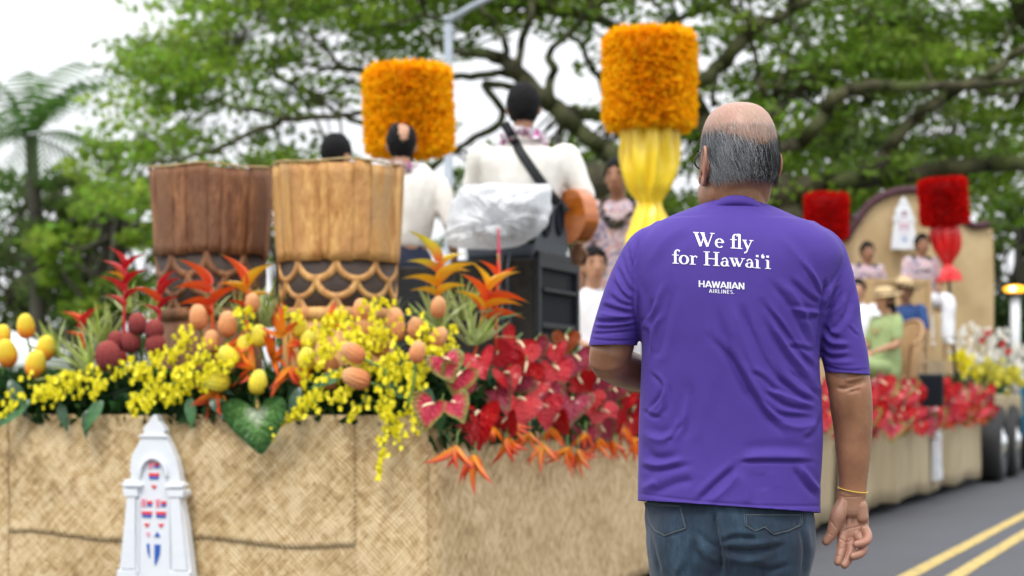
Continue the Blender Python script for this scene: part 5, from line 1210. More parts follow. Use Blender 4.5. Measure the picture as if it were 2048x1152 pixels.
# drooping small orange heliconias
psm = ramp_mat('orange_bract',[(0,(.80,.36,.02)),(.55,(.85,.20,.02)),(1,(.62,.03,.03))],'Z',.4,.08,trans=.2)
psm2 = ramp_mat('red_orange_bract',[(0,(.75,.28,.03)),(.5,(.75,.10,.02)),(1,(.50,.02,.02))],'Z',.4,.08,trans=.2)
def bract_me(L,w,bend,mat,name='bract',n=9):       # boat shaped claw, base at origin, along +Z bending to +X
    V=[];m=7
    for i in range(n+1):
        t=i/n; a=bend*t; x=L*(t*math.sin(a*.7)); z=L*t*math.cos(a*.7); ww=w*math.sin(PI*min(1,.12+t*.88)**.8)**.9*(1-t*.25)+.0005
        if i==n: ww=.0006
        for j in range(m):
            q=(j/(m-1)-.5)*2; V.append((x+ww*.55*(abs(q)**1.5)*-1+ww*.3, q*ww*.42, z))
    Fc=[(i*m+j,i*m+j+1,(i+1)*m+j+1,(i+1)*m+j) for i in range(n) for j in range(m-1)]
    me=mesh(name,V,Fc,True,mat); return me
def double(me,t=.0015): return me
PB=[bract_me(.095,.030,.35,psm),bract_me(.080,.027,.5,psm2)]
def psitta(p, size, down, label, group=None, n=5, spread=.55, seed=0):
    R=random.Random(seed); o=empty('heliconia_bloom',p,label,'flower',group); base=rotm(Vector(down),0,(0,-1,0.2))
    for k in range(n):
        a=-spread+2*spread*k/(n-1)+R.uniform(-.15,.15); M=base@Matrix.Rotation(a*(1.2),4,'Y')@Matrix.Rotation(R.uniform(-.5,.5),4,'X')@Matrix.Rotation(R.choice((0,PI))*1.0,4,'Z')
        b=link('bract',PB[R.randrange(2)],None,o); b.matrix_local=M@Matrix.Scale(size*R.uniform(.75,1.2),4)
    MB().tube(cr([(0,0,0),(0,.05,.05),(.01,.16,.07)],3),.004,None,5).obj('stem',stemm,o)
PS=[(914,905,1.5,'spiky orange bloom hanging lowest left under the big heart anthurium'),(950,925,1.5,'long orange red bloom drooping beside the lowest left spiky one'),(1014,890,1.35,'dark red drooping bloom below the long narrow anthurium'),
(1026,858,1.1,'yellow orange bloom pointing right under the long narrow anthurium'),(1086,900,1.35,'bright drooping orange bloom in the middle of the lower fringe'),(1135,908,1.3,'orange bloom right of the middle one in the lower fringe'),
(1157,912,1.2,'reddish bloom hanging deepest in the middle of the fringe'),(1101,868,1.0,'small orange bloom tucked under the lower anthuriums'),(1192,888,1.2,'yellow orange bloom under the greyish low anthurium'),
(1217,884,1.2,'orange bloom with long points beside the purple shirt'),(1248,868,1.2,'orange bloom high in the fringe near the purple shirt'),(1268,888,1.2,'last orange bloom before the purple shirt'),(1060,878,1.0,'thin yellow orange bloom left of the bright middle one'),
(985,868,.95,'small orange bloom just right of the big heart tip'),(1172,880,1.0,'thin red bloom in the fringe below the darkest anthurium'),(1232,900,1.0,'thin orange bloom hanging low near the purple shirt')]
for i,(px,py,s_,lab) in enumerate(PS):
    d=side_d(px)-.36; psitta(P(px,py-12,d),s_*1.1,(random.uniform(-.25,.35),-.35,-1),lab,'small orange heliconias hanging from the side bank',7,.6,i)
R=random.Random(9); s_=3.8
while s_<18.6:
    p=FL(s_,.07+R.uniform(0,.05),DECK-R.uniform(.02,.16)); pxx=1024+F*p.x/p.y
    lb,gr=('orange bloom in the fringe hidden behind the man in purple','orange blooms hidden behind the man in purple') if pxx<1640 else (('orange bloom in the fringe between the purple shirt and the bare arm','orange blooms between shirt and arm') if pxx<1735 else ('tiny orange bloom in the far fringe right of the forearm','orange blooms of the far fringe'))
    psitta(p,1.5,(R.uniform(-.3,.3),-.3,-1),lb,gr,4,.5,int(s_*10)); s_+=.2 if s_<9 else .13
# bunches of spidery orange heliconia among the front flowers
for i,(px,py,s_,dn,lab) in enumerate([(565,672,1.5,(-.2,-.3,1),'spidery orange red bloom right of the pale grass below the golden drum'),(545,715,1.4,(.3,-.6,.3),'orange bloom reaching left above the green heart leaf'),
 (580,735,1.7,(.3,-.5,-1),'orange red bloom trailing down right of the green heart leaf'),(508,740,1.4,(-.8,-.4,.2),'orange bloom lying left above the green heart leaf'),(440,785,1.8,(-.6,-.4,-.7),'spidery orange bloom spilling over the mat left of the green heart leaf'),
 (455,705,1.2,(.6,-.4,.1),'thin orange bloom beside the yellow cones in front of the darker drum'),(655,650,1.2,(.8,-.3,.5),'orange bloom leaning right below the golden drum lattice'),(625,735,1.2,(.1,-.7,-.4),'orange bloom low between the yellow cones and the tan cones'),(575,690,1.1,(1,-.3,-.1),'orange bloom pointing right beside the spidery one')]):
    d=front_d(px)+.02; psitta(P(px,py,d),s_,dn,lab,'spidery orange heliconias in the front arrangement',7,.9,i+40)
# ---- large upright heliconias
def helmat(name,a,b,c): return ramp_mat(name,[(0,a),(.55,b),(.86,b),(1,c)],'Z',.35,.06,trans=.15,coat=.3)
HM=dict(red=helmat('red_heliconia',(.50,.01,.02),(.58,.012,.02),(.62,.10,.02)),orange=helmat('orange_heliconia',(.68,.05,.02),(.80,.10,.01),(.20,.36,.05)),yellow=helmat('yellow_heliconia',(.75,.12,.02),(.85,.45,.02),(.40,.50,.05)),gold=helmat('golden_heliconia',(.82,.30,.01),(.85,.48,.02),(.80,.55,.05)),lime=helmat('lime_heliconia',(.70,.10,.04),(.75,.62,.05),(.25,.45,.05)))
HB={k:bract_me(1,.36,.75,m,'bract',10) for k,m in HM.items()}
def heliconia(px,py,d,H,br,lab,lean=0,stemlen=.3):
    # br: list of (t along axis 0..1, side angle, length, kind)
    o=empty('heliconia',P(px,py,d),lab,'flower','large heliconias standing in the front arrangement'); o.rotation_euler=(0,lean,0)
    ax=cr([(0,0,-stemlen),(0,0,0),(.01,0,H*.5),(0,0,H)],4); MB().tube(ax,np.linspace(.009,.004,len(ax)),None,7).obj('stem',HM['red'] if br[0][3]=='red' else HM['orange'],o)
    for t,a,l,k in br:
        b=link('bract',HB[k],None,o); z=t*H; M=Matrix.Translation((0,0,z))@Matrix.Rotation(a*.72,4,'Y')
        if a<0: M=M@Matrix.Rotation(PI,4,'Z')
        M=M@Matrix.Rotation(random.uniform(-.35,.35),4,'Z'); b.matrix_local=M@Matrix.Diagonal((l*1.5,l*1.6,l,1))
k=9.1/F
heliconia(249,612,9.25,.23,[(0,-.55,.10,'red'),(.15,.6,.11,'red'),(.3,-.5,.12,'red'),(.45,.45,.12,'red'),(.6,-.4,.12,'red'),(.75,.35,.11,'red'),(.85,-.1,.10,'red'),(.55,-.75,.08,'gold')],'tallest deep red heliconia at the left, above the maroon cones')
heliconia(319,628,9.2,.15,[(0,-.6,.09,'red'),(.2,.5,.10,'red'),(.4,-.65,.13,'orange'),(.6,.35,.12,'red'),(.8,.1,.11,'red')],'smaller red heliconia between the tallest one and the darker drum')
heliconia(166,680,9.3,.14,[(0,-.5,.09,'orange'),(.4,.2,.13,'red'),(.6,-.45,.10,'orange')],'thin orange red heliconia at the far left behind the pale grass',-.1)
heliconia(424,628,9.05,.17,[(0,-.9,.12,'orange'),(.25,-1.15,.14,'orange'),(.3,.7,.15,'orange'),(.62,-1.05,.15,'orange'),(.8,-.2,.17,'orange')],'orange red heliconia with green tips before the darker drum',-.08)
heliconia(494,615,9.05,.13,[(0,-.8,.09,'orange'),(.3,1.0,.11,'gold'),(.55,-.85,.13,'gold'),(.75,.35,.15,'gold'),(.8,-.05,.17,'orange')],'orange and yellow heliconia right of the green tipped one')
heliconia(878,590,9.0,.18,[(0,-1.0,.12,'gold'),(.05,.9,.12,'gold'),(.25,-.95,.15,'gold'),(.35,.65,.17,'gold'),(.45,.95,.13,'gold'),(.62,-.85,.14,'lime'),(.72,.6,.12,'lime'),(.85,-.15,.18,'lime')],'yellow and lime heliconia right of the golden drum',0)
heliconia(966,634,8.95,.17,[(0,.95,.17,'orange'),(.05,-.3,.10,'orange'),(.2,-.75,.15,'gold'),(.3,.9,.15,'gold'),(.45,-.45,.16,'orange'),(.5,1.05,.17,'orange'),(.75,-.15,.13,'gold'),(.8,.25,.14,'gold')],'orange heliconia with spread claws in front of the black subwoofer',.22)
heliconia(994,570,9.0,.14,[(0,.2,.11,'orange'),(.3,-.3,.10,'orange')],'slim pink stemmed heliconia rising against the plastic bag',.02)
pk=pm('pink_stem',(.62,.03,.09),rough=.4); o=empty('flower_stalk',P(996,540,9.02),'bright pink flower stalk rising in front of the plastic bag','flower'); MB().tube(cr([(0,0,0),(.004,0,.10),(.0,0,.19)],4),np.linspace(.009,.004,9),None,7).obj('stalk',pk,o); MB().tube(cr([(0,0,-.1),(0,0,-.05),(0,0,0)],3),.006,None,6).obj('stem',stemm,o)
# ---- cones: banksias, pincushions
def cone_me(mat,bumps=.08,seed=0,el=1.3):
    V=[];nu,nv=26,22
    for i in range(nv+1):
        th=PI*i/nv
        for j in range(nu):
            ph=2*PI*(j+.5*(i%2))/nu; f=1+bumps*((i+j)%2-.5)*math.sin(th)+.03*noise.noise(Vector((math.cos(ph)*2,math.sin(ph)*2,th*2+seed))); r=math.sin(th)**.85*(1-.10*math.cos(th)) if math.sin(th)>0 else 0
            V.append((r*math.cos(ph)*.5*f,r*math.sin(ph)*.5*f,math.cos(th)*.5*el*f))
    Fc=[(i*nu+j,(i+1)*nu+j,(i+1)*nu+(j+1)%nu,i*nu+(j+1)%nu) for i in range(nv) for j in range(nu)]; return mesh('cone',V,Fc,False,mat)
cm_y=ramp_mat('yellow_orange_cone',[(0,(.55,.08,.01)),(.3,(.85,.28,.015)),(.55,(.88,.58,.03)),(1,(.84,.72,.07))],'Z',.7,.1,bump=.4,bsc=34,bd=.05)
cm_m=ramp_mat('maroon_cone',[(0,(.13,.015,.015)),(.6,(.27,.035,.035)),(1,(.36,.07,.055))],'Z',.75,.1,bump=.4,bsc=34,bd=.05)
cm_t=ramp_mat('tan_orange_cone',[(0,(.60,.17,.06)),(.5,(.76,.31,.12)),(1,(.82,.45,.21))],'Z',.75,.15,bump=.4,bsc=34,bd=.05)
cm_l=ramp_mat('yellow_cone',[(0,(.72,.50,.02)),(.5,(.88,.72,.04)),(1,(.84,.78,.12))],'Z',.65,.15,bump=.4,bsc=34,bd=.05)
CM=dict(y=cone_me(cm_y,.10,1,1.45),m=cone_me(cm_m,.16,2,1.2),t=cone_me(cm_t,.12,3,1.45),l=cone_me(cm_l,.12,4,1.4))
cl=pm('cone_collar',(.20,.22,.05),(.3,.25,.08),sc=20,rough=.7)
def cone(px,py,w,kind,lab,tilt=0,dz=0):
    d=(front_d(px) if px<880 else side_d(px))+dz; o=empty('protea_cone',P(px,py,d),lab,'flower','cone shaped flowers in the front arrangement'); o.rotation_euler=(random.uniform(-.1,.35),tilt,0); s=w*d/F
    c=link('cone',CM[kind],None,o); c.scale=(s,s,s); c.rotation_euler=(0,0,random.uniform(0,6))
    MB().tube([(0,0,-s*.45),(0,0,-s*.62),(0,0,-s*.75)],[s*.26,s*.2,s*.05],None,8).obj('collar',cl,o); MB().tube(cr([(0,0,-s*.6),(.01,.03,-s*.6-.10),(.0,.06,-s*.6-.2)],3),.006,None,6).obj('stem',stemm,o)
for px,py,w,kd,t,lab in [(52,652,35,'y',0,'upright yellow cone with red base, highest at the far left'),(14,706,40,'y',-.1,'large yellow and orange cone at the left frame edge'),(6,672,32,'y',.1,'half hidden yellow cone behind the large one at the left edge'),
 (72,728,40,'y',.25,'orange based cone right of the left edge pair'),(92,696,36,'y',.2,'pale yellow cone leaning right beside the grass tuft'),
 (275,648,37,'m',0,'topmost maroon cone of the cluster of six'),(309,660,36,'m',.1,'maroon cone right of the topmost one'),(233,682,34,'m',-.1,'maroon cone at the left of the cluster, behind'),(262,684,37,'m',0,'middle maroon cone of the cluster'),(312,690,39,'m',.05,'lower right maroon cone of the cluster'),(217,712,50,'m',-.15,'largest maroon cone, lowest left'),
 (397,634,35,'t',-.1,'tan cone under the green tipped heliconia'),(455,648,36,'t',.05,'taller tan cone in front of the darker drum'),(424,683,32,'t',0,'small tan cone below the other two by the darker drum'),(505,606,28,'t',.1,'small rusty cone under the orange and yellow heliconia'),
 (597,652,33,'l',0,'yellow cone standing at the foot of the golden drum'),(519,672,33,'l',-.1,'yellow cone left of the spidery orange bloom'),(489,694,36,'l',.2,'yellow cone low left of the spidery orange bloom'),(458,712,34,'l',-.8,'yellow cone lying sideways among the orchids'),(617,682,32,'l',.2,'yellow cone leaning right, under the one at the drum foot'),(613,718,34,'l',.1,'yellow cone just above the orange trailing bloom'),(517,764,36,'l',.2,'small yellow cone sitting on top of the green heart leaf'),(433,762,40,'l',-1.4,'yellow cone lying on its side above the spilling orange bloom'),
 (724,622,35,'t',-.1,'top tan cone at the right edge of the golden drum'),(727,660,36,'t',.05,'tan cone directly below the top one'),(790,640,34,'t',.05,'upper half of the stacked tan pair left of the lime heliconia'),(793,658,36,'t',0,'lower tan cone of the stacked pair'),(831,656,31,'t',.1,'tan cone right of the stacked pair'),(757,688,38,'t',-.35,'tan cone tilting left in the middle of the yellow orchids'),
 (877,614,30,'t',.1,'tan cone at the foot of the lime heliconia'),(876,676,33,'t',.6,'tan cone lying right beside the first anthurium'),(835,704,31,'t',.2,'small tan cone just above the hanging orchids'),(706,705,36,'t',-1.0,'tan cone lying sideways in the orchids'),(712,756,40,'t',-1.2,'tan cone half buried low in the orchids'),(657,724,32,'t',-.7,'pinkish tan cone near the left orchids'),(662,758,30,'t',.3,'pinkish tan cone low near the mat edge')]:
    cone(px,py,w,kd,lab,t,-.03+.10*(py<700)-(.12 if 700<px<870 and py>690 else 0))
# ---- pale grass tufts
def blade_me(L,w,bend,mat,seed):
    V=[];n=7
    for i in range(n+1):
        t=i/n; a=bend*t; ww=w*(1-t)**.6*min(1,t*4+.4)+.0003; x=L*t*math.sin(a); z=L*t*math.cos(a); V+=[(x,-ww,z+.0),(x+ww*.35,0,z),(x,ww,z)]
    Fc=[(i*3+j,i*3+j+1,(i+1)*3+j+1,(i+1)*3+j) for i in range(n) for j in range(2)]; return mesh('blade',V,Fc,True,mat)
BL=[blade_me(1,.046,.25,bladem,0),blade_me(1,.040,.5,bladem,1),blade_me(1,.050,.1,bladem2,2),blade_me(1,.036,.8,bladem,3)]
def tuft(px,py,d,L,n,a0,a1,lab,seed):
    R=random.Random(seed); o=empty('grass_tuft',P(px,py,d),lab,'plant','pale spiky leaf tufts in the front arrangement')
    for k in range(n):
        a=a0+(a1-a0)*(k+R.random())/n; b=link('blade',BL[R.randrange(4)],None,o); l=L*R.uniform(.7,1.1)
        b.matrix_local=Matrix.Translation((R.uniform(-.02,.02),R.uniform(-.02,.05),0))@Matrix.Rotation(a,4,'Y')@Matrix.Rotation(R.uniform(-.5,.4),4,'X')@Matrix.Rotation(R.uniform(0,6.28),4,'Z')@Matrix.Diagonal((l,l*1.3,l,1))
tuft(185,745,9.15,.26,30,-1.7,.2,'pale tuft fanning left above the left orchids',1); tuft(205,690,9.3,.22,24,-.9,.9,'upright yellow green tuft behind the maroon cones',2)
tuft(120,715,9.3,.20,24,-1.3,.3,'pale drooping tuft behind the far left cones',9); tuft(255,625,9.45,.16,18,-.7,.7,'greenish tuft behind the topmost maroon cone',10); tuft(420,640,9.2,.15,16,-.9,.6,'short tuft between the green tipped heliconia and its cones',11); tuft(610,640,9.15,.16,16,-.8,.9,'short tuft at the foot of the golden drum',12); tuft(925,640,9.1,.20,22,-.8,.8,'tall pale tuft against the subwoofer',13)
tuft(300,640,9.3,.16,14,-.6,.9,'small tuft behind the two red heliconias',3); tuft(480,665,9.1,.22,24,-1.0,.7,'pale tuft in front of the darker drum',4); tuft(530,655,9.2,.25,26,-.4,1.0,'tall green tuft between the two drums',5)
tuft(885,660,9.0,.24,30,-1.0,.6,'pale tuft under the lime heliconia',6); tuft(945,690,8.9,.23,30,-.7,1.1,'pale tuft left of the anthurium bank',7); tuft(800,640,9.3,.18,12,-1.2,0,'sparse tuft by the edge of the golden drum',8)
# ---- leaves
def leaf_me(mat,L=1,w=.3,seed=0,name='leaf'):
    V=[];n=12;m=5
    for i in range(n+1):
        t=i/n; ww=w*math.sin(PI*min(1,t*.96+.02)**.75)*.5; 
        for j in range(m): q=(j/(m-1)-.5)*2; V.append((q*ww,-t*L,.10*abs(q)*ww*2-.25*t*t*L+.01*math.sin(t*20+q*3)))
    Fc=[(i*m+j,i*m+j+1,(i+1)*m+j+1,(i+1)*m+j) for i in range(n) for j in range(m-1)]; return mesh(name,V,Fc,True,mat)
LM=leaf_me(leafg,1,.38); LD=leaf_me(leafd,1,.34)
for i,(px,py,L_,ang,me,lab) in enumerate([(205,800,.16,-.5,LM,'rounded green leaf hanging over the mat under the maroon cones'),(20,760,.2,.5,LD,'dark leaf at the left frame edge below the yellow cones'),(60,800,.2,-.9,LM,'long green leaf lying left over the orchids at the left edge'),
  (120,805,.14,.3,LD,'dark leaf hanging at the left under the orchids'),(380,795,.14,.1,LM,'narrow leaf pointing down right of the white tower tip'),(175,820,.13,.0,LD,'small dark leaf tip hanging over the mat'),(420,800,.22,.95,LD,'long dark leaf running down to the green heart leaf'),
  (455,815,.20,.75,LD,'second long dark leaf under the spilling orange bloom'),(690,745,.16,-1.2,LM,'green leaf lying left between the tan cones'),(770,770,.18,1.2,LM,'bluish green leaf between the orchids'),(850,770,.17,.2,LD,'dark leaf hanging behind the last orchids at the corner'),(600,775,.15,-.3,LD,'dark leaf right of the green heart leaf')]):
    d=edge_d(px)-.05; p=P(px,py,d); o=link('leaf',me); tag(o,lab,'leaf','single leaves in the front arrangement'); put(o,p,rotm((0,-1,.5),ang),L_)
o=anthurium(P(515,822,front_d(515)-.12),.24,'green',(0,-1,.15),.08,'large green and white heart shaped leaf flower hanging over the mat',None,P(515,760,front_d(515)+.1),spx=SPO)
for c in o.children:
    if c.name.startswith('spadix'): c.matrix_local=rotm((0,-.5,1),.05,(0,0,-1))@Matrix.Diagonal((.10,.12,.12,1))@Matrix.Rotation(-.9,4,'X')
ty=[leaf_me(leafg,1,.06,name='leaf')]
for (px,py,a,l,lab) in [(1040,640,-1.9,.14,'thin green leaf arching right in front of the subwoofer'),(1000,625,-1.75,.12,'upper thin green leaf tip beside the orange heliconia')]:
    o=link('leaf',ty[0]); tag(o,lab,'leaf','thin leaves by the subwoofer'); put(o,P(px-50,py,8.9),rotm((0,-1,.3),a+PI*1.0 if False else -a),l)
# ---- yellow orchid sprays
om=pm('yellow_orchid',(.90,.78,.004),(.94,.86,.01),sc=30,rough=.5,trans=.3); om2=pm('white_orchid',(.80,.78,.70),(.86,.85,.80),sc=30,rough=.5,trans=.3); om3=pm('dull_yellow_orchid',(.55,.50,.03),(.66,.60,.05),sc=30,rough=.5,trans=.2)
def floret_me(mat,seed):
    R=random.Random(seed); V=[(0,0,.12)];Fc=[]
    for k,(a,l,w) in enumerate(((-PI/2,.62,.75),(0.35,.42,.30),(PI-.35,.42,.30),(PI/2,.40,.28),(-PI*.1-.5,.34,.26),(-PI*.9+.5,.34,.26))):
        c,s=math.cos(a),math.sin(a); n=len(V)
        for (t,q) in ((.45,-1),(.85,-.75),(1,-.25),(.92,0),(1,.25),(.85,.75),(.45,1)):
            V.append((c*l*t-s*w*.5*q, s*l*t+c*w*.5*q, .05*math.sin(q*3+k)+R.uniform(-.05,.05)))
        for j in range(6): Fc.append((0,n+j,n+j+1))
    return mesh('floret',V,Fc,True,mat)
FLO=[floret_me(om,i) for i in range(4)]; FLW=[floret_me(om2,i) for i in range(3)]; FLY=[floret_me(om3,9)]
lipm2=pm('orchid_lip_brown',(.25,.08,.01),rough=.6)
def spray(pts, n, lab, spread=26, fl=FLO, size=.0285, d=None, dz=0, group='yellow orchid sprays in the front arrangement', name='orchid_spray', seed=0, cat='flower', one=False):
    R=random.Random(seed); q=cr([(x,y,0) for x,y in pts],5); dd=[ (d if d else (edge_d(max(0,x))))+dz for x,_ in pts]; base=P(pts[0][0],pts[0][1],dd[0]); o=empty(name,base,lab,cat,group)
    path=[P(q[i][0],q[i][1],np.interp(i/(len(q)-1),np.linspace(0,1,len(dd)),dd))-base for i in range(len(q))]; MB().tube([tuple(p) for p in path],np.linspace(.003,.0012,len(path)),None,5).obj('stem',stemm,o)
    tw=MB(); mbf=MB()
    for k in range(n):
        t=(k+R.random())/n; i=min(len(path)-1,int(t*len(path))); sp_=spread*1.15*(1-.45*t); r=abs(R.gauss(0,.55)); a=R.uniform(0,2*PI); off=Vector((math.cos(a)*r*sp_,R.uniform(-.9,.5)*sp_*.8,math.sin(a)*r*sp_))*(base.y/F); p=path[i]+off
        tw.tube([tuple(path[i]),tuple(path[i]*.4+p*.6+Vector((0,0,.004))),tuple(p)],.0009,None,4)
        M=Matrix.Translation(p)@rotm((R.uniform(-.7,.7),-1,R.uniform(-.4,.7)),R.uniform(-.6,.6))@Matrix.Scale(size*R.uniform(.75,1.2),4); me=fl[R.randrange(len(fl))]
        if one:
            mbf.add([tuple(M@v.co) for v in me.vertices],[tuple(pp.vertices) for pp in me.polygons])
        else: b=link('floret',me,None,o); b.matrix_local=M
    if one: ob=mbf.obj('florets',fl[0].materials[0],o,False); ob['kind']='stuff'
    ob=tw.obj('twigs',stemm,o); return o
SPL=[([(60,770),(110,785),(75,800)],26,26,'at the far left over the mat'),([(40,790),(20,815),(-5,830)],18,20,'spilling past the left frame edge'),([(110,760),(150,775),(110,790)],30,26,'under the pale left tuft'),([(180,740),(205,765),(185,790)],30,24,'under the largest maroon cone'),
([(340,700),(300,730),(270,760)],34,26,'right of the maroon cones'),([(385,660),(360,690),(340,720)],34,26,'rising beside the darker drum foot'),([(420,700),(390,725),(350,745)],36,26,'left of the sideways yellow cone'),([(330,740),(300,775),(270,800)],34,24,'just left of the white tower tip'),
([(380,745),(350,780),(335,810)],38,24,'hanging onto the tip of the white tower'),([(430,725),(410,760),(380,775)],28,22,'behind the spilling orange bloom'),([(270,810),(265,822),(272,832)],6,10,'of a few florets dropping onto the mat left of the tower'),([(500,640),(480,625),(500,680)],14,24,'sparse behind the tan cones at the darker drum'),
([(700,640),(660,650),(640,680)],34,26,'under the golden drum lattice'),([(760,600),(745,620),(755,660)],30,26,'rising at the right edge of the golden drum'),([(690,690),(660,700),(640,730)],34,26,'around the pinkish tan cone'),([(780,650),(760,680),(735,700)],32,30,'among the tan cones'),
([(850,640),(855,670),(840,700)],26,26,'at the foot of the lime heliconia'),([(900,660),(905,690),(880,700)],18,24,'beside the pale tuft near the anthuriums'),([(690,740),(650,760),(620,790)],36,24,'above the bare mat, right of the green heart leaf'),([(650,790),(610,810),(580,835)],30,20,'trailing left over the mat'),
([(590,830),(560,850),(545,872)],14,14,'thin tip trailing farthest left over the mat'),([(720,745),(700,775),(680,800)],32,24,'hanging above the mat seam'),([(790,700),(800,730),(790,760)],36,28,'thick between the corner cones'),([(840,720),(845,745),(835,770)],30,24,'nearest the lowest corner anthurium'),
([(770,740),(775,790),(770,830)],40,28,'thick, hanging down at the float corner'),([(820,750),(825,800),(830,850)],38,24,'thick, hanging right at the float corner'),([(780,820),(790,850),(800,875)],24,26,'lower part of the corner cascade'),([(770,850),(765,900),(755,950)],22,17,'thin, trailing lowest at the corner'),([(735,790),(715,820),(700,840)],14,18,'sparse near the mat seam'),([(660,690),(600,740),(640,775)],16,30,'scattered around the orange trailing bloom')]
SPL+=[([(240,735),(270,740),(300,730)],30,28,'between the largest maroon cone and its neighbours'),([(410,735),(440,735),(470,720)],24,24,'low between the yellow cones near the darker drum'),([(350,765),(310,790),(290,810)],30,22,'bunched left of the tower tip over the mat edge'),([(690,660),(720,680),(750,665)],32,26,'between the stacked tan cones and the drum'),([(820,680),(850,700),(870,700)],26,22,'in front of the last tan cones'),([(700,720),(740,735),(780,735)],34,26,'in the thick of the corner orchids'),([(560,640),(580,625),(600,640)],18,20,'at the left foot of the golden drum'),([(95,765),(140,750),(180,760)],30,24,'behind the leftmost orchids'),([(630,660),(660,640),(690,625)],24,22,'climbing the lattice of the golden drum')]
for i,(pts,n,sp_,lab) in enumerate(SPL): spray(pts,n+int(n*.35),'yellow orchid spray '+lab,sp_,dz=-.10 if pts[-1][1]>790 else (.02 if pts[0][1]<690 else -.06),seed=i+1)
# white orchids at the far end on the burlap box
for i,(pts,n,lab) in enumerate([([(1925,745),(1925,700),(1918,665)],26,'white orchid spray at the left of the far arrangement'),([(1955,740),(1955,690),(1945,655)],30,'tall white orchid spray second from the left in the far arrangement'),([(1980,740),(1985,700),(1975,660)],30,'white orchid spray in the middle of the far arrangement'),([(2010,745),(2015,705),(2005,670)],30,'white orchid spray right of the middle below the amber lamp'),([(2030,750),(2040,715),(2036,690)],28,'white orchid spray at the right frame edge'),([(1950,730),(1975,715),(2000,720)],26,'white orchid spray lying across the far arrangement')]):
    spray(pts,n,lab,26,FLW,.10,26.8,0,'white orchid sprays far right',seed=60+i)
for i,(pts,lab) in enumerate([([(1925,740),(1930,725),(1915,715)],'small bright yellow spray at the left foot of the far white orchids'),([(1960,750),(1965,735),(1950,745)],'yellow spray under the left of the far white orchids'),([(1995,755),(2000,740),(1985,750)],'yellow spray under the middle of the far white orchids'),([(2035,760),(2030,745),(2015,755)],'yellow spray under the right of the far white orchids')]):
    spray(pts,34,lab,24,FLY if i else FLO,.10,26.5,0,'yellow sprays far right',seed=80+i)
rr=pm('small_red_bloom',(.5,.01,.02),rough=.5)
for i,(px,py,lab) in enumerate([(1975,663,'tiny red bloom in the middle of the far white orchids'),(2015,700,'tiny red bloom right of the middle of the far white orchids'),(1962,678,'tiny red bloom left of the middle of the far white orchids'),(2002,686,'tiny red bloom below the amber lamp')]):
    o=empty('anthurium',P(px,py,26.6),lab,'flower'); a=link('spathe',SPM['red'][i%3],None,o); a.matrix_local=rotm((0,-1,.2),.3*i)@Matrix.Scale(.10,4); MB().tube([(0,0,0),(0,.03,-.1),(0,.05,-.25)],.005,None,5).obj('stem',stemm,o)
def cf_box(r):
    p=FL(r.uniform(19.2,22.6),r.uniform(-1.3,.05),1.18+r.uniform(0,.28)); return tuple(p),(.2,-.3,.5)
bank('greenery','green foliage under the far white orchids on the burlap box',cf_box,1400,.16,DG+[(.08,.15,.04)],4)
# ---------------------------------------------------------------- the man in purple, seen from behind
DM = 4.42
def Q(px,py,dy=0.0): d=DM; return np.array([(px-1024)*d/F, d+dy, CAMZ-(py-800)*d/F])
KP = DM/F      # metres per photo pixel at his distance
def skin_mat():
    m=pm('weathered_skin',(.26,.115,.055),(.33,.155,.08),sc=9,rough=.42,spec=.45,bump=.25,bsc=420,bdist=.0015,sss=.10,detail=6,c3=(.33,.15,.095),sc3=5); return m
manskin=skin_mat()
def head_mat():       # bald crown is pinker and paler; hair zone speckled; neck tanned
    m,t,b=nm('scalp_skin');N=t.nodes.new;K=t.links.new; tc=N('ShaderNodeTexCoord'); at=N('ShaderNodeAttribute'); at.attribute_name='zone'
    n=N('ShaderNodeTexNoise'); n.inputs['Scale'].default_value=14; n.inputs['Detail'].default_value=6; K(tc.outputs['Object'],n.inputs['Vector'])
    r=N('ShaderNodeValToRGB'); r.color_ramp.elements[0].color=(.22,.095,.046,1); r.color_ramp.elements[1].color=(.34,.16,.082,1); r.color_ramp.elements[0].position=.35; r.color_ramp.elements[1].position=.65; K(n.outputs['Fac'],r.inputs[0])
    sp=N('ShaderNodeSeparateColor'); K(at.outputs['Color'],sp.inputs[0])
    mx=N('ShaderNodeMix'); mx.data_type='RGBA'; K(sp.outputs[0],mx.inputs['Factor']); K(r.outputs[0],mx.inputs['A']); mx.inputs['B'].default_value=(.38,.235,.17,1)
    my=N('ShaderNodeMix'); my.data_type='RGBA'; K(sp.outputs[1],my.inputs['Factor']); K(mx.outputs['Result'],my.inputs['A']); my.inputs['B'].default_value=(.40,.17,.12,1)
    mz=N('ShaderNodeMix'); mz.data_type='RGBA'; K(sp.outputs[2],mz.inputs['Factor']); K(my.outputs['Result'],mz.inputs['A']); mz.inputs['B'].default_value=(.05,.045,.045,1); K(mz.outputs['Result'],b.inputs['Base Color'])
    b.inputs['Roughness'].default_value=.42; b.inputs['Subsurface Weight'].default_value=.12; b.inputs['Subsurface Radius'].default_value=(.012,.005,.003); b.inputs['Subsurface Scale'].default_value=.6
    n2=N('ShaderNodeTexNoise'); n2.inputs['Scale'].default_value=420; K(tc.outputs['Object'],n2.inputs['Vector']); n3=N('ShaderNodeTexNoise'); n3.inputs['Scale'].default_value=120; K(tc.outputs['Object'],n3.inputs['Vector'])
    ad=N('ShaderNodeMath'); K(n2.outputs['Fac'],ad.inputs[0]); K(n3.outputs['Fac'],ad.inputs[1])
    bp=N('ShaderNodeBump'); bp.inputs['Strength'].default_value=.28; bp.inputs['Distance'].default_value=.0015; K(ad.outputs[0],bp.inputs['Height']); K(bp.outputs[0],b.inputs['Normal']); return m
scalp=head_mat()
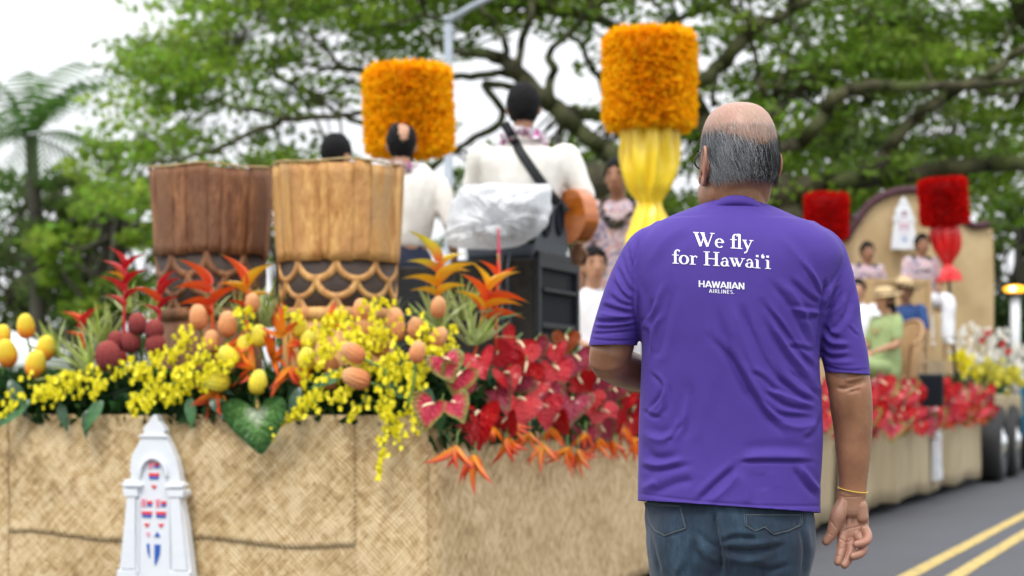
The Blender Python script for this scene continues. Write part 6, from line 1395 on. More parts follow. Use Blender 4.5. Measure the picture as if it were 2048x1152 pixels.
# head in its own frame (x right, y face, z up, origin between the ears), turned a little to the left
HO=Q(1476,322,.0); YAW=math.radians(22); HRz=np.array(Matrix.Rotation(YAW,3,'Z'))
def hp(x,y,z): return HRz@np.array((x,y,z))+HO
def hell(c,r,rot=None):
    V,Fc=ellipsoid((0,0,0),r,rot,24,16); return [tuple(hp(*(np.array(v)+np.array(c)))) for v in V],Fc
def hsec():                # lofted skull: z, half width, front, back
    lv=[(.128,.004,.004,.004),(.1275,.020,.018,.024),(.123,.036,.040,.044),(.113,.052,.060,.062),(.095,.0655,.074,.079),(.070,.0745,.083,.092),(.040,.0785,.086,.099),(.010,.079,.087,.100),(-.018,.077,.086,.096),(-.042,.0755,.085,.084),(-.062,.073,.083,.070),(-.085,.069,.080,.058),(-.105,.060,.074,.05),(-.12,.044,.064,.045),(-.128,.02,.05,.02)]
    q=cr(lv,3); n=40; V=[]
    for z,w,f,bk in q:
        for j in range(n):
            a=2*PI*j/n; c,s=math.cos(a),math.sin(a); r=(abs(c)**2.25+abs(s)**2.25)**(-1/2.25); V.append(tuple(hp(c*r*w, s*r*(f if s>0 else bk), z)))
    Fc=[(i*n+j,(i+1)*n+j,(i+1)*n+(j+1)%n,i*n+(j+1)%n) for i in range(len(q)-1) for j in range(n)]; Fc.append(tuple(range(n-1,-1,-1))[::-1]); Fc.append(tuple(range((len(q)-1)*n,len(q)*n))[::-1]); return V,Fc
parts=[hsec(), hell((0,.062,-.075),(.045,.040,.045)), hell((0,.098,-.032),(.016,.022,.020)), hell((0,.090,-.005),(.011,.020,.035)), hell((0,.083,.030),(.055,.012,.010)), hell((0,.088,-.068),(.024,.012,.006)), hell((0,.087,-.080),(.022,.011,.006)),
  hell((-.036,.068,-.035),(.026,.022,.025)), hell((.036,.068,-.035),(.026,.022,.025)), hell((-.062,.02,-.072),(.017,.045,.035)), hell((.062,.02,-.072),(.017,.045,.035))]
# neck with a soft roll of fat
nx=1474
parts.append(ctube([(*Q(nx,470,.02),.10,.085),(*Q(nx,430,.012),.070,.066),(*Q(nx,400,.0),.0640,.066),(*Q(nx-1,375,-.005),.0640,.064),(*Q(nx,350,.0),.062,.062)],5,30,side=(1,0,0)))
def ear(sd):
    o=[]; c=np.array((sd*.0815,-.002,-.014)); pts=[]
    prof=[(.018,-.024),(.012,.005),(.004,.028),(-.010,.033),(-.020,.022),(-.021,.0),(-.014,-.016),(-.004,-.030),(.006,-.036),(.012,-.030)]
    q=cr([(a,b) for a,b in prof],3); P3=[]
    for a,b in q: out=.009*(-a/.02 if a<0 else 0)+.002; P3.append(hp(*(c+np.array((sd*(out+.001),a*1.15,b*1.18)))))
    o.append(tube(P3,[.0042]*len(P3),None,8)); o.append(hell(c+np.array((sd*.002,-.003,-.002)),(.0055,.016,.029))); o.append(hell(c+np.array((sd*.002,.006,-.032)),(.0055,.008,.010)))
    o.append(hell(c+np.array((sd*.001,.009,-.006)),(.006,.005,.008))); return o
parts+=ear(-1)+ear(1)
headset=fuse(parts,.0026,5)
# body core under the shirt, arms and legs
X=(1,0,0)
SHL=Q(1292,500,.0); ELL=Q(1222,722,.035); HAL=Q(1372,752,.30)
SHR=Q(1655,510,.0); ELR=Q(1697,775,-.01); WRR=Q(1705,985,-.005)
body=[ctube([(*Q(1474,445,.02),.075,.07),(*Q(1475,478,.015),.13,.075),(*Q(1475,520,.01),.17,.10),(*Q(1470,640,.01),.18,.125),(*Q(1462,800,.02),.18,.135),(*Q(1460,950,.01),.178,.13),(*Q(1460,1030,.0),.175,.13)],4,30,side=X),
  ctube([(*SHL,.036,.04),(*Q(1266,580,.01),.041,.048),(*Q(1238,650,.02),.045,.049),(*Q(1229,690,.03),.0455,.048),(*ELL,.046,.044),(*(ELL*.55+HAL*.45+np.array((0,0,-.012))),.044,.042),(*(ELL*.2+HAL*.8),.034,.030),(*HAL,.029,.023)],5,22),
  hand_mesh(HAL,HAL+np.array((.08,.09,.05)),1,.5,(0,.2,1))]
def armrow(x,y,w,dy,t): return (*Q(x,y,dy),w*KP,t*KP)
body.append(ctube([(*Q(1640,515),.036,.04),armrow(1667,600,35,.0,40),armrow(1685,690,39,-.003,42),armrow(1692,745,43.5,-.008,42),armrow(1697,775,43,-.012,41),armrow(1701,810,42.5,-.008,40),armrow(1705,850,39.5,-.002,38),armrow(1706.5,900,35.5,.0,33),armrow(1706,945,30.5,.0,25),armrow(1705,975,28.2,.0,20.5),armrow(1704,992,28.5,.0,19)],5,24,side=X))
for (a,b,c) in ((Q(1385,1030,.0),np.array((Q(1378,0)[0],DM-.02,.47)),np.array((Q(1374,0)[0],DM+.05,.08))),(Q(1540,1030,.0),np.array((Q(1545,0)[0],DM+.03,.47)),np.array((Q(1550,0)[0],DM-.05,.08)))):
    body.append(ctube([(*a,.085,.09),(*((a+b)/2),.072,.075),(*b,.05,.055),(*(b*.6+c*.4),.048,.05),(*c,.032,.034)],4,16))
# torso core pieces fuse with head so that the skin is one surface
core=fuse([p for k,p in enumerate(body) if k!=2],.0036,4)
# right hand: palm turned to the camera, fingers half curled
def R3(x,y,dy,w,t=None): return (*Q(x,y,dy),w*KP,(t if t else w)*KP)
hp_=[ctube([R3(1704,982,.0,28.2,19.5),R3(1702,1000,.0,29.5,18.5),R3(1701,1020,.0,32,17)],3,18,side=X)]
for (x0,x1,y1,r) in ((1688,1684,1064,11.5),(1698,1698,1070,11.5),(1710,1712,1067,11.5),(1720,1726,1055,11.5)):
    hp_.append(ctube([R3(x0,1000,.004,11,13),R3((x0+x1)/2+(x1-1704)*.12,1032,.006,12.5,12.5),R3(x1,y1,.002,r,11)],3,12,side=X))
hp_.append(ctube([R3(1686,1005,-.006,13,13),R3(1675,1028,-.014,16,15),R3(1668,1047,-.014,13.5,13),R3(1660,1068,-.014,11,10.5),R3(1650,1082,-.014,9,8.5)],4,14))       # thumb with its mound
hp_.append(ctube([R3(1722,1012,-.006,12,12),R3(1724,1035,-.007,12.5,11)],3,12))                                                                                     # heel of the hand
def finger(pts): return ctube([R3(*p) for p in pts],4,14)
hp_.append(finger([(1684,1066,.0,11,10.5),(1683,1082,-.006,10.6),(1681,1096,-.012,9.8),(1677,1109,-.020,9.6),(1672,1122,-.026,8.2)]))
hp_.append(finger([(1698,1070,.004,11,10.5),(1701,1090,-.002,10.4),(1699,1106,-.011,9.6),(1692,1119,-.020,9.2),(1685,1128,-.026,8.0)]))
hp_.append(finger([(1712,1066,.0,11,10.5),(1722,1084,-.012,10.2),(1722,1097,-.024,9.8),(1712,1106,-.034,9.4),(1700,1110,-.038,8.4)]))
hp_.append(finger([(1726,1054,.0,10.5,10),(1732,1068,-.016,9.6),(1728,1079,-.030,9.2),(1717,1084,-.038,8.6),(1706,1086,-.040,7.6)]))
hand=fuse(hp_,.0012,6)
V=getV(hand);N=getN(hand);q=pxy(V); w=np.clip(-N[:,1]*1.3,0,1)
def c8(L): return [(1580+x/4.573,900+y/4.573) for x,y in L]
lines=[(c8([(490,450),(506,560),(500,680),(450,745)]),-.0022,2.2),(c8([(470,745),(540,720),(620,700),(715,665)]),-.0012,1.6),(c8([(600,800),(640,745),(715,705)]),-.0014,1.6),(c8([(440,805),(520,842),(570,820)]),-.0013,1.5),
 (c8([(425,405),(520,432),(690,418)]),-.0010,1.3),(c8([(440,362),(560,392),(700,382)]),-.0008,1.3),(c8([(540,560),(570,640),(560,720)]),-.0007,1.6),(c8([(425,885),(500,905)]),-.0012,1.2),(c8([(398,955),(465,975)]),-.0010,1.2),
 (c8([(345,760),(400,790)]),-.0009,1.4),(c8([(640,520),(600,620),(560,700)]),-.0006,1.6),(c8([(600,830),(700,800)]),-.0008,1.3),(c8([(585,905),(640,940)]),-.0008,1.3),(c8([(340,600),(400,690),(430,720)]),-.0012,1.8)]
V=V+N*(folds(q,lines)*w)[:,None]; setV(hand,V)
# elbow creases on the straightened arm
V=getV(core);N=getN(core);q=pxy(V); w=np.clip(-N[:,1]*1.4,0,1)
lines=[([(1672,777),(1700,775),(1732,763)],-.0065,3.2),([(1690,769),(1712,765),(1730,758)],-.005,2.6),([(1696,785),(1722,779)],-.004,2.6),([(1690,761),(1722,754)],.0035,4),([(1680,990),(1705,996),(1730,992)],-.001,2)]
V=V+N*(folds(q,lines)*w)[:,None]; setV(core,V)
bm=bmesh.new()
for k,me in enumerate((headset,core,hand)):
    n0=len(bm.faces); bm.from_mesh(me)
mb=MB().add(*body[2]); hm=mesh('h',mb.V,mb.F); bm.from_mesh(hm)
man_me=bpy.data.meshes.new('person'); bm.to_mesh(man_me); bm.free(); man_me.shade_smooth()
Vb=getV(man_me); z=np.zeros((len(Vb),4)); z[:,3]=1; qb=pxy(Vb); loc=(Vb-HO)@HRz   # head frame
crown=np.clip((loc[:,2]-.045+.02*np.clip(-loc[:,1]/.1,-1,1))/.05,0,1)*(np.linalg.norm(loc,axis=1)<.2)
nzv=np.array([noise.noise(Vector(p)*22) for p in Vb[:,:]]) 
z[:,0]=crown*.9
handz=((qb[:,1]>985)&(qb[:,1]<1160)&(qb[:,0]>1630)&(qb[:,0]<1760)).astype(float); z[:,0]+=handz*.45*np.clip((qb[:,1]-985)/40,0,1)
z[:,1]=np.clip(handz*np.clip((qb[:,1]-1000)/110,0,1)*.8*(.7+.5*nzv),0,1)+crown*np.clip(.25+nzv*.5,0,.4)
earz=(np.abs(loc[:,0])>.0800)&(np.abs(loc[:,2]+.012)<.052)&(np.abs(loc[:,1])<.042); z[earz,1]=.55
hz_=np.clip((.034+.026*np.abs(loc[:,0])/.08+.012*nzv-loc[:,2]-.004)/.050,0,1)*np.clip((loc[:,2]+.040-.02*np.abs(loc[:,0])/.08)/.02,0,1)*(loc[:,1]<.045+.0*loc[:,2])*(np.linalg.norm(loc,axis=1)<.14)*(~earz); z[:,2]=hz_*.80
at=man_me.attributes.new('zone','FLOAT_COLOR','POINT'); at.data.foreach_set('color',z.ravel())
man=link('person',man_me,scalp); tag(man,'balding grey haired man in purple shirt and blue jeans seen from behind in the foreground','person')
origin=Vector((Q(1460,800)[0],DM,0)); man_me.transform(Matrix.Translation(-origin)); man.location=origin
bpy.context.view_layer.update()
def kid(name,me,mat=None): 
    me.transform(Matrix.Translation(-origin)); o=link(name,me,mat,man); return o
# ---- shirt
levels=[(398,1418,1528,-.050,.060),(408,1402,1541,-.062,.075),(420,1372,1562,-.080,.085),(434,1337,1594,-.096,.095),(450,1308,1630,-.112,.105),(470,1284,1661,-.127,.115),(492,1270,1680,-.138,.125),(520,1263,1688,-.146,.135),(560,1262,1678,-.151,.145),(600,1268,1664,-.153,.155),(645,1276,1646,-.152,.165),(690,1283,1637,-.150,.175),(740,1282,1637,-.146,.185),(800,1280,1641,-.141,.195),(860,1278,1645,-.138,.195),(920,1278,1643,-.139,.185),(980,1277,1640,-.144,.17),(1030,1277,1640,-.150,.165),(1060,1277,1640,-.150,.165)]
q=cr(levels,6); n=84; V=[]
for (y,xl,xr,yb,yf) in q:
    cx=(xl+xr)/2; hw=(xr-xl)/2*KP; X0=(cx-1024)*KP; Z0=CAMZ-(y-800)*KP
    e=2.0 if y<440 else 2.35
    for j in range(n):
        a=2*PI*j/n; c,s=math.cos(a),math.sin(a); r=(abs(c)**e+abs(s)**e)**(-1/e); V.append((X0+c*r*hw, DM+(s*r*yf if s>0 else -s*r*yb), Z0))
m_=len(q); Fc=[(i*n+j,(i+1)*n+j,(i+1)*n+(j+1)%n,i*n+(j+1)%n) for i in range(m_-1) for j in range(n)]+[tuple(range(n)),tuple(range((m_-1)*n,m_*n))[::-1]]
torso=(V,Fc)
slL=ctube([(*Q(1325,478,.0),38*KP,.055),(*Q(1300,505,.0),50*KP,.064),(*Q(1276,550,.002),51*KP,.066),(*Q(1257,595,.004),51*KP,.065),(*Q(1241,640,.012),49*KP,.062),(*Q(1228,685,.022),48*KP,.060),(*Q(1222,730,.03),47.5*KP,.060)],6,30)
slR=ctube([(*Q(1615,478,.0),38*KP,.055),(*Q(1641,508,.0),49*KP,.064),(*Q(1656,555,.0),50*KP,.066),(*Q(1667,605,.0),49.5*KP,.065),(*Q(1676,660,-.004),47*KP,.062),(*Q(1689,715,-.006),45*KP,.060),(*Q(1696,760,-.008),43.5*KP,.058),(*Q(1698,790,-.008),43*KP,.057)],6,30)
me=fuse([torso,slL,slR],.0029,6)
V=getV(me);N=getN(me);q=pxy(V)
def c6(L): return [(1140+x/3.841,420+y/3.841) for x,y in L]
def c7(L): return [(1420+x/3.115,430+y/3.115) for x,y in L]
def c0(L): return [(1260+x/2.667,720+y/2.667) for x,y in L]
FL_=[
 # left armhole and sleeve
 (c6([(440,230),(455,350),(480,450),(490,600),(490,750),(520,900),(540,1030)]),-.0045,3.2),(c6([(535,215),(505,350),(482,450)]),-.0035,2.8),(c6([(470,220),(485,330)]),.0015,5),
 (c6([(400,330),(420,440),(490,600)]),-.0035,5),(c6([(360,430),(420,560),(490,650)]),-.0045,5),(c6([(330,540),(400,640),(480,710)]),-.005,5),(c6([(300,650),(380,715),(490,745)]),-.0045,5),(c6([(345,470),(390,600),(480,690)]),.003,4),
 (c6([(240,730),(330,760),(490,800)]),-.005,5),(c6([(215,790),(330,810),(490,830)]),.003,4.5),(c6([(180,850),(300,860),(500,840)]),-.006,5),(c6([(190,910),(350,905),(510,885)]),-.005,4.5),(c6([(170,880),(330,885),(500,865)]),.003,4),(c6([(160,950),(300,945),(520,930)]),-.004,3.6),
 (c6([(145,985),(300,1002),(530,1000)]),-.0022,2.2),
 # left flank
 (c6([(520,560),(560,700),(580,860),(590,1000)]),.003,6),(c6([(720,560),(650,760),(560,850)]),.004,7),(c6([(790,620),(740,850),(690,1060),(640,1140)]),-.004,9),(c6([(640,680),(600,800),(530,880)]),-.0045,6),(c6([(700,800),(640,930),(610,1100)]),.0035,6),(c6([(560,900),(600,960),(600,1100)]),-.005,5),
 # right armhole and sleeve
 (c7([(825,270),(780,380),(720,470),(700,560),(690,650),(668,800),(655,930)]),-.006,3.4),(c7([(720,400),(712,520)]),-.005,4),(c7([(800,420),(740,490),(706,560)]),.004,5),(c7([(830,470),(780,560),(708,600)]),-.0045,5),(c7([(880,470),(850,600),(790,690),(700,720)]),-.004,7),
 (c7([(700,680),(740,745),(810,765)]),-.0055,5),(c7([(700,720),(760,790),(860,800)]),.0035,5),(c7([(685,770),(750,825),(870,835)]),-.0055,5),(c7([(680,830),(740,885),(870,880)]),-.0045,5),(c7([(680,860),(760,915),(900,915)]),.003,5),(c7([(858,690),(915,755)]),-.003,3),(c7([(880,300),(900,450),(940,650)]),.003,8),(c7([(845,520),(820,640)]),.003,7),
 (c7([(672,905),(760,950),(860,968),(985,962)]),-.0025,2.4),
 # right back folds from the armhole
 (c7([(560,300),(640,410),(704,530)]),-.004,5),(c7([(620,330),(670,430),(706,520)]),.003,4.5),(c7([(500,400),(600,500),(690,560)]),-.0045,6),(c7([(380,420),(480,540),(550,660),(630,830)]),-.0055,7),(c7([(470,430),(560,560),(620,700)]),.004,7),(c7([(500,585),(600,600),(700,612)]),.004,5),
 (c7([(550,640),(620,650),(690,640)]),-.004,6),(c7([(320,540),(420,660),(500,760),(590,880),(650,970)]),-.0065,6.5),(c7([(360,560),(460,690),(560,830),(650,930)]),.005,5),(c7([(340,660),(430,820),(530,960),(650,1070)]),-.0065,7),(c7([(390,690),(480,830),(600,980)]),.0045,6),(c7([(200,590),(280,760),(380,950),(520,1100)]),-.006,8),(c7([(240,640),(330,850),(430,1020)]),.0045,7),
 (c7([(50,600),(120,850),(200,1050),(280,1170)]),-.0065,11),(c7([(140,560),(220,820),(320,1060)]),.0045,10),(c7([(490,820),(560,830),(650,850)]),-.004,5),
 (c0([(430,-120),(560,20),(640,170),(720,290),(820,395)]),-.0085,9),(c0([(520,-60),(620,80),(700,220),(800,330)]),.0055,8),(c0([(720,170),(830,240),(975,272)]),-.006,5.5),(c0([(700,205),(800,290),(960,305)]),-.0055,5.5),(c0([(740,160),(850,200),(980,245)]),.0045,5),(c0([(780,90),(880,170),(975,225)]),-.006,5.5),(c0([(840,50),(940,130),(1015,200)]),-.005,6),
 (c0([(930,425),(990,385),(1020,300)]),-.0055,6),(c0([(800,335),(900,360),(1000,340)]),.004,8),(c0([(640,60),(720,110),(800,200)]),-.0045,6),
 # left lower
 (c0([(105,70),(160,130),(155,190),(80,280)]),-.0055,5),(c0([(175,130),(180,220),(150,290)]),.0045,6),(c0([(65,265),(110,300),(160,305)]),-.005,5),(c0([(200,440),(240,400),(285,330)]),-.0055,6),(c0([(60,390),(170,425),(270,370),(310,180)]),.0055,9),(c0([(320,120),(325,300),(290,430)]),-.0035,12),(c0([(60,430),(130,520),(250,520)]),-.0035,10),
 (c0([(450,-150),(440,100),(400,300)]),.0015,20),
 # lower back
 (c0([(590,545),(720,542),(980,545)]),-.0065,4.5),(c0([(600,515),(760,505),(960,515)]),.005,10),(c0([(50,572),(150,592),(320,560)]),-.005,7),(c0([(60,540),(160,560),(280,530)]),.004,8),(c0([(360,760),(450,670),(570,565)]),-.006,7),(c0([(420,765),(520,680),(580,600)]),.0035,8),(c0([(870,575),(930,660),(1005,735)]),-.006,7),(c0([(910,570),(970,650),(1010,700)]),.004,6),
 (c0([(110,720),(240,660),(340,640)]),-.005,10),(c0([(60,690),(150,650)]),.005,10),(c0([(590,600),(620,700),(620,770)]),.003,12),(c0([(700,600),(720,700)]),-.002,14),
 # hem stitching and neckline fold
 ([(1404,424),(1440,414),(1498,419),(1532,432)],-.0014,4),([(1560,470),(1600,520),(1640,570)],.0025,10),([(1380,450),(1330,480),(1290,540)],.0025,12)]
w=np.clip(-N[:,1]*1.5+.15,0,1); hemd=q[:,1]-(1001+(q[:,0]-1277)*25/363+9*np.clip(1-((q[:,0]-1458)/190)**2,0,1)); h=(-.0019*np.exp(-((hemd+15)/2.4)**2)+.0008*np.exp(-((hemd+7)/5)**2))*w; h=h+folds([] if False else q,[(a_,b_*1.1,c_*.86) for a_,b_,c_ in FL_],.5)*w*.9
h+= .0020*np.array([noise.noise(Vector((p[0]*9,p[1]*6,p[2]*5))) for p in V])+.0008*np.array([noise.noise(Vector((p[0]*30,p[1]*20,p[2]*16))) for p in V])
V=V+N*h[:,None]; setV(me,V)
bm=bmesh.new(); bm.from_mesh(me)
def cut(co,no,test):
    fs=[f for f in bm.faces if test(f.calc_center_median())]; es={e for f in fs for e in f.edges}; vs={v for f in fs for v in f.verts}
    bmesh.ops.bisect_plane(bm,geom=list(fs)+list(es)+list(vs),plane_co=co,plane_no=no,clear_outer=False,dist=1e-6)
    co=Vector(co);no=Vector(no)
    dl=[f for f in bm.faces if test(f.calc_center_median()) and (f.calc_center_median()-co).dot(no)>0]; bmesh.ops.delete(bm,geom=dl,context='FACES')
xat=lambda px: (px-1024)*KP
# hem: plane falling to the right
a=Q(1277,1001); b_=Q(1640,1026); nn=Vector((b_-a)).cross(Vector((0,-1,.06))).normalized()
if nn.z>0: nn=-nn
cut(tuple(a),tuple(nn),lambda c:c.z<Q(0,960)[2])
a=Q(1176,690); b_=Q(1277,690); nn=Vector(b_-a).cross(Vector((0,-1,0))).normalized(); nn=nn if nn.z<0 else -nn
cut(tuple(a),tuple(nn),lambda c:c.x<xat(1280.5) and Q(0,640)[2]>c.z>Q(0,800)[2])
a=Q(1646,744); b_=Q(1738,750); nn=Vector(b_-a).cross(Vector((0,-1,.0))).normalized(); nn=nn if nn.z<0 else -nn
cut(tuple(a),tuple(nn),lambda c:c.x>xat(1643) and Q(0,690)[2]>c.z>Q(0,860)[2])
# neck opening
a=Q(1405,412); b_=Q(1540,424)
cpl=Q(1470,404,-.05); nn=Vector((.08,.42,1)).normalized()
cut(tuple(cpl),tuple(nn),lambda c:c.z>Q(0,445)[2])
loose=[v for v in bm.verts if not v.link_faces]; bmesh.ops.delete(bm,geom=loose,context='VERTS')
bm.to_mesh(me); bm.free(); me.shade_smooth()
def shirt_mat():
    m,t,b=nm('purple_jersey');N=t.nodes.new;K=t.links.new; b.inputs['Base Color'].default_value=(.115,.070,.37,1); b.inputs['Roughness'].default_value=.75; b.inputs['Specular IOR Level'].default_value=.25
    b.inputs['Sheen Weight'].default_value=.10; b.inputs['Sheen Roughness'].default_value=.4; b.inputs['Sheen Tint'].default_value=(.6,.5,1,1)
    tc=N('ShaderNodeTexCoord'); n=N('ShaderNodeTexNoise'); n.inputs['Scale'].default_value=900; n.inputs['Detail'].default_value=2; K(tc.outputs['Object'],n.inputs['Vector'])
    mp=N('ShaderNodeMapping'); mp.inputs['Scale'].default_value=(1.3,1,.55); K(tc.outputs['Object'],mp.inputs['Vector']); n2=N('ShaderNodeTexNoise'); n2.inputs['Scale'].default_value=26; n2.inputs['Detail'].default_value=3; K(mp.outputs[0],n2.inputs['Vector'])
    b1=N('ShaderNodeBump'); b1.inputs['Strength'].default_value=.25; b1.inputs['Distance'].default_value=.0006; K(n.outputs['Fac'],b1.inputs['Height'])
    b2=N('ShaderNodeBump'); b2.inputs['Strength'].default_value=.35; b2.inputs['Distance'].default_value=.004; K(n2.outputs['Fac'],b2.inputs['Height']); K(b1.outputs[0],b2.inputs['Normal']); K(b2.outputs[0],b.inputs['Normal'])
    n3=N('ShaderNodeTexNoise'); n3.inputs['Scale'].default_value=5; K(tc.outputs['Object'],n3.inputs['Vector']); mx=N('ShaderNodeMix'); mx.data_type='RGBA'; K(n3.outputs['Fac'],mx.inputs['Factor']); mx.inputs['A'].default_value=(.060,.032,.235,1); mx.inputs['B'].default_value=(.072,.040,.27,1); K(mx.outputs['Result'],b.inputs['Base Color']); return m
purple=shirt_mat(); me.name='shirt'
tree_=BVHTree.FromPolygons([v.co.copy() for v in me.vertices],[tuple(p.vertices) for p in me.polygons])
shirt=kid('shirt',me,purple); so=shirt.modifiers.new('cloth','SOLIDIFY'); so.thickness=.0022; so.offset=-1
# collar band: ring that follows the neck opening
def collar():
    V=[];n=72; rows=[(-.012,-.016),(-.0035,-.0125),(.0018,-.006),(.0028,.0),(.0020,.0075),(-.0015,.0085),(-.006,.0)]
    for j in range(n):
        a=2*PI*j/n; c,s=math.cos(a),math.sin(a); X0=xat(1470)+c*66*KP; Y0=DM-.004+s*.070-.004*(s<0)
        zc=CAMZ-(408-800)*KP - .42*(Y0-(DM-.07)) - .055*(X0-xat(1470)) - .03*abs(c)**3*.6
        for r_,zz in rows: V.append((X0+c*r_-c*zz*.75*.6, Y0+s*r_-s*zz*.75*.6, zc+zz))
    m=len(rows); Fc=[(j*m+k,j*m+(k+1)%m,((j+1)%n)*m+(k+1)%m,((j+1)%n)*m+k) for j in range(n) for k in range(m)]
    return mesh('collar',V,Fc,True,purple)
kid('collar',collar())
# ---- lettering, built from strokes and laid on the cloth
def arc(cx,cy,rx,ry,a0,a1,w0,w1=None,n=14,thin=None):
    o=[]
    for i in range(n+1):
        t=i/n; a=math.radians(a0+(a1-a0)*t); 
        w=(w0+(w1-w0)*t) if w1 is not None else w0
        if thin is not None: w=thin+(w0-thin)*abs(math.cos(a))**1.3
        o.append((cx+rx*math.cos(a),cy+ry*math.sin(a),w))
    return o
TH,TN,SF=.175,.065,.055
def ser(x0,x1,y): return [(x0,y,SF),(x1,y,SF)]
G={}
G['W']=([[(.13,.98,TH),(.46,.03,TH)],[(.46,.03,TN),(.70,.90,TN)],[(.55,.98,TH),(.90,.03,TH)],[(.90,.03,TN),(1.20,.98,TN)],ser(-.02,.34,.975),ser(.42,.72,.975),ser(1.06,1.34,.975)],1.36)
G['e']=([arc(.30,.32,.225,.30,5,180,.15,None,16,.05),arc(.30,.32,.225,.30,180,318,.15,None,14,.05),[(.12,.37,.05),(.53,.37,.05)],[(.50,.37,.12),(.525,.36,.12)]],.62)
G['f']=([[(.20,.03,.155),(.20,.80,.155)],arc(.36,.80,.16,.19,180,60,.13,.06,8),[(.42,.93,.13),(.47,.90,.13)],ser(.02,.42,.03),[(.0,.62,SF),(.42,.62,SF)]],.42)
G['l']=([[(.17,.03,.155),(.17,1.03,.155)],ser(.0,.36,.03),[(.02,1.02,SF),(.2,1.02,SF)]],.38)
G['y']=([[(.10,.62,.15),(.32,.05,.15)],[(.33,.05,.06),(.56,.62,.06)],[(.33,.05,.07),(.25,-.18,.08),(.12,-.26,.10)],[(.10,-.24,.13),(.15,-.25,.13)],ser(-.02,.26,.63),ser(.42,.68,.63)],.66)
G['o']=([arc(.31,.32,.235,.30,0,360,.165,None,28,.06)],.64)
G['r']=([[(.19,.03,.155),(.19,.60,.155)],ser(.02,.40,.03),[(.03,.62,SF),(.2,.62,SF)],arc(.38,.42,.16,.20,165,80,.06,.09,7),[(.42,.57,.14),(.48,.55,.14)]],.52)
G['H']=([[(.19,.03,.17),(.19,.97,.17)],[(.78,.03,.17),(.78,.97,.17)],[(.19,.50,.065),(.78,.50,.065)],ser(.0,.38,.03),ser(.0,.38,.97),ser(.59,.97,.03),ser(.59,.97,.97)],1.0)
G['a']=([[(.44,.10,.155),(.44,.42,.155)],arc(.30,.42,.14,.19,0,150,.07,.09,10),[(.13,.47,.12),(.17,.50,.12)],arc(.27,.19,.16,.155,100,340,.15,None,16,.06),[(.27,.355,.06),(.44,.38,.06)],[(.46,.08,.10),(.58,.04,.05)]],.60)
G['w']=([[(.10,.62,.15),(.31,.04,.15)],[(.31,.04,.06),(.45,.50,.06)],[(.38,.62,.15),(.60,.04,.15)],[(.60,.04,.06),(.82,.62,.06)],ser(-.02,.24,.63),ser(.28,.50,.63),ser(.70,.94,.63)],.92)
G['i']=([[(.18,.03,.155),(.18,.60,.155)],ser(.01,.37,.03),[(.03,.62,SF),(.2,.62,SF)],[(.17,.80,.16),(.17,.95,.16)]],.38)
G['q']=([arc(.14,.84,.06,.07,0,360,.10,None,10,.10),arc(.20,.90,.13,.13,190,100,.07,.04,6)],.26)
def ss(*l): return [list(p) for p in l]
B=.21
SG={}
SG['H']=([[(.12,0,B),(.12,1,B)],[(.70,0,B),(.70,1,B)],[(.12,.5,.18),(.70,.5,.18)]],.86)
SG['A']=([[(.04,0,B),(.40,1,B)],[(.40,1,B),(.80,0,B)],[(.16,.27,.16),(.66,.27,.16)]],.84)
SG['W']=([[(.05,1,B),(.27,0,B)],[(.27,0,B),(.52,.95,B*.9)],[(.52,.95,B*.9),(.77,0,B)],[(.77,0,B),(1.0,1,B)]],1.06)
SG['I']=([[(.12,0,B),(.12,1,B)]],.28)
SG['N']=([[(.12,0,B),(.12,1,B)],[(.12,1,B),(.68,0,B)],[(.68,0,B),(.68,1,B)]],.84)
SG['R']=([[(.12,0,B),(.12,1,B)],[(.12,.92,.16),(.40,.92,.16)]+[(a,b,.17) for a,b,_ in arc(.40,.70,.19,.22,90,-90,.1,None,8)]+[(.12,.48,.16)],[(.36,.46,B),(.62,0,B)]],.70)
SG['L']=([[(.12,0,B),(.12,1,B)],[(.12,.08,.17),(.55,.08,.17)]],.62)
SG['E']=([[(.12,0,B),(.12,1,B)],[(.12,.08,.17),(.56,.08,.17)],[(.12,.5,.16),(.50,.5,.16)],[(.12,.92,.17),(.56,.92,.17)]],.66)
SG['S']=([[(a,b,.17) for a,b,_ in arc(.32,.73,.20,.20,40,250,.1,None,10)]+[(a,b,.17) for a,b,_ in arc(.32,.27,.22,.21,80,-140,.1,None,10)]],.64)
SG['.']=([[(.10,.02,.2),(.10,.16,.2)]],.25)
prt=pm('white_print',(.80,.79,.86),rough=.5,spec=.3)
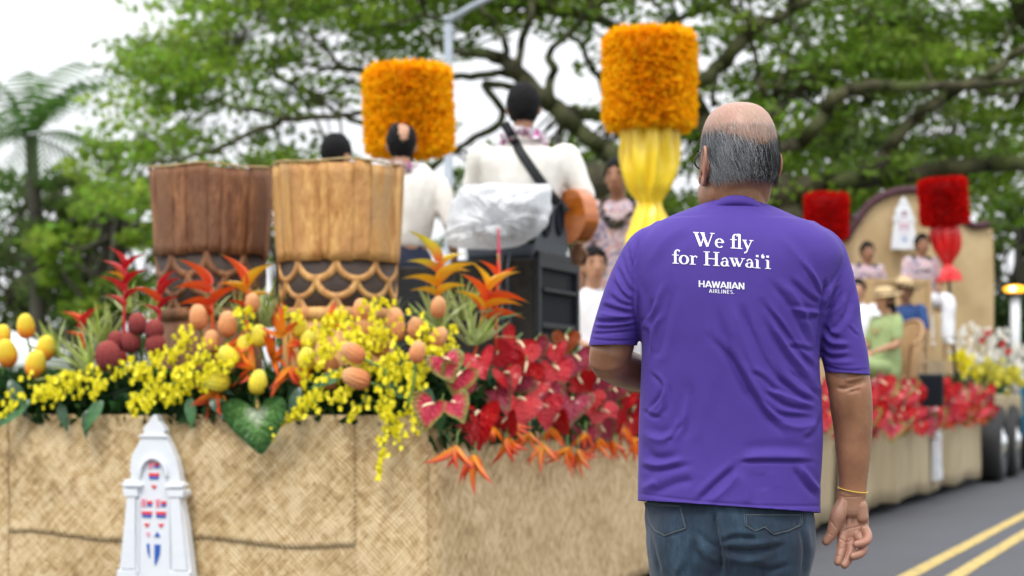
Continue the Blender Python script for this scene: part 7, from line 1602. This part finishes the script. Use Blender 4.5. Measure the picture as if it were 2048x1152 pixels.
def letter(g,ox,oy,sc,slope,yscale=1,name='letter',bold=1.0,grow=0,dup=1):
    V=[];Fc=[];lift=.0012
    def world(x,y,k):
        px=ox+x*sc; py=oy-y*sc*yscale+slope*(px-X_ref)
        d=Vector(Q(px,py)-np.array((0,0,CAMZ))).normalized(); h_=tree_.ray_cast(Vector((0,0,CAMZ)),d)
        dist=(h_[3] if h_[0] is not None else DM)-lift-k*.00012; return Vector((0,0,CAMZ))+d*dist-origin
    for k,st in enumerate(g):
        # resample
        pts=[]
        for a,b in zip(st[:-1],st[1:]):
            nseg=max(1,int(math.hypot(a[0]-b[0],a[1]-b[1])/.12))
            for i in range(nseg): t=i/nseg; pts.append(tuple(np.array(a)*(1-t)+np.array(b)*t))
        pts.append(st[-1]); n0=len(V); m=len(pts)
        for i,(x,y,w) in enumerate(pts):
            a=pts[max(0,i-1)];b=pts[min(m-1,i+1)]; dx,dy=b[0]-a[0],b[1]-a[1]; L_=math.hypot(dx,dy)+1e-9; nx_,ny_=-dy/L_,dx/L_; w=w*bold
            # keep flat ends for straight stems
            V.append(world(x+nx_*w/2,y+ny_*w/2,k)); V.append(world(x-nx_*w/2,y-ny_*w/2,k))
        Fc+=[(n0+2*i,n0+2*i+1,n0+2*i+3,n0+2*i+2) for i in range(m-1)]
    me=mesh(name,V,Fc,False,prt); o=link(name,me,None,shirt); return o
def line(text,gs,x0,x1,y0,cap,slope,bold=1,sp=.0,yscale=1):
    global X_ref
    X_ref=x0; tot=sum((gs[c][1]+sp) if c!=' ' else .36 for c in text); sc=(x1-x0)/tot; x=x0; ys=cap/sc
    for c in text:
        if c==' ': x+=.36*sc; continue
        letter(gs[c][0],x,y0,sc,slope,ys,bold=bold); x+=(gs[c][1]+sp)*sc
line('We fly',G,1387,1506,492.5,28.5,.057); line('for Hawaiqi',G,1344,1542,527,28,.057)
line('HAWAIIAN',SG,1397,1490,574,13.2,.054,.95,.03); line('AIRLINES.',SG,1418,1470,585.5,7.6,.05,.85,.16)
# ---- jeans
def denim():
    m,t,b=nm('worn_blue_denim');N=t.nodes.new;K=t.links.new; tc=N('ShaderNodeTexCoord'); mp=N('ShaderNodeMapping'); mp.inputs['Scale'].default_value=(1,1,.35); K(tc.outputs['Object'],mp.inputs['Vector'])
    n=N('ShaderNodeTexNoise'); n.inputs['Scale'].default_value=14; n.inputs['Detail'].default_value=7; n.inputs['Roughness'].default_value=.7; K(mp.outputs[0],n.inputs['Vector']); r=N('ShaderNodeValToRGB'); e=r.color_ramp.elements; e[0].position=.34; e[0].color=(.004,.011,.028,1); e[1].position=.74; e[1].color=(.050,.10,.155,1); x=e.new(.52); x.color=(.012,.033,.060,1)
    K(n.outputs['Fac'],r.inputs[0]); n2=N('ShaderNodeTexNoise'); n2.inputs['Scale'].default_value=900; K(tc.outputs['Object'],n2.inputs['Vector']); mx=N('ShaderNodeMix'); mx.data_type='RGBA'; mx.blend_type='MULTIPLY'; mx.inputs['Factor'].default_value=.7; K(r.outputs[0],mx.inputs['A']); rr=N('ShaderNodeMapRange'); rr.inputs['To Min'].default_value=.3; rr.inputs['To Max'].default_value=1.7; K(n2.outputs['Fac'],rr.inputs['Value']); K(rr.outputs[0],mx.inputs['B']); K(mx.outputs['Result'],b.inputs['Base Color'])
    b.inputs['Roughness'].default_value=.85; b.inputs['Sheen Weight'].default_value=.15; b1=N('ShaderNodeBump'); b1.inputs['Strength'].default_value=.5; b1.inputs['Distance'].default_value=.001; K(n2.outputs['Fac'],b1.inputs['Height']); K(b1.outputs[0],b.inputs['Normal']); return m
dn=denim(); z0=lambda py: CAMZ-(py-800)*KP
hips=ctube([(*Q(1458,960,.005),.168,.125),(*Q(1458,1010,.002),.186,.135),(*Q(1459,1060,-.004),.187,.140),(*Q(1459,1095,-.002),.180,.135)],5,44,side=X)
legL=ctube([(*Q(1374,1040,-.004),.090,.115),(*Q(1374,1090,-.006),.0925,.118),(*Q(1377,1150,-.002),.0865,.108),(Q(1381,0)[0],DM+.0,.62,.078,.095),(Q(1384,0)[0],DM-.02,.46,.068,.078),(Q(1382,0)[0],DM+.03,.26,.062,.070),(Q(1380,0)[0],DM+.05,.07,.064,.074)],6,34,side=X)
legR=ctube([(*Q(1547,1040,-.002),.092,.115),(*Q(1546,1090,-.006),.0915,.118),(*Q(1537,1150,-.004),.0865,.108),(Q(1538,0)[0],DM+.02,.62,.078,.095),(Q(1542,0)[0],DM+.03,.46,.068,.078),(Q(1546,0)[0],DM-.02,.26,.062,.070),(Q(1548,0)[0],DM-.05,.07,.064,.074)],6,34,side=X)
me=fuse([hips,legL,legR],.0045,4); V=getV(me);N=getN(me);q=pxy(V); w=np.clip(-N[:,1]*1.5+.1,0,1)
JL=[([(1428,1020),(1432,1060),(1441,1110),(1444,1160)],-.010,5),([(1442,1085),(1470,1075),(1520,1078)],-.005,5),([(1444,1096),(1480,1102),(1530,1098),(1570,1090)],-.006,6),([(1444,1112),(1490,1122),(1540,1112)],.004,7),([(1438,1100),(1410,1080),(1392,1060)],-.004,6),([(1440,1125),(1415,1110),(1395,1090)],.003,6),([(1600,1050),(1610,1100),(1605,1150)],-.004,5),([(1300,1060),(1310,1110),(1318,1150)],-.003,5),([(1372,1080),(1366,1120),(1350,1150)],.003,7),([(1500,1130),(1540,1140),(1580,1128)],-.004,6),
 ([(1360,1012),(1371,1045),(1374,1058),(1340,1072),(1320,1068),(1297,1045),(1290,1018)],-.0018,2),([(1487,1036),(1489,1052),(1512,1062)],-.0018,2),([(1530,1054),(1548,1070),(1575,1062),(1606,1052),(1606,1034)],-.0018,2)]
h=folds(q,JL,.5)*w*1.3+.003*np.array([noise.noise(Vector((p[0]*12,p[1]*10,p[2]*10))) for p in V])+.0012*np.array([noise.noise(Vector((p[0]*40,p[1]*30,p[2]*34))) for p in V]); V=V+N*h[:,None]; setV(me,V)
jt=BVHTree.FromPolygons([v.co.copy() for v in me.vertices],[tuple(p.vertices) for p in me.polygons]); jeans=kid('jeans',me,dn)
def onsurf(tr,px,py,lift):
    d=Vector(Q(px,py)-np.array((0,0,CAMZ))).normalized(); h_=tr.ray_cast(Vector((0,0,CAMZ)),d); return Vector((0,0,CAMZ))+d*((h_[3] if h_[0] is not None else DM)-lift)-origin
stitch=pm('pale_thread',(.13,.15,.16),rough=.8)
def patch(out_,name,parent,mat,tr,lift=.0025,n=7):
    o_=np.array(out_,float); c=o_.mean(0); per=cr(np.vstack([o_,o_[:1]]),3)[:-1] if False else o_; m=len(per); V=[];Fc=[]
    for i in range(n+1):
        f=i/n
        for p in per: q_=c+(p-c)*f; V.append(onsurf(tr,q_[0],q_[1],lift*(1 if i<n else .1)))
    Fc=[(i*m+j,i*m+(j+1)%m,(i+1)*m+(j+1)%m,(i+1)*m+j) for i in range(n) for j in range(m)]; return link(name,mesh(name,V,Fc,True,mat),None,parent)
def dens_(o_,k=4):
    r=[]; L=list(o_)+[o_[0]]
    for a,b in zip(L[:-1],L[1:]):
        for i in range(k): r.append((a[0]+(b[0]-a[0])*i/k,a[1]+(b[1]-a[1])*i/k))
    return r
pkL=[(1288,1004),(1362,1010),(1369,1040),(1374,1057),(1346,1066),(1328,1073),(1308,1062),(1296,1045)]
pkR=[(1486,1028),(1608,1028),(1605,1050),(1580,1062),(1548,1070),(1528,1054),(1508,1063),(1488,1050)]
for pk_ in (pkL,pkR):
    po=patch(dens_(pk_),'pocket',jeans,dn,jt)
    for inset in (.96,.90):
        c=np.mean(pk_,0); pts=[onsurf(jt,*(c+(np.array(p)-c)*inset),.0036) for p in dens_(pk_,4)]; pts.append(pts[0]); link('stitching',mesh('stitching',*(lambda t:(t[0],t[1]))(tube([tuple(p) for p in pts],.0005,None,4)),True,stitch),None,po)
for sd,(x,y) in enumerate(((1380,.05),(1548,-.05))):
    c=np.array((Q(x,0)[0],DM+y,.0)); ms=fuse([ctube([(*(c+(0,-.05,.05)),.042,.045),(*(c+(0,.05,.05)),.045,.045),(*(c+(0,.15,.035)),.048,.032),(*(c+(0,.20,.03)),.04,.024)],4,16),(MB().box(tuple(c+(0,.065,.012)),(.09,.28,.022)).V,MB().box(tuple(c+(0,.065,.012)),(.09,.28,.022)).F)],.006,3); kid('shoe',ms,shoeb)
# ---- bracelet
yl=pm('yellow_string',(.72,.50,.06),rough=.6); pts=[]
for i in range(41):
    a=2*PI*i/40; X0=Q(1705,0)[0]+math.cos(a)*29.6*KP; Y0=DM-.001+math.sin(a)*21.6*KP; zz=Q(0,979)[2]-.006*math.cos(a)*.9-.004*(math.sin(a)<0)*abs(math.sin(a)); pts.append((X0,Y0,zz))
ms=mesh('bracelet',*tube(pts,.00115,None,6),True,yl); kid('bracelet',ms)
# ---- glasses
gm=pm('dark_glasses_frame',(.02,.018,.018),rough=.3); lens=pm('spectacle_lens',(.5,.55,.6),rough=.05,alpha=.35); mb=MB()
for sd in (-1,1):
    mb.tube([tuple(hp(sd*.080,-.006,.016)),tuple(hp(sd*.080,.03,.019)),tuple(hp(sd*.062,.088,.012))],.0021,None,7)
    rr_=[tuple(hp(sd*.036+math.cos(a)*.025,.101-.010*abs(math.cos(a)),.006+math.sin(a)*.0165)) for a in np.linspace(0,2*PI,25)]; mb.tube(rr_,.0019,None,6)
mb.tube([tuple(hp(-.010,.106,.010)),tuple(hp(0,.112,.013)),tuple(hp(.010,.106,.010))],.0018,None,6)
gl=kid('glasses',mesh('glasses',mb.V,mb.F,True,gm))
for sd in (-1,1):
    V=[hp(sd*.036,.100,.006)]+[hp(sd*.036+math.cos(a)*.024,.100-.010*abs(math.cos(a)),.006+math.sin(a)*.0155) for a in np.linspace(0,2*PI,21)[:-1]]; me=mesh('lens',V,[(0,1+i,1+(i+1)%20) for i in range(20)],True,lens); me.transform(Matrix.Translation(-origin)); link('lens',me,None,gl)
ew=[]; 
for sd in (-1,1):
    me=mesh('eye',*hell((sd*.033,.082,.006),(.013,.010,.008)),True,eyew); kid('eye',me); me=mesh('eyebrow',*hell((sd*.034,.090,.030),(.022,.006,.004)),True,hairm); kid('eyebrow',me)
me=mesh('mouth',*hell((0,.0985,-.074),(.022,.004,.004)),True,lipm); kid('mouth',me)
# ---- hair: strands of grey and white round the back and sides, thin stubble higher up
hr=np.random.default_rng(21); hm_=attr_mat('grey_hair',.7,.05,.15)
Vh=Vb; loc=(Vh-HO)@HRz; Nh=getN(man_me)
def strands(idx,count,L,wid,dirfn,colfn,nseg=6,lift=.0008):
    V=[];T=[];Qd=[]
    for k in range(count):
        i=idx[hr.integers(len(idx))]; p=Vh[i]+hr.normal(size=3)*.0012; nrm=Nh[i]; l=L*hr.uniform(.55,1.2); lc=loc[i]
        if L>.03 and (lc[2]-.002-.034*(abs(lc[0])/.08)**2)/.040>hr.random(): continue
        d=dirfn(lc,nrm); b=len(V); c=colfn(lc)*hr.uniform(.75,1.25); curl=hr.normal()*.45+1.3*noise.noise(Vector(lc*38)); ph=hr.uniform(0,6); pos=p+nrm*lift
        sidev=np.cross(d,nrm); sidev/=np.linalg.norm(sidev)+1e-9
        for s_ in range(nseg+1):
            t=s_/nseg; ww=wid*(1-t*.75); V.append(pos-sidev*ww); V.append(pos+sidev*ww)
            dd=d+sidev*curl*math.sin(t*3+ph)*.7+nrm*(.20-.20*t+.06*max(0,-lc[2]-.005)/.03*t)+np.array((0,0,-.25*t)); dd/=np.linalg.norm(dd); pos=pos+dd*l/nseg
            # keep strands outside the skull
            q_=(pos-HO)@HRz; rr_=math.sqrt((q_[0]/.0815)**2+(q_[1]/(.0905 if q_[1]>0 else .1025))**2+(q_[2]/.132)**2)
            if rr_<1 and q_[2]>-.03: pos=HO+HRz@(q_/rr_)
        Qd+=[(b+2*s_,b+2*s_+1,b+2*s_+3,b+2*s_+2) for s_ in range(nseg)]; T+=[c]*nseg
    return V,Qd,T
def sel(f): return np.where(f(loc)&(np.linalg.norm(loc,axis=1)<.14))[0]
jit=np.array([noise.noise(Vector(p)*60) for p in loc[:] ]) if False else None
ear_=lambda l:(np.abs(l[:,0])>.0798)&(np.abs(l[:,2]+.012)<.052)&(l[:,1]>-.040)&(l[:,1]<.03)
band=sel(lambda l:(l[:,2]<.048+.020*(np.abs(l[:,0])/.08)**2)&(l[:,2]>-.026-.012*(np.abs(l[:,0])/.08)**2)&(l[:,1]<.030)&~ear_(l)&~((l[:,1]>-.005)&(l[:,2]<-.0)))
upper=sel(lambda l:(l[:,2]<.078)&(l[:,2]>.035)&(l[:,1]<.05))
nape=sel(lambda l:(l[:,2]<-.022)&(l[:,2]>-.040)&(l[:,1]<-.005)&(np.abs(l[:,0])<.078))
top=sel(lambda l:(l[:,2]>.07))
def dirn(l,n):
    d=np.array((0,0,-1.))+HRz@np.array((-.25*np.sign(l[0]+.02)*.5+.18,-.55*(abs(l[0])/.08),0)); d-=n*(d@n); return d/np.linalg.norm(d)
def coln(l):
    # darker at the back centre and right, whiter at the left side and at the ends
    s=np.clip((l[0]+.08)/.16,0,1); cl_=noise.noise(Vector((l[0]*55,l[1]*55,l[2]*12))); f=.19-.165*np.exp(-((l[0]-.020)/.052)**2)*np.clip((.060-l[2])/.04,0,1); f=f*(1.0-.45*s)*(1+.9*cl_)
    rr__=hr.random()
    if rr__<.10+.28*(1-s)**1.5: f=.36*hr.uniform(.5,1.3)
    elif rr__>.80: f=.02
    return np.array((.97,1.0,1.05))*max(.010,f)
HV=[];HQ=[];HT=[]
def addh(r):
    n=len(HV); HV.extend(r[0]); HQ.extend([tuple(x+n for x in q_) for q_ in r[1]]); HT.extend(r[2])
addh(strands(band,15000,.032,.00036,dirn,coln))
addh(strands(upper,2600,.013,.00019,dirn,lambda l:np.array((.50,.44,.40))*hr.uniform(.3,1.1)))
addh(strands(nape,420,.018,.00024,lambda l,n:(lambda d:d/np.linalg.norm(d))(np.array((hr.normal()*.5,0,-.9))+n*.25),lambda l:np.array((.22,.21,.21))*hr.uniform(.2,1.3)))
addh(strands(top,500,.012,.00016,dirn,lambda l:np.array((.7,.66,.62))))
me=np_mesh('hair',np.array(HV)-np.array(origin),HQ,np.array(HT),hm_); link('hair',me,None,man)
# fine dark hair on the outer forearm
qa=pxy(Vb); arm_=np.where((qa[:,0]>1640)&(qa[:,0]<1750)&(qa[:,1]>790)&(qa[:,1]<960)&((Nh[:,0]>.1)|(Nh[:,0]<-.6)))[0]
r=strands(arm_,650,.016,.00011,lambda l,n:(lambda d:d/np.linalg.norm(d))(np.array((.25,0,-1.))+n*.35),lambda l:np.array((.05,.04,.035)),4)
link('arm_hair',np_mesh('arm_hair',np.array(r[0])-np.array(origin),r[1],np.array(r[2]),hm_),None,man)
